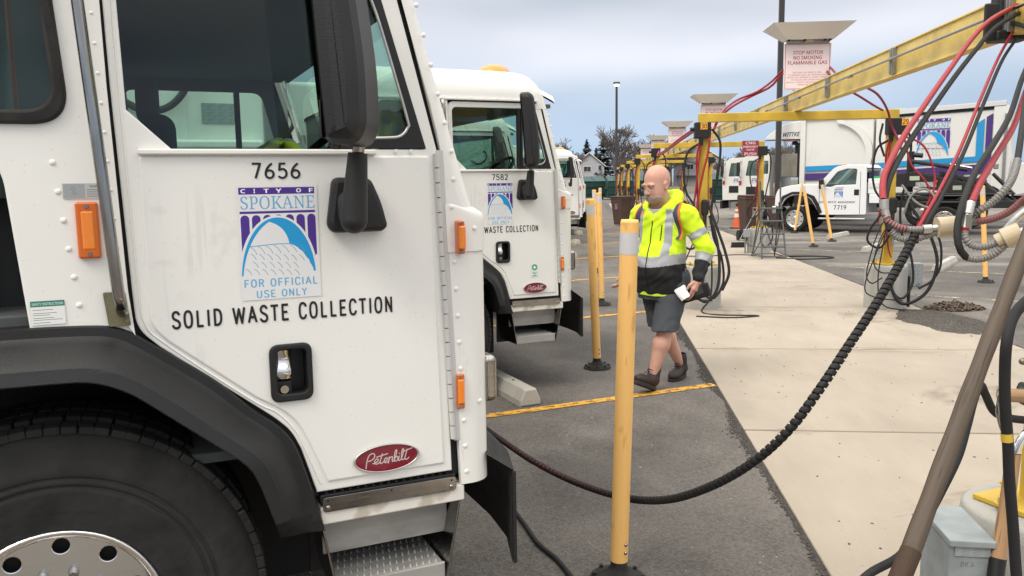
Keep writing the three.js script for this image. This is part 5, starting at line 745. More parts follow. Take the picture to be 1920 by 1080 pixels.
// ---------- the walking man: one signed field per body or garment, meshed with surface nets ----------
function surfaceNets(f, lo, hi, h) {
  const n = [0, 1, 2].map((i) => Math.ceil((hi[i] - lo[i]) / h) + 1), [nx, ny, nz] = n, val = new Float32Array(nx * ny * nz);
  for (let k = 0, o = 0; k < nz; k++) for (let j = 0; j < ny; j++) for (let i = 0; i < nx; i++, o++) val[o] = f(lo[0] + i * h, lo[1] + j * h, lo[2] + k * h);
  const id = new Int32Array(nx * ny * nz).fill(-1), pos = [], idx = [], S = [1, nx, nx * ny];
  for (let k = 0; k < nz - 1; k++) for (let j = 0; j < ny - 1; j++) for (let i = 0; i < nx - 1; i++) {
    const o = i + j * nx + k * nx * ny; let m = 0; for (let c = 0; c < 8; c++) if (val[o + (c & 1) + ((c >> 1) & 1) * nx + (c >> 2) * nx * ny] < 0) m++;
    if (m === 0 || m === 8) continue;
    let x = 0, y = 0, z = 0, q = 0;
    for (let a = 0; a < 3; a++) for (let c = 0; c < 4; c++) {
      const b = (a + 1) % 3, d = (a + 2) % 3, u = c & 1, v = c >> 1, p = o + u * S[b] + v * S[d], A = val[p], B = val[p + S[a]]; if (A < 0 === B < 0) continue;
      const t = A / (A - B), e = [0, 0, 0]; e[a] = t; e[b] = u; e[d] = v; x += e[0]; y += e[1]; z += e[2]; q++;
    }
    id[o] = pos.length / 3; pos.push(lo[0] + (i + x / q) * h, lo[1] + (j + y / q) * h, lo[2] + (k + z / q) * h);
  }
  for (let k = 1; k < nz - 1; k++) for (let j = 1; j < ny - 1; j++) for (let i = 1; i < nx - 1; i++) {
    const o = i + j * nx + k * nx * ny;
    for (let a = 0; a < 3; a++) { const A = val[o] < 0, B = val[o + S[a]] < 0; if (A === B) continue; const b = S[(a + 1) % 3], d = S[(a + 2) % 3], q = [id[o], id[o - b], id[o - b - d], id[o - d]]; if (q.some((w) => w < 0)) continue; A ? idx.push(q[0], q[1], q[2], q[0], q[2], q[3]) : idx.push(q[0], q[2], q[1], q[0], q[3], q[2]); }
  }
  const g = new THREE.BufferGeometry(), nor = new Float32Array(pos.length), e = h * 0.6;
  for (let i = 0; i < pos.length; i += 3) { const [x, y, z] = [pos[i], pos[i + 1], pos[i + 2]], v = V(f(x + e, y, z) - f(x - e, y, z), f(x, y + e, z) - f(x, y - e, z), f(x, y, z + e) - f(x, y, z - e)).normalize(); nor.set([v.x, v.y, v.z], i); }
  g.setAttribute('position', new THREE.Float32BufferAttribute(pos, 3)); g.setAttribute('normal', new THREE.BufferAttribute(nor, 3)); g.setAttribute('uv', new THREE.BufferAttribute(new Float32Array(pos.length / 3 * 2), 2)); g.setIndex(idx); return g;
}
const smin = (a, b, k) => { const t = clamp(0.5 + 0.5 * (b - a) / k); return lerp(b, a, t) - k * t * (1 - t); };
function cap(x, y, z, a, b, r1, r2) { const dx = b[0] - a[0], dy = b[1] - a[1], dz = b[2] - a[2], t = clamp(((x - a[0]) * dx + (y - a[1]) * dy + (z - a[2]) * dz) / (dx * dx + dy * dy + dz * dz)); return Math.hypot(x - a[0] - dx * t, y - a[1] - dy * t, z - a[2] - dz * t) - lerp(r1, r2, t); }
const ell = (x, y, z, c, r) => { const a = Math.hypot((x - c[0]) / r[0], (y - c[1]) / r[1], (z - c[2]) / r[2]); return (a - 1) * Math.min(...r); };
const union = (k, ...d) => d.reduce((a, b) => smin(a, b, k));
const wr = (x, y, z, s) => 0.5 * Math.sin(x * 31 * s + 4 * Math.sin(y * 17 * s + z * 9)) * Math.sin(y * 43 * s + 3 * Math.sin(x * 13 * s - z * 21 * s)) + 0.5 * Math.sin(y * 27 * s + 5 * Math.sin(z * 19 * s + x * 7));
{
  const J = { shL: [0.2, 1.375, 0.0], elL: [0.335, 1.125, -0.05], wrL: [0.335, 0.885, 0.065], shR: [-0.2, 1.375, 0.02], elR: [-0.32, 1.13, -0.02], wrR: [-0.318, 0.915, 0.10], hipL: [0.105, 0.90, 0.0], knL: [0.095, 0.50, 0.14], anL: [0.025, 0.115, 0.205], hipR: [-0.105, 0.90, -0.01], knR: [-0.08, 0.485, -0.08], anR: [-0.035, 0.118, -0.325] };
  const man = thing('person', 'bald man in lime hi-vis hoodie, dark shorts and brown boots walking with papers in hand', 'person', [0.54, 0, -6.63], -36 * Math.PI / 180);
  const skinM = std([0.63, 0.355, 0.27], 0.5, 0, { map: dataTex(256, (u, v) => { const n = fbm(u * 5, v * 5, 5, 211, 5), s = fbm(u * 60, v * 60, 60, 217, 2), k = 0.93 + 0.1 * (s - 0.5); return [k, k * (0.98 - 0.3 * (n - 0.5)), k * (0.97 - 0.3 * (n - 0.5))]; }, false, 7), bumpMap: rep(T.leather, 8), bumpScale: 0.0004 });
  // body: neck, trunk, arms and legs under the clothes, one surface
  const leg = (h, k, a) => (x, y, z) => union(0.03, cap(x, y, z, h, k, 0.085, 0.06), cap(x, y, z, [k[0], k[1] - 0.02, k[2] - 0.012], lerpP(k, a, 0.32, -0.012), 0.058, 0.064), cap(x, y, z, lerpP(k, a, 0.32, -0.012), a, 0.064, 0.037));
  const lerpP = (a, b, t, dz = 0) => [lerp(a[0], b[0], t), lerp(a[1], b[1], t), lerp(a[2], b[2], t) + dz];
  const legL = leg(J.hipL, J.knL, J.anL), legR = leg(J.hipR, J.knR, J.anR);
  const bodyF = (x, y, z) => union(0.05, cap(x, y, z, [0, 1.36, 0.01], [0, 1.53, 0.08], 0.085, 0.076), ell(x, y, z, [0, 1.18, 0.02], [0.18, 0.26, 0.13]), ell(x, y, z, [0, 0.97, 0.03], [0.17, 0.2, 0.14]),
    cap(x, y, z, J.shL, J.elL, 0.05, 0.045), cap(x, y, z, J.elL, J.wrL, 0.045, 0.031), cap(x, y, z, J.shR, J.elR, 0.05, 0.045), cap(x, y, z, J.elR, J.wrR, 0.045, 0.031), Math.min(legL(x, y, z), legR(x, y, z)));
  // head turned a little to his right, looking ahead and down
  const hc = [0, 1.617, 0.115], hk = 1.07, hy = -0.28, hp = 0.22, cyw = Math.cos(hy), syw = Math.sin(hy), cp = Math.cos(hp), sp = Math.sin(hp);
  const toHead = (x, y, z) => { x -= hc[0]; y -= hc[1]; z -= hc[2]; const a = x * cyw - z * syw, b = x * syw + z * cyw; return [a / hk, (y * cp + b * sp) / hk, (-y * sp + b * cp) / hk]; };
  const fromHead = (a, b, c) => { a *= hk; b *= hk; c *= hk; const y = b * cp - c * sp, z = b * sp + c * cp; return [hc[0] + a * cyw + z * syw, hc[1] + y, hc[2] - a * syw + z * cyw]; };
  const headH = (a, b, c) => {
    const q = Math.abs(a);
    let d = union(0.03, ell(a, b, c, [0, 0.035, -0.012], [0.083, 0.105, 0.102]), ell(a, b, c, [0, -0.035, 0.028], [0.068, 0.085, 0.072]), ell(a, b, c, [0, -0.098, 0.05], [0.045, 0.032, 0.04]));
    d = smin(d, ell(q, b, c, [0.052, -0.055, 0.03], [0.026, 0.05, 0.05]), 0.025); // cheeks
    d = smin(d, ell(q, b, c, [0.03, 0.018, 0.088], [0.034, 0.01, 0.014]), 0.012); // brow
    d = -smin(-d, ell(q, b, c, [0.033, -0.004, 0.098], [0.017, 0.011, 0.014]), 0.012); // eye sockets
    d = smin(d, ell(q, b, c, [0.033, -0.004, 0.084], [0.012, 0.009, 0.009]), 0.004);
    d = union(0.008, d, cap(a, b, c, [0, 0.002, 0.092], [0, -0.038, 0.108], 0.010, 0.0145), ell(q, b, c, [0.013, -0.043, 0.1], [0.01, 0.008, 0.011]));
    d = smin(d, ell(a, b, c, [0, -0.074, 0.09], [0.024, 0.005, 0.009]), 0.005); d = smin(d, ell(a, b, c, [0, -0.085, 0.088], [0.02, 0.006, 0.009]), 0.005);
    d = smin(d, ell(a, b, c, [0, -0.115, -0.02], [0.055, 0.04, 0.05]), 0.03);
    d = smin(d, ell(q, b, c, [0.086, -0.012, -0.008], [0.011, 0.033, 0.019]), 0.008); // ears
    d = -smin(-d, ell(q, b, c, [0.097, -0.01, -0.005], [0.008, 0.02, 0.01]), 0.005);
    return d;
  };
  const headF = (x, y, z) => headH(...toHead(x, y, z));
  // hands: palm, four unequal bent fingers and a thumb
  const hand = (w, dir, side, curl) => { // dir: unit pointing along the hand, side: towards the thumb
    const D = V(...dir).normalize(), Sd = V(...side).normalize(), Pn = D.clone().cross(Sd).normalize(), o = V(...w), at = (a, b, c) => { const v = o.clone().addScaledVector(D, a).addScaledVector(Sd, b).addScaledVector(Pn, c); return [v.x, v.y, v.z]; };
    const segs = [];
    [[0.032, 0.085, 0.9], [0.011, 0.09, 1], [-0.011, 0.087, 0.95], [-0.031, 0.08, 0.78]].forEach(([b, k, L]) => { const p0 = at(k - 0.02, b, 0), a1 = curl * 0.5, a2 = curl * 1.2, a3 = curl * 1.9, l = 0.036 * L; const p1 = at(k - 0.02 + l * 1.3 * Math.cos(a1), b, l * 1.3 * Math.sin(a1)), p2 = at(k - 0.02 + l * (1.3 * Math.cos(a1) + Math.cos(a2)), b, l * (1.3 * Math.sin(a1) + Math.sin(a2))), p3 = at(k - 0.02 + l * (1.3 * Math.cos(a1) + Math.cos(a2) + 0.7 * Math.cos(a3)), b, l * (1.3 * Math.sin(a1) + Math.sin(a2) + 0.7 * Math.sin(a3))); segs.push([p0, p1, 0.0105, 0.0095], [p1, p2, 0.0095, 0.0085], [p2, p3, 0.0085, 0.0075]); });
    const t0 = at(0.02, 0.03, 0.006), t1 = at(0.05, 0.055, 0.018), t2 = at(0.08, 0.06, 0.03); segs.push([t0, t1, 0.015, 0.012], [t1, t2, 0.011, 0.009]);
    const palm = [[at(0.0, 0.0, 0), at(0.07, 0.024, 0), 0.022, 0.017], [at(0.0, 0.0, 0), at(0.07, -0.022, 0), 0.022, 0.016], [at(0.02, 0, 0), at(0.07, 0, 0), 0.02, 0.016], [at(-0.05, 0, 0), at(0.01, 0, 0), 0.03, 0.026]];
    return { f: (x, y, z) => { let d = 9; for (const s of palm) d = smin(d, cap(x, y, z, ...s), 0.014); let e = 9; for (const s of segs) e = Math.min(e, cap(x, y, z, ...s)); return smin(d, e, 0.006); }, at };
  };
  const HL = hand(J.wrL, [-0.08, -0.97, 0.22], [-0.35, 0.25, 0.9], 0.55), HR = hand(J.wrR, [-0.02, -0.95, 0.3], [0.4, 0.2, 0.85], 0.8);
  const around = (p, r) => [[p[0] - r, p[1] - r * 1.7, p[2] - r], [p[0] + r, p[1] + 0.04, p[2] + r * 1.2]];
  const bodyG = mergeGeometries([surfaceNets(bodyF, [-0.48, 0.06, -0.4], [0.48, 1.6, 0.4], 0.013), surfaceNets(headF, [-0.15, 1.43, -0.04], [0.15, 1.79, 0.32], 0.005), surfaceNets(HL.f, ...around(J.wrL, 0.13), 0.0035), surfaceNets(HR.f, ...around(J.wrR, 0.13), 0.004)].map((g) => g.toNonIndexed()));
  const body = part(man, 'body', boxUV(bodyG), skinM);
  // grey stubble and goatee, brows, eyes, spectacles
  const beardM = std([0.42, 0.33, 0.28], 0.9, 0, { bumpMap: rep(T.grain, 20), bumpScale: 0.002 });
  const beardF = (x, y, z) => { const [a, b, c] = toHead(x, y, z), base = headH(a, b, c) - 0.0025 - 0.0012 * Math.sin(a * 700) * Math.sin(b * 640 + c * 300); const q = Math.abs(a); const zone = Math.max(-0.02, Math.min(ell(q, b, c, [0.0, -0.1, 0.085], [0.032, 0.03, 0.05]), ell(q, b, c, [0.0, -0.064, 0.1], [0.031, 0.0075, 0.03]), ell(q, b, c, [0.028, -0.08, 0.09], [0.008, 0.02, 0.03]), ell(q, b, c, [0.05, -0.085, 0.05], [0.03, 0.028, 0.045]))); return Math.max(base, zone); };
  part(man, 'beard', boxUV(surfaceNets(beardF, ...[[-0.1, 1.47, 0.08], [0.1, 1.62, 0.29]], 0.0035)), beardM);
  for (const s of [-1, 1]) {
    const e = part(man, 'eye', sphere(0.0085, ...fromHead(s * 0.033, -0.005, 0.0845), 12, 10), std([0.5, 0.47, 0.44], 0.2)); part(e, 'iris', sphere(0.0045, ...fromHead(s * 0.033 - 0.002, -0.007, 0.0895), 10, 8), M.black);
    part(man, 'eyebrow', tube([fromHead(s * 0.014, 0.019, 0.1), fromHead(s * 0.034, 0.024, 0.099), fromHead(s * 0.054, 0.016, 0.086)], 0.0035, 12, 6), beardM);
  }
  const gl = part(man, 'spectacles', merge([...[-1, 1].flatMap((s) => [tube([0, 1, 2, 3, 4, 5, 6, 7].map((i) => { const a = i * 0.785; return fromHead(s * 0.034 + Math.cos(a) * 0.025, -0.004 + Math.sin(a) * 0.017, 0.113 - Math.abs(s * 0.034 + Math.cos(a) * 0.025) * 0.18); }), 0.0013, 32, 5, true), tube([fromHead(s * 0.058, 0.004, 0.102), fromHead(s * 0.083, 0.006, 0.06), fromHead(s * 0.09, 0.005, 0.0)], 0.0016, 12, 5)]), tube([fromHead(-0.01, 0.0, 0.112), fromHead(0, 0.003, 0.116), fromHead(0.01, 0.0, 0.112)], 0.0014, 8, 5)]), M.steel);
  // hoodie
  const A = (y) => lerp(lerp(0.205, 0.20, sstep(0.78, 1.0, y)), 0.185, sstep(1.05, 1.35, y)) * (1 - 0.3 * sstep(1.34, 1.48, y)), B = (y) => lerp(0.17, 0.15, sstep(0.95, 1.3, y)) * (1 - 0.45 * sstep(1.34, 1.5, y)) + 0.042 * Math.exp(-(((y - 1.0) / 0.14) ** 2)), C = (y) => 0.03 + 0.035 * Math.exp(-(((y - 1.0) / 0.16) ** 2));
  const hem = (z) => 0.775 - 0.06 * z;
  const hoodF = (x, y, z) => {
    const a = A(y), b = B(y), tr = (Math.hypot(x / a, (z - C(y)) / b) - 1) * b * 0.92;
    const torso = -smin(-tr, -Math.max(hem(z) - y, y - 1.47), 0.03) ;
    let d = union(0.05, torso, cap(x, y, z, [0.12, 1.395, 0.0], J.shL, 0.085, 0.08), cap(x, y, z, [-0.12, 1.395, 0.01], J.shR, 0.085, 0.08));
    d = smin(d, cap(x, y, z, J.shL, J.elL, 0.081, 0.07), 0.03); d = smin(d, cap(x, y, z, J.shR, J.elR, 0.081, 0.07), 0.03);
    const fl = lerpP(J.elL, J.wrL, 0.9), fr = lerpP(J.elR, J.wrR, 0.9);
    d = union(0.02, d, cap(x, y, z, J.elL, fl, 0.07, 0.047), cap(x, y, z, J.elR, fr, 0.07, 0.047));
    let hd = 9; for (const [p, q, r1, r2] of [[[0.085, 1.43, 0.11], [0.105, 1.475, 0.02], 0.032, 0.045], [[0.105, 1.485, 0.02], [0.055, 1.515, -0.075], 0.048, 0.062], [[-0.085, 1.43, 0.11], [-0.105, 1.475, 0.02], 0.032, 0.042], [[-0.105, 1.485, 0.02], [-0.055, 1.515, -0.075], 0.046, 0.062], [[-0.055, 1.515, -0.08], [0.055, 1.515, -0.08], 0.062, 0.062], [[0.045, 1.375, 0.14], [0.085, 1.43, 0.11], 0.03, 0.033], [[-0.045, 1.375, 0.14], [-0.085, 1.43, 0.11], 0.03, 0.033]]) hd = smin(hd, cap(x, y, z, p, q, r1, r2), 0.02);
    d = smin(d, hd, 0.025);
    d = Math.max(d, -cap(x, y, z, [0, 1.36, 0.1], [0, 1.6, 0.12], 0.055, 0.09)); // neck opening
    d = smin(d, cap(x, y, z, [0.12, 0.93, 0.20], [-0.12, 0.93, 0.20], 0.02, 0.02), 0.05);
    return d + 0.0075 * wr(x, y, z, 0.9) * (y < 1.42 ? 1 : 0.4) - 0.004 * Math.sin(z * 60 + x * 25) * sstep(0.14, 0.3, Math.abs(x)) * Math.sin(y * 70);
  };
  const hoodG = surfaceNets(hoodF, [-0.5, 0.70, -0.3], [0.5, 1.58, 0.38], 0.0078).toNonIndexed();
  const along = (p, a, b) => { const d = V(b[0] - a[0], b[1] - a[1], b[2] - a[2]); return (V(p[0] - a[0], p[1] - a[1], p[2] - a[2])).dot(d) / d.lengthSq(); };
  const zone = (x, y, z) => {
    const L = x > 0, up = along([x, y, z], L ? J.shL : J.shR, L ? J.elL : J.elR), lo = along([x, y, z], L ? J.elL : J.elR, L ? J.wrL : J.wrR), ax = Math.abs(x);
    const onArm = ax > 0.205 + 0.04 * sstep(1.3, 1.0, y) && up > 0.12;
    if (onArm) { if (lo > 0.42) return 'black'; if (lo > 0.18) return 'band'; if (up > 0.47 && up < 0.66) return 'band'; return 'lime'; }
    if (y < 1.005 - 0.02 * Math.cos(x * 9)) return 'black'; if (y < 1.085 - 0.02 * Math.cos(x * 9)) return 'band';
    if (z > 0.02 && Math.abs(ax - 0.125) < 0.026 && y < 1.43) return 'band';
    return 'lime';
  };
  const buckets = { lime: [], black: [], band: [] }, hp2 = hoodG.attributes.position, hn = hoodG.attributes.normal;
  for (let i = 0; i < hp2.count; i += 3) { let x = 0, y = 0, z = 0; for (let k = 0; k < 3; k++) { x += hp2.getX(i + k) / 3; y += hp2.getY(i + k) / 3; z += hp2.getZ(i + k) / 3; } buckets[zone(x, y, z)].push(i); }
  const sub = (ids) => { const p = [], n = []; for (const i of ids) for (let k = 0; k < 3; k++) { p.push(hp2.getX(i + k), hp2.getY(i + k), hp2.getZ(i + k)); n.push(hn.getX(i + k), hn.getY(i + k), hn.getZ(i + k)); } const g = new THREE.BufferGeometry(); g.setAttribute('position', new THREE.Float32BufferAttribute(p, 3)); g.setAttribute('normal', new THREE.Float32BufferAttribute(n, 3)); return boxUV(g); };
  const cloth = { bumpMap: rep(T.grain, 6), bumpScale: 0.0012 };
  const hood = part(man, 'hoodie', sub(buckets.lime), std([0.62, 0.86, 0.015], 0.8, 0, cloth));
  part(hood, 'black_panel', sub(buckets.black), std([0.014, 0.014, 0.016], 0.85, 0, cloth)); part(hood, 'reflective_band', sub(buckets.band), std([0.36, 0.37, 0.39], 0.5, 0.1, cloth));
  const onF = (f, x, y, z0, off) => { let z = z0; for (let i = 0; i < 80; i++) { const d = f(x, y, z); if (d < 0.0005) break; z -= Math.max(d * 0.7, 0.0008); } return [x, y, z + off]; };
  const zip = []; for (let y = 0.80; y < 1.36; y += 0.02) zip.push(onF(hoodF, 0.004 * Math.sin(y * 14), y, 0.45, 0.001));
  part(hood, 'zipper', tube(zip, 0.0045, 60, 6), M.black);
  part(hood, 'pocket_zipper', tube([1.19, 1.22, 1.25, 1.28, 1.31].map((y) => onF(hoodF, 0.075 + (y - 1.19) * 0.05, y, 0.45, 0.001)), 0.004, 20, 6), M.black);
  // backpack straps
  for (const s of [1, -1]) {
    const st = []; for (const [x, y] of [[0.178, 1.2], [0.178, 1.25], [0.172, 1.3], [0.165, 1.36], [0.155, 1.42]]) st.push(onF(hoodF, x * s, y, 0.45, 0.006)); st.push([0.14 * s, 1.487, 0.02], [0.13 * s, 1.48, -0.06], [0.12 * s, 1.40, -0.17]);
    const strap = (w, o) => grid(curve(st).getSpacedPoints(30).map((p) => [[p.x - w, p.y, p.z + o], [p.x, p.y, p.z + o + 0.004], [p.x + w, p.y, p.z + o]]));
    const q = part(man, 'strap', strap(0.034, 0.0), std([0.72, 0.12, 0.03], 0.7)); part(q, 'strap_padding', strap(0.02, 0.004), std([0.04, 0.05, 0.09], 0.8));
  }
  part(man, 'undershirt', boxUV(surfaceNets((x, y, z) => Math.max(Math.hypot(x / (A(0.8) * 0.93), (z - C(0.8)) / (B(0.8) * 0.93)) * 0.15 - 0.15, Math.abs(y - 0.79) - 0.035) + 0.003 * wr(x, y, z, 1), [-0.25, 0.73, -0.2], [0.25, 0.84, 0.27], 0.009)), std([0.55, 0.78, 0.05], 0.85));
  part(man, 'shirt_collar', boxUV(surfaceNets((x, y, z) => Math.max(Math.abs(cap(x, y, z, [0, 1.3, 0.06], [0, 1.5, 0.09], 0.085, 0.079)) - 0.004, Math.max(y - 1.46 + 0.3 * (z - 0.06), 1.3 - y)), [-0.12, 1.29, -0.04], [0.12, 1.5, 0.2], 0.006)), std([0.5, 0.5, 0.5], 0.8));
  // shorts
  const legS = (h, k) => { const e = lerpP(h, k, 1.04), r = (y) => 0.118 + 0.006 * sstep(0.7, 0.45, y); return (x, y, z) => Math.max(cap(x, y, z, [h[0], h[1] - 0.02, h[2]], e, 0.118, 0.102), (e[1]) - y - 0.0 * r(y)); };
  const sL = legS(J.hipL, J.knL), sR = legS(J.hipR, J.knR);
  const shF = (x, y, z) => { const wst = Math.max((Math.hypot(x / 0.195, (z - 0.03) / 0.155) - 1) * 0.15, Math.max(y - 0.9, 0.72 - y)); return smin(smin(sL(x, y, z), sR(x, y, z), 0.003), wst, 0.03) + 0.006 * wr(x * 1.3, y, z * 1.2, 0.8) * sstep(0.95, 0.8, y); };
  const sh = part(man, 'shorts', boxUV(surfaceNets(shF, [-0.3, 0.38, -0.25], [0.3, 0.95, 0.36], 0.0095)), std([0.062, 0.068, 0.08], 0.85, 0, cloth));
  // boots: built flat, then turned to the stride
  const bootF = (x, y, z) => { // toe towards +z, ankle at the origin
    let d = union(0.03, cap(x, y, z, [0, 0.06, -0.015], [0, -0.03, -0.02], 0.052, 0.05), cap(x, y, z, [0, -0.05, -0.03], [0.004, -0.066, 0.11], 0.045, 0.04), ell(x, y, z, [0.005, -0.068, 0.13], [0.048, 0.04, 0.065]));
    d = Math.max(d, -cap(x, y, z, [0, 0.05, -0.015], [0, 0.2, -0.015], 0.04, 0.042), -(y + 0.098), y - 0.062); return d + 0.002 * Math.sin(z * 120) * sstep(-0.05, 0.03, y) ;
  };
  const soleF = (x, y, z) => Math.max(Math.hypot(x / (0.05 + 0.008 * sstep(0, 0.12, z)), (z - 0.055) / 0.142) * 0.1 - 0.1 * (1 + 0.03 * sstep(0.0, 0.1, z)), Math.abs(y + 0.103) - 0.015) + 0.0025 * (Math.abs(Math.sin(z * 130)) > 0.5 && y < -0.104 ? 1 : 0);
  const bG = boxUV(surfaceNets(bootF, [-0.08, -0.13, -0.11], [0.08, 0.09, 0.22], 0.005)), sG = boxUV(surfaceNets(soleF, [-0.08, -0.13, -0.12], [0.08, -0.075, 0.23], 0.005)), brown = std([0.03, 0.018, 0.014], 0.6, 0, { bumpMap: rep(T.leather, 12), bumpScale: 0.0012 });
  for (const [p, yaw, pitch, y] of [[J.anL, -0.1, -0.4, 0.135], [J.anR, 0.1, 0.06, 0.122]]) {
    const b = new THREE.Group(); b.name = 'boot'; b.position.set(p[0], y, p[2]); b.rotation.set(pitch, yaw, 0, 'YXZ'); man.add(b);
    part(b, 'upper', bG, brown); part(b, 'sole', sG, std([0.03, 0.026, 0.024], 0.8));
    part(b, 'sock', lathe([[0.047, 0.03], [0.048, 0.075], [0.046, 0.085], [0.04, 0.085]], 20).translate(0, 0, -0.013), std([0.04, 0.04, 0.045], 0.9));
    part(b, 'laces', [0, 1, 2, 3, 4].map((i) => tube([[-0.03, 0.045 - i * 0.018, 0.022 + i * 0.014], [0, 0.05 - i * 0.018, 0.034 + i * 0.016], [0.03, 0.045 - i * 0.018, 0.022 + i * 0.014]], 0.003, 8, 5)), M.black);
  }
  // what he carries in his left hand
  const W = new THREE.Matrix4().makeRotationY(-36 * Math.PI / 180).setPosition(0.54, 0, -6.63), hw = V(...HL.at(0.085, 0.0, 0.036)).applyMatrix4(W);
  const dev = thing('handheld_device', 'black handheld device with yellow mark in the walking man\'s hand', 'device', [hw.x, hw.y, hw.z], -0.5);
  const dg = part(dev, 'case', rbox(0.24, 0.105, 0.03, 0.02, -0.02, 0, 0.012, 3), M.black); part(dev, 'yellow_mark', rbox(0.035, 0.014, 0.003, -0.055, -0.045, 0.0155, 0.001), M.yellow); part(dev, 'screen', rbox(0.1, 0.06, 0.003, 0.04, -0.01, 0.0155, 0.001), M.dark); dev.rotation.z = 0.35;
  const pap = thing('paper_sheets', 'folded white papers held against the black handheld device', 'paper', [hw.x - 0.075, hw.y - 0.01, hw.z + 0.03], -0.55);
  for (let i = 0; i < 3; i++) part(pap, 'paper_sheet', grid([0, 0.5, 1].map((t) => [0, 0.25, 0.5, 0.75, 1].map((s) => [(s - 0.5) * 0.075, (t - 0.5) * 0.1, i * 0.004 + 0.02 * Math.sin(s * 3 + t + i * 0.3)]))).rotateZ(0.5 + i * 0.09), std([0.74, 0.74, 0.76], 0.8));
}
// ---------- far trucks of the left row ----------
const clean = (g, re) => { [...g.children].filter((c) => re.test(c.name)).forEach((c) => g.remove(c)); };
scene.children.filter((o) => o.name === 'fuelling_gantry_001').forEach((o) => clean(o, /^(red_hose|black_hose|power_cable|hose_holster|valve_block)$/));
for (const [k, s, l] of [[5, -0.85, 'white refuse truck fifth in the row, its cab seen past the second truck'], [6, -0.98, 'farthest white refuse truck, its cab nose seen beside the amber posts']]) {
  const t = dup(T2, [0, 0, 0], 0, l); place(t, 2.13 * k + s, -2.34 - 3.395 * k);
  clean(t, /^(rivet|mirror_mount|wheel_well|seat|dashboard|steering_wheel|hydraulic_hose|engine_module)$/);
  t.children.filter((c) => c.name === 'door').forEach((d) => clean(d, /^(number_lettering|first_aid_sticker|hinge_knuckle)$/));
}
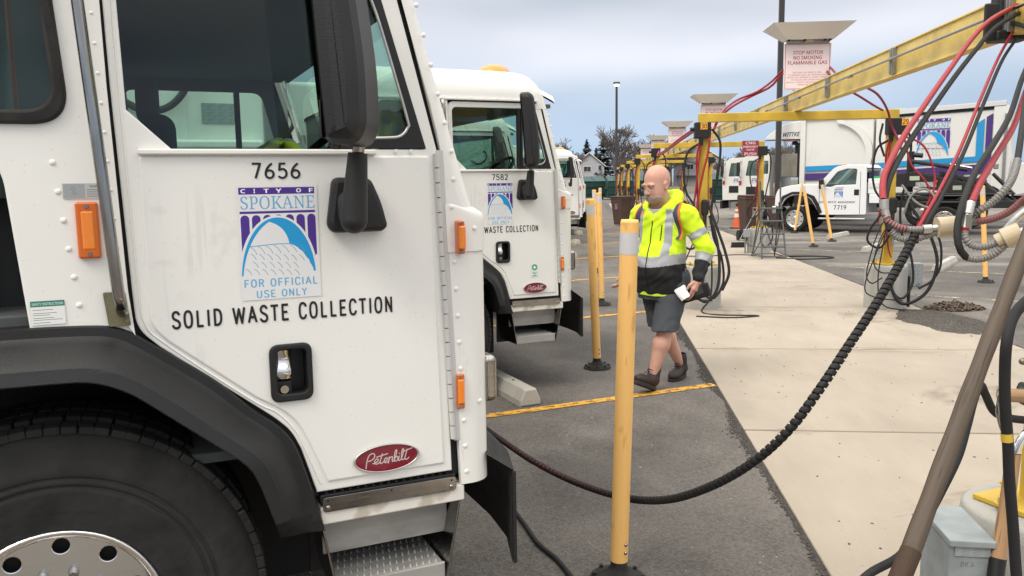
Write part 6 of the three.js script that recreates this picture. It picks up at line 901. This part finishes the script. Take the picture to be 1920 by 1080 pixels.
// ---------- vehicles on the right side, nosed in at 60 degrees; local x forward, visible left side at z = 0 facing -z ----------
const HRv = V(-0.866025, 0, -0.5), NLv = V(-0.5, 0, 0.866025), TR = 150 * Math.PI / 180;
const rightThing = (name, label, cat, s0, d) => thing(name, label, cat, [HRv.x * s0 + NLv.x * d, 0, HRv.z * s0 + NLv.z * d], TR);
const M_pw = phys([0.78, 0.79, 0.80], 0.35, 0, { clearcoat: 0.5, clearcoatRoughness: 0.15 });
M.tint = phys([0.30, 0.42, 0.40], 0.02, 0, { transmission: 0.85, thickness: 0, clearcoat: 1 });
M.blue = std([0.015, 0.27, 0.56], 0.45); M.purple = std([0.062, 0.028, 0.17], 0.45);
{
  // service pickup with a hook-lift bed
  const S0 = 6, q = (l) => l.map(([s, h, r]) => [s - S0, h, r]);
  const t = rightThing('pickup_truck', 'white pickup numbered 7719 with black lift equipment on its bed', 'pickup truck', S0, -25.9);
  const side = q([[8.52, 0.80, 0.06], [8.50, 1.12, 0.08], [8.42, 1.34, 0.12], [8.1, 1.43, 0.2], [7.66, 1.48, 0.1], [7.22, 1.45, 0.05], [6.74, 1.965, 0.12], [6.45, 2.03, 0.15], [5.95, 2.03, 0.12], [5.84, 1.93, 0.08], [5.82, 0.56, 0.04], [7.15, 0.54, 0.04], [7.3, 0.82, 0.05], [7.42, 1.02, 0.12], [7.66, 1.14, 0.2], [7.98, 1.14, 0.2], [8.2, 1.02, 0.12], [8.32, 0.78, 0.05]]);
  const wn = q([[7.02, 1.385, 0.03], [6.84, 1.375, 0.03], [6.7, 1.43, 0.04], [6.13, 1.44, 0.03], [6.1, 1.90, 0.06], [6.38, 1.915, 0.05], [6.66, 1.83, 0.05]]);
  const rw = q([[5.97, 1.5, 0.02], [5.9, 1.5, 0.02], [5.9, 1.85, 0.03], [5.96, 1.88, 0.02]]);
  const flip = (g) => g; // extrusion runs from z = 0 inward
  part(t, 'cab_side', plate(side, 0.05, 0.012, [wn], 0.05, 6), M_pw); part(t, 'cab_far_side', plate(side, 0.05, 0.012, [wn.map((p) => [...p])], 2.0, 6), M_pw);
  const strip = (pts, m, n, z0 = 0.03, z1 = 1.97) => part(t, n, crease(grid([z0, z1].map((z) => q(pts).map(([s, h]) => [s, h, z]))), 0.5), m);
  strip([[8.46, 1.30], [8.38, 1.37], [8.1, 1.43], [7.66, 1.48], [7.22, 1.46]], M_pw, 'hood'); strip([[8.5, 0.82], [8.49, 1.12], [8.44, 1.32]], M.chrome, 'grille'); strip([[6.7, 1.98], [6.45, 2.03], [5.95, 2.03], [5.84, 1.93]], M_pw, 'roof');
  strip([[7.2, 1.47], [6.72, 1.965]], M.tint, 'windshield', 0.1, 1.9); strip([[5.835, 1.5], [5.845, 1.9]], M.tint, 'rear_window', 0.3, 1.7); strip([[5.83, 0.6], [5.83, 1.5]], M_pw, 'cab_back');
  part(t, 'side_window', sheet(wn, 0.03), M.tint); part(t, 'far_side_window', sheet(wn, 1.97), M.tint);
  part(t, 'cab_interior', [rbox(1.3, 0.5, 1.8, 0.55, 1.0, 1.0, 0.05), rbox(0.15, 0.7, 0.5, 0.1, 1.45, 0.5, 0.05), rbox(0.15, 0.7, 0.5, 0.1, 1.45, 1.5, 0.05), rbox(0.3, 0.3, 1.7, 1.05, 1.3, 1.0, 0.08)], M.dark);
  part(t, 'wheel_arch', crease(grid([0, 1].map((k) => q([[7.16, 0.56], [7.28, 0.84], [7.4, 1.04], [7.66, 1.17], [7.98, 1.17], [8.22, 1.04], [8.34, 0.8]]).map(([s, h], i) => [s + (k ? 0 : (i < 3 ? -0.09 : i > 4 ? 0.06 : 0)), h + (k ? 0 : 0.07), -0.03]))), 0.6), M.plastic);
  part(t, 'arch_liner', grid([0, 1].map((k) => q([[7.16, 0.56], [7.28, 0.84], [7.4, 1.04], [7.66, 1.17], [7.98, 1.17], [8.22, 1.04], [8.34, 0.8]]).map(([s, h]) => [s, h, k ? 0.6 : -0.03]))), M.black);
  part(t, 'bumper', rbox(0.14, 0.24, 1.95, 8.55 - S0, 0.68, 1.0, 0.04), M.chrome);
  part(t, 'door_handle', rbox(0.14, 0.17, 0.02, 6.1 - S0, 1.215, -0.004, 0.015), M.black);
  for (const s of [6.0, 7.17]) part(t, 'door_seam', rbox(0.012, s < 7 ? 1.25 : 0.9, 0.012, s - S0, s < 7 ? 1.2 : 1.02, 0.0, 0.002), M.dark);
  part(t, 'wing_mirror', [rbox(0.12, 0.3, 0.2, 7.08 - S0, 1.47, -0.14, 0.04), cyl([7.05 - S0, 1.4, 0.02], [7.05 - S0, 1.4, -0.12], 0.02, 0.02, 8)], M.plastic);
  part(t, 'running_board', rbox(1.35, 0.05, 0.14, 6.5 - S0, 0.43, 0.0, 0.015), M.alu); part(t, 'roof_marker', rbox(0.14, 0.03, 0.05, 6.55 - S0, 2.04, 0.3, 0.01), M.amber);
  const txt = (w, h, s, y, m, n) => part(t, n, new THREE.PlaneGeometry(w, h).rotateY(Math.PI).translate(s - S0, y, -0.003), m);
  txt(0.4, 0.15, 6.56, 0.765, print(0.4, 0.15, 600, (x, w, h) => { x.clearRect(0, 0, w, h); glyphs(x, '7719', w * 0.03, h * 0.06, w * 0.94, h * 0.88, 13, '#1b1c1f', 14); }), 'number_lettering');
  txt(1.05, 0.075, 6.64, 0.925, print(1.05, 0.075, 700, (x, w, h) => { x.clearRect(0, 0, w, h); glyphs(x, 'SOLID WASTE MANAGEMENT', 4, h * 0.1, w - 8, h * 0.8, 15, '#4a4a4c', 16); }), 'door_lettering');
  txt(0.26, 0.3, 6.61, 1.18, print(0.26, 0.3, 800, (x, w, h) => cityLogo(x, w, h, false, false)), 'city_logo');
  txt(0.24, 0.05, 6.58, 1.355, print(0.24, 0.05, 900, (x, w, h) => { x.clearRect(0, 0, w, h); textFit(x, '42463EX', 'sans-serif', 4, h * 0.85, w - 8, h * 0.7, '#555'); }), 'plate_lettering');
  wheel(t, 7.9 - S0, 0.41, 0.06, 0.41, 0.26, 0.26, 1, 'front_wheel', false).rotation.y = Math.PI; wheel(t, 3.75 - S0, 0.41, 0.02, 0.41, 0.26, 0.5, 1, 'rear_wheel', false).rotation.y = Math.PI;
  wheel(t, 7.9 - S0, 0.41, 1.95, 0.41, 0.26, 0.26, 1, 'front_wheel', false); wheel(t, 3.75 - S0, 0.41, 2.0, 0.41, 0.26, 0.5, 1, 'rear_wheel', false);
  const tb = part(t, 'tool_box', rbox(0.34, 0.44, 1.9, 5.63 - S0, 1.39, 1.0, 0.02), M_pw); part(tb, 'box_door', rbox(0.26, 0.16, 0.02, 5.63 - S0, 1.42, 0.04, 0.01), M.white2); part(t, 'lower_tool_box', rbox(0.28, 0.27, 0.5, 5.61 - S0, 1.03, 0.28, 0.015), M_pw);
  part(t, 'green_strap', rbox(0.3, 0.06, 0.3, 5.6 - S0, 1.64, 0.6, 0.02), std([0.02, 0.35, 0.08], 0.6));
  const K = M.black, bar = (a, b, w, z0, n = 'lift_beam', m = K) => part(t, n, cyl([a[0] - S0, a[1], z0], [b[0] - S0, b[1], z0], w, w, 8), m);
  for (const z of [0.35, 1.65]) { part(t, 'bed_rail', rbox(3.6, 0.2, 0.12, 3.8 - S0, 0.86, z, 0.02), K); part(t, 'tilt_frame', plate(q([[5.3, 1.72], [4.6, 1.78], [2.75, 1.34], [2.15, 0.95], [2.3, 0.80], [2.9, 1.02], [4.6, 1.36], [5.3, 1.36]]), 0.1, 0.01, [], z + 0.05), K); }
  part(t, 'bed_deck', rbox(3.3, 0.06, 1.5, 3.9 - S0, 1.14, 1.0, 0.02).rotateZ(0), K);
  part(t, 'rear_fender', rbox(1.15, 0.05, 0.6, 3.75 - S0, 0.92, 0.28, 0.02), K);
  bar([4.8, 2.1], [3.3, 1.82], 0.06, 0.6, 'hydraulic_cylinder', M.frame); bar([3.75, 1.98], [3.2, 1.86], 0.04, 0.6, 'cylinder_rod', M.steel);
  bar([4.82, 1.2], [4.82, 2.38], 0.1, 0.8, 'lift_mast'); bar([4.9, 2.3], [4.5, 2.25], 0.07, 0.8); bar([4.4, 1.75], [4.0, 1.3], 0.05, 0.5); bar([3.0, 1.6], [2.3, 0.9], 0.06, 0.4); bar([2.75, 1.7], [2.2, 1.1], 0.05, 1.3);
  for (let i = 0; i < 6; i++) part(t, 'deck_slat', rbox(0.07, 0.16, 1.2, 3.95 - S0 - i * 0.2, 1.72 - i * 0.055, 1.0, 0.01).rotateZ(0), K);
  part(t, 'placard', rbox(0.26, 0.12, 0.01, 4.6 - S0, 1.6, 0.29, 0.003), std([0.42, 0.48, 0.33], 0.6)); part(t, 'placard', rbox(0.22, 0.12, 0.01, 3.5 - S0, 1.32, 0.29, 0.003), std([0.35, 0.38, 0.3], 0.6)); part(t, 'tail_lamp', rbox(0.1, 0.08, 0.04, 4.05 - S0, 1.5, 0.26, 0.01), M.redLamp);
  part(t, 'white_tank', rbox(0.7, 0.3, 0.5, 4.3 - S0, 1.42, 0.55, 0.08), M.white2);
}
function farCab(t, s0, label2) { // square cab seen from its left side; s0 = front of cab
  const q = (l) => l.map(([s, h, r]) => [s0 + s, h, r]);
  const out = q([[-0.02, 0.8, 0.05], [0, 1.62, 0.05], [-0.16, 2.38, 0.1], [-0.3, 2.5, 0.1], [-1.12, 2.53, 0.08], [-1.15, 1.02, 0.03], [-0.95, 0.82, 0.05]]), wn = q([[-0.26, 1.76, 0.04], [-0.8, 1.76, 0.04], [-0.8, 2.3, 0.04], [-0.36, 2.3, 0.04]]), wq = q([[-0.88, 1.82, 0.04], [-1.08, 1.82, 0.04], [-1.08, 2.28, 0.04], [-0.88, 2.28, 0.04]]);
  part(t, 'cab_side', plate(out, 0.04, 0.008, [wn, wq], 0.04, 5), M.white2); part(t, 'cab_far_side', plate(out, 0.04, 0.008, [wn.map((p) => [...p])], 2.4, 5), M.white2);
  part(t, 'side_window', [sheet(wn, 0.025), sheet(wq, 0.025)], M.tint);
  const strip = (pts, m, n, z0 = 0.02, z1 = 2.38) => part(t, n, crease(grid([z0, z1].map((z) => q(pts).map(([s, h]) => [s, h, z]))), 0.5), m);
  strip([[-0.02, 0.82], [0, 1.64]], M.white2, 'cab_front'); strip([[0, 1.64], [-0.15, 2.36]], M.tint, 'windshield', 0.1, 2.3); strip([[-0.15, 2.36], [-0.3, 2.5], [-1.12, 2.53]], M.white2, 'cab_roof'); strip([[-1.14, 0.9], [-1.13, 2.5]], M.white2, 'cab_back');
  part(t, 'cab_interior', [rbox(0.9, 0.6, 2.2, s0 - 0.6, 1.35, 1.2, 0.05), rbox(0.15, 0.7, 0.5, s0 - 0.95, 1.9, 0.6, 0.05)], M.dark);
  part(t, 'mirror', [rbox(0.07, 0.5, 0.2, s0 - 0.08, 2.0, -0.25, 0.03), cyl([s0 - 0.08, 2.28, 0.02], [s0 - 0.08, 2.22, -0.25], 0.014, 0.014, 6), cyl([s0 - 0.08, 1.7, 0.02], [s0 - 0.08, 1.78, -0.25], 0.014, 0.014, 6)], M.plastic);
  part(t, 'windshield_pillar', [rbox(0.05, 0.8, 0.05, s0 - 0.08, 2.0, 0.05, 0.01).rotateZ(0), rbox(0.012, 1.6, 0.012, s0 - 0.86, 1.68, 0.0, 0.002)], M.white2);
  part(t, 'door_vent', rbox(0.42, 0.28, 0.02, s0 - 0.5, 1.24, -0.004, 0.04), M.black); part(t, 'city_logo', new THREE.PlaneGeometry(0.24, 0.2).rotateY(Math.PI).translate(s0 - 0.6, 1.58, -0.004), farCab.logo ??= print(0.24, 0.2, 600, (x, w, h) => cityLogo(x, w, h, false, false)));
  part(t, 'entry_step', [rbox(0.5, 0.04, 0.3, s0 - 0.55, 0.45, 0.18, 0.01), rbox(0.5, 0.3, 0.02, s0 - 0.55, 0.6, 0.1, 0.01), rbox(0.03, 0.4, 0.3, s0 - 0.3, 0.62, 0.18, 0.01), rbox(0.03, 0.4, 0.3, s0 - 0.8, 0.62, 0.18, 0.01)], M.galv);
  part(t, 'bumper', rbox(0.12, 0.34, 2.4, s0 + 0.03, 0.62, 1.2, 0.03), M.plastic); part(t, 'side_lamp', rbox(0.1, 0.16, 0.04, s0 - 0.07, 1.52, -0.01, 0.02), M.redLamp);
  wheel(t, s0 - 1.5, 0.53, 0.06, 0.53, 0.29, 0.36, 1, 'front_wheel', false).rotation.y = Math.PI;
}
{
  const S0 = 6, d = -29.3, t = rightThing('side_loader_truck', 'white side-loader refuse truck with blue and purple stripes and big bridge logo', 'refuse truck', S0, d);
  const q = (l) => l.map(([s, h, r]) => [s - S0, h, r]), P = (n, pts, m, z = 0, th = 0.05, holes = []) => part(t, n, plate(q(pts), th, 0.01, holes, z + th, 10), m);
  const wb = M.white2;
  part(t, 'hopper_body', rbox(2.32, 2.5, 2.4, 7.6 - S0, 2.42, 1.24, 0.04), wb); part(t, 'packer_body', rbox(3.7, 2.62, 2.4, 4.5 - S0, 2.42, 1.22, 0.05), wb);
  P('front_post', [[8.79, 1.1], [8.62, 1.1], [8.62, 3.69], [8.79, 3.69]], wb, -0.06, 0.08); P('mid_post', [[6.36, 1.1], [6.02, 1.1], [6.02, 3.72], [6.36, 3.72]], wb, -0.02, 0.06);
  const arch = [[7.62, 3.62], [7.25, 3.5], [6.9, 3.32], [6.66, 3.08], [6.48, 2.75], [6.44, 2.4], [6.5, 2.0], [6.6, 1.6]], arch2 = [[7.55, 3.45], [7.3, 3.38], [7.02, 3.2], [6.82, 2.98], [6.68, 2.7], [6.63, 2.4], [6.68, 2.02], [6.78, 1.6]];
  part(t, 'arm_rail', crease(grid([[arch, 0.03], [arch, -0.1], [arch2, -0.1], [arch2, 0.03]].map(([l, z]) => q(curve(l.map(([a, b]) => [a, b, 0])).getSpacedPoints(30).map((p) => [p.x, p.y])).map(([s, h]) => [s, h, z]))), 0.6), wb);
  P('top_rail', [[8.78, 3.62], [6.4, 3.64], [6.4, 3.71], [8.78, 3.69]], wb, -0.05, 0.08); P('roof_rail', [[6.3, 3.62], [2.7, 3.74], [2.7, 3.88], [6.3, 3.78]], std([0.6, 0.6, 0.59], 0.5), -0.08, 0.12); P('roof_gap', [[6.25, 3.54], [2.9, 3.64], [2.9, 3.735], [6.25, 3.615]], M.frame, -0.012, 0.03);
  P('tailgate', [[3.0, 1.2], [2.6, 1.2], [2.5, 2.2], [2.62, 3.74], [3.02, 3.72]], wb, -0.06, 0.1); P('tailgate_ram', [[2.72, 1.5], [2.64, 1.5], [2.64, 3.5], [2.72, 3.5]], M.galv, -0.14, 0.07); P('tail_panel', [[2.62, 1.0], [1.9, 1.15], [1.8, 1.6], [2.0, 1.95], [2.6, 2.1]], wb, 0.05, 2.2);
  P('tail_notice', [[2.95, 1.85], [2.82, 1.85], [2.82, 2.0], [2.95, 2.0]], M.galv, -0.07, 0.01);
  const bl = (n, l, m) => P(n, l, m, -0.012, 0.008);
  bl('blue_stripe', [[8.6, 1.88], [6.86, 1.92], [6.86, 2.09], [8.6, 2.05]], M.blue); bl('purple_stripe', [[8.6, 1.58], [6.9, 1.62], [6.9, 1.83], [8.6, 1.81]], M.purple);
  P('blue_stripe', [[6.34, 1.94], [6.04, 1.95], [6.04, 2.12], [6.34, 2.11]], M.blue, -0.03, 0.008); P('purple_stripe', [[6.34, 1.64], [6.04, 1.65], [6.04, 1.85], [6.34, 1.84]], M.purple, -0.03, 0.008);
  bl('blue_stripe', [[6.0, 1.95], [3.26, 2.08], [3.26, 3.38], [3.46, 3.24], [3.46, 2.24], [6.0, 2.13]], M.blue); bl('purple_stripe', [[6.0, 1.62], [3.04, 1.72], [3.04, 3.52], [3.21, 3.42], [3.21, 2.0], [6.0, 1.86]], M.purple);
  part(t, 'city_logo', new THREE.PlaneGeometry(1.0, 1.2).rotateY(Math.PI).translate(4.66 - S0, 2.88, -0.006), print(1.0, 1.2, 420, (x, w, h) => cityLogo(x, w, h, false, false)));
  part(t, 'side_lettering', new THREE.PlaneGeometry(0.9, 0.09).rotateY(Math.PI).translate(6.7 - S0, 3.54, -0.02), print(0.9, 0.09, 300, (x, w, h) => { x.clearRect(0, 0, w, h); textFit(x, 'CLEAN CITY', 'bold sans-serif', 4, h * 0.9, w - 8, h * 0.8, '#555'); })); t.remove(t.children[t.children.length - 1]);
  const can = plate(q([[10.05, 3.02, 0.05], [9.98, 3.14, 0.1], [9.57, 3.44, 0.2], [9.2, 3.58, 0.2], [8.78, 3.62], [8.78, 2.98]]), 2.3, 0.02, [], 2.35, 8); part(t, 'hopper_canopy', can, wb);
  part(t, 'maker_lettering', new THREE.PlaneGeometry(0.66, 0.17).rotateY(Math.PI).translate(9.13 - S0, 3.17, 0.04), print(0.66, 0.17, 600, (x, w, h) => { x.clearRect(0, 0, w, h); x.transform(1, 0, -0.2, 1, h * 0.2, 0); textFit(x, 'WITTKE', 'bold sans-serif', 4, h * 0.92, w * 0.9, h * 0.82, '#17181a', 2); }));
  part(t, 'danger_strip', rbox(0.42, 0.045, 0.01, 9.2 - S0, 2.955, 0.03, 0.002), std([0.55, 0.15, 0.13], 0.6)); part(t, 'canopy_edge', rbox(1.3, 0.03, 0.04, 9.4 - S0, 2.985, 0.03, 0.005), M.frame);
  part(t, 'exhaust_stack', tube(q([[9.0, 2.2], [9.0, 2.75], [9.03, 2.86], [9.16, 2.88]]).map(([s, h]) => [s, h, 0.3]), 0.07, 20, 10), M.frame); part(t, 'intake_stack', [cyl([8.86 - S0, 1.9, 0.25], [8.86 - S0, 2.75, 0.25], 0.09, 0.09, 12), rbox(0.28, 0.08, 0.2, 8.88 - S0, 2.78, 0.25, 0.03)], M.frame);
  part(t, 'engine_cabinet', rbox(0.56, 0.82, 1.9, 9.21 - S0, 2.1, 1.1, 0.03), std([0.34, 0.31, 0.26], 0.6, 0.2, { map: rep(T.smudge, 1) })); part(t, 'cabinet_back', rbox(0.12, 1.7, 2.2, 8.83 - S0, 2.05, 1.22, 0.02), M.frame);
  part(t, 'chassis', rbox(8.6, 0.3, 0.9, 6.0 - S0, 0.85, 1.22, 0.03), M.frame); part(t, 'side_skirt', rbox(2.0, 0.5, 0.4, 7.6 - S0, 0.95, 0.4, 0.03), M.frame); part(t, 'roof_ram', [cyl([7.3 - S0, 3.8, 0.6], [6.4 - S0, 3.82, 0.6], 0.05, 0.05, 10), cyl([6.4 - S0, 3.82, 0.6], [5.6 - S0, 3.86, 0.6], 0.03, 0.03, 8)], M.galv);
  for (const s of [3.6, 4.9]) wheel(t, s - S0, 0.53, 0.05, 0.53, 0.29, 0.5, 1, 'rear_wheel', false).rotation.y = Math.PI;
  farCab(t, 10.98 - S0);
}
for (const [s, d, l] of [[13.05, -33.0, 'square white truck cab with dark vent in its door, below the red sign'], [14.0, -36.6, 'white truck cab half hidden behind the one with the dark door vent']]) {
  const t = rightThing('flatbed_truck', l, 'truck', s - 2, d); farCab(t, 2);
  part(t, 'flat_bed', rbox(4, 0.3, 2.3, -1.4, 1.1, 1.2, 0.03), M.frame); part(t, 'chassis', rbox(5, 0.25, 0.9, -0.8, 0.75, 1.2, 0.03), M.frame); wheel(t, -2, 0.53, 0.05, 0.53, 0.29, 0.5, 1, 'rear_wheel', false).rotation.y = Math.PI;
}
// ---------- dumpsters, houses, trees ----------
{
  const g = new THREE.PlaneGeometry(900, 700).rotateX(-Math.PI / 2).translate(0, 0.02, -460), m = structure('dry_grass_field', boxUV(g, 0.05), std([0.15, 0.13, 0.09], 0.95, 0, { map: rep(T.smudge, 1) }));
}
function makeDumpster(label, blue) {
  const t = thing('dumpster', label, 'dumpster', [0, 0, 0], 0, 'green dumpsters across the yard'), m = std(blue ? [0.02, 0.045, 0.12] : [0.018, 0.075, 0.06], 0.55, 0.1, { map: rep(T.smudge, 1) });
  part(t, 'bin_body', plate([[-0.95, 0.15], [0.8, 0.15], [0.95, 1.35], [-0.95, 1.75]], 2.0, 0.02, [], 1.0).rotateY(-Math.PI / 2), m);
  for (const s of [-0.5, 0.5]) part(t, 'lid', rbox(0.96, 0.05, 1.95, 0, 0, 0, 0.02).rotateX(0.2).translate(s, 1.62, 0), m);
  for (const s of [-1, 1]) { part(t, 'fork_pocket', rbox(0.14, 0.2, 1.2, s * 1.06, 0.9, 0, 0.02), m); part(t, 'caster', cyl([s * 0.7 - 0.04, 0.09, 0.6], [s * 0.7 + 0.04, 0.09, 0.6], 0.09, 0.09, 12), M.black); }
  for (const h of [0.5, 1.05]) part(t, 'rib', rbox(2.04, 0.07, 0.05, 0, h, 0.84 + h * 0.1, 0.01), m);
  return t;
}
const D0 = makeDumpster('green dumpster leftmost in the far row, by the white cabs'); D0.position.set(-0.3, 0, -77); D0.rotation.y = 0.2; D0.scale.setScalar(1.15);
[[2.1, -75, 0.1, 'green dumpster behind the distant lamp post'], [4.9, -80, -0.1, 'green dumpster beyond the lamp post, right of its base'], [9.2, -62, 0.2, 'green dumpster seen between gantry hoses above the hood of the man'], [11.8, -64, 0.1, 'dark green dumpster left of the post with plate 30']].forEach(([x, z, a, l]) => { dup(D0, [x, 0, z], a, l).scale.setScalar(1.15); });
function house(label, [x, z], w, hw, hr, dp, wall, wins, turn = 0) {
  const t = thing('house', label, 'house', [x, 0, z], turn), m = std(wall, 0.85), rm = std([0.20, 0.19, 0.19], 0.9), tr = std([0.6, 0.6, 0.58], 0.7);
  part(t, 'wall', plate([[-w / 2, 0], [w / 2, 0], [w / 2, hw], [0, hr], [-w / 2, hw]], dp, 0, [], 0), m);
  for (const s of [-1, 1]) { part(t, 'roof', grid([0.5, -dp - 0.5].map((zz) => [[s * (w / 2 + 0.6), hw - 0.4], [0, hr + 0.25]].map(([a, b]) => [a, b, zz]))), rm); part(t, 'eave_trim', cyl([s * (w / 2 + 0.6), hw - 0.45, 0.5], [0, hr + 0.2, 0.5], 0.14, 0.14, 5), tr); }
  for (const [a, b, c, d] of wins) { const f = part(t, 'window', rbox(c + 0.3, d + 0.3, 0.1, a, b, 0.04, 0.02), tr); for (const s of [-0.25, 0.25]) part(f, 'pane', rbox(c * 0.46, d, 0.06, a + s * c, b, 0.09, 0.01), M.dark); }
  part(t, 'porch_roof', rbox(w * 0.9, 0.3, 1.4, 0, 2.9, 0.7, 0.05), rm); return t;
}
house('pale grey gabled house beyond the dumpsters, below the conifers', [-1.8, -240], 8.4, 6.2, 9.6, 10, [0.44, 0.44, 0.47], [[-0.6, 5.2, 2.0, 1.3], [3.0, 5.6, 0.9, 1.1]]);
house('grey house half hidden behind the gantry posts', [15.5, -235], 12, 6.5, 9.4, 10, [0.36, 0.37, 0.40], [[-2, 5, 1.6, 1.2], [2, 5, 1.6, 1.2]], 0.3);
house('distant house with brown roof between the sign hoods', [27.5, -230], 13, 7.2, 11, 10, [0.33, 0.32, 0.32], [[-2, 5.2, 1.8, 1.3]], -0.2);
const barkM = std([0.17, 0.145, 0.13], 0.95);
function bareTree(label, x, z, H, spread, sd, twist = 0) {
  seed = sd; const t = thing('bare_tree', label, 'tree', [x, 0, z], 0, null), tr = [], br = [];
  const go = (p, d, L, r, k) => {
    const e = p.clone().addScaledVector(d, L); (k < 2 ? tr : br).push(cyl(p, e, Math.max(r, 0.055), Math.max(r * 0.7, 0.045), k < 2 ? 8 : 3, true)); if (k >= 7) return;
    const n = k < 1 ? 4 : k < 5 ? 3 : 2; for (let i = 0; i < n; i++) { const q = d.clone().add(V(rr(-1.1, 1.1), rr(-0.4, 0.75), rr(-0.9, 0.9)).multiplyScalar(spread)).normalize(); const st = p.clone().lerp(e, i ? rr(0.5, 1) : 1); go(st, q, L * rr(0.62, 0.86), r * (i ? 0.5 : 0.66), k + 1); }
  };
  go(V(0, 0, 0), V(0.03, 1, 0).normalize(), H * 0.27, H * 0.032, 0);
  part(t, 'trunk', merge(tr), barkM); part(t, 'branches', merge(br), barkM).userData.kind = 'stuff'; return t;
}
bareTree('large bare tree with thick trunk right of the conifers', 4.6, -200, 16, 0.62, 11);
bareTree('tall bare tree behind the lamp post, rounded twiggy crown', 15, -225, 15.5, 0.6, 23);
bareTree('bare tree right of the twiggy rounded one', 24, -235, 13, 0.66, 31);
bareTree('small bare tree above the roof of the farthest white cab', -9, -230, 13, 0.6, 47);
bareTree('bare tree thicket left of the red CNG sign', 37, -200, 9, 0.75, 53); bareTree('bare tree directly behind the red CNG sign', 43, -205, 9.5, 0.75, 61); bareTree('low bare tree between plate 30 and the red sign', 32, -210, 8.5, 0.75, 67); bareTree('bare tree right of the red CNG sign', 50, -205, 8.5, 0.75, 71);
function conifer(label, x, z, H, R, sd) {
  R *= 1.75; seed = sd; const t = thing('conifer', label, 'tree', [x, 0, z], 0), g = [];
  part(t, 'trunk', cyl([0, 0, 0], [0, H * 0.95, 0], H * 0.018, 0.05, 8), barkM);
  for (let i = 0; i < 2600; i++) {
    const u = 1 - Math.pow(rnd(), 0.62), h = H * (0.06 + 0.94 * u), lay = 0.72 + 0.4 * Math.sin(h * 4.2 + Math.sin(h) * 2), r = R * Math.pow(1 - u, 1.05) * lay * Math.sqrt(rr(0.25, 1)), a = rnd() * TAU, s = rr(0.4, 0.95) * (1.15 - 0.6 * u);
    const q = new THREE.PlaneGeometry(s, s * 1.6); q.rotateX(rr(-1.9, -1.0)).rotateY(-a + Math.PI / 2 + rr(-0.3, 0.3)).rotateZ(rr(-0.3, 0.3)).translate(Math.cos(a) * r, h - r * 0.25, Math.sin(a) * r); g.push(q);
  }
  part(t, 'crown', merge(g), std([0.05, 0.056, 0.042], 0.9)).userData.kind = 'stuff'; return t;
}
conifer('dark conifer left of the taller one, above the grey house', -2.6, -250, 14.2, 4.4, 83); conifer('taller dark conifer beside the large bare tree', 2.3, -245, 15.6, 4.6, 89);
conifer('dark conifer just behind the roof ridge of the grey house', 0.2, -262, 12, 3.6, 127); conifer('low rounded evergreen beside the grey house', -6.5, -225, 6.5, 2.6, 97);
bareTree('bare bushy tree right of the lamp post above the dumpsters', 9.5, -215, 10.5, 0.78, 103); bareTree('bare tree filling the gap beside the twiggy rounded one', 19, -228, 14, 0.72, 107);
scene.children.filter((o) => /^bare_tree/.test(o.name)).slice(1, 4).forEach((src, i) => {
  [[-16, -262], [-4, -268], [7, -258], [20, -266], [31, -255], [45, -262], [56, -252], [64, -262]].filter((_, k) => k % 3 === i).forEach(([x, z], k) => { dup(src, [x, 0, z], k * 1.9 + i + 0.6, 'bare leafless tree in the far treeline behind the houses', 'bare trees of the far treeline').scale.setScalar(0.8 + 0.07 * k); });
});
// coats hanging inside the near cab behind its quarter window
{
  const c = thing('hanging_coat', 'orange and grey-green coats hanging inside the near cab behind its rear window', 'coat', [0, 0, 0], 0);
  place(c, 0, -2.34);
  const fold = (s0, s1, z0, m, n, k) => part(c, n, grid(Array.from({ length: 14 }, (_, j) => Array.from({ length: 40 }, (_, i) => { const t = i / 39, h = 2.25 - j / 13 * 0.62; return [lerp(s0, s1, t) + (j / 13) * 0.02 * Math.sin(t * 5), h, z0 + 0.018 * Math.sin(t * k + j * 0.1) + 0.008 * Math.sin(t * k * 2.3 + 1 + j * 0.2)]; }))), m);
  fold(-0.6, -0.26, -0.16, std([0.20, 0.26, 0.24], 0.9), 'grey_coat', 24); fold(-0.27, -0.19, -0.13, std([0.45, 0.17, 0.10], 0.9), 'orange_coat', 12);
}
{ // vest left on the dashboard
  const v = thing('safety_vest', 'crumpled yellow safety vest on the dashboard inside the near cab', 'vest', [0, 0, 0]); place(v, 0, -2.34);
  part(v, 'vest_cloth', boxUV(surfaceNets((x, y, z) => ell(x, y, z, [0.62, 1.765, -1.62], [0.11, 0.09, 0.16]) + 0.03 * wr(x, y, z, 0.8), [0.46, 1.62, -1.84], [0.78, 1.9, -1.4], 0.014)), std([0.62, 0.62, 0.02], 0.85));
  part(v, 'grey_stripe', boxUV(surfaceNets((x, y, z) => Math.max(ell(x, y, z, [0.62, 1.765, -1.62], [0.112, 0.092, 0.162]) + 0.03 * wr(x, y, z, 0.8) - 0.003, Math.abs(z + 1.6 + 0.3 * (x - 0.62)) - 0.025), [0.46, 1.62, -1.84], [0.78, 1.9, -1.4], 0.012)), std([0.36, 0.37, 0.38], 0.6));
}
camera.far = 2000; camera.updateProjectionMatrix();
renderer.render(scene, camera);
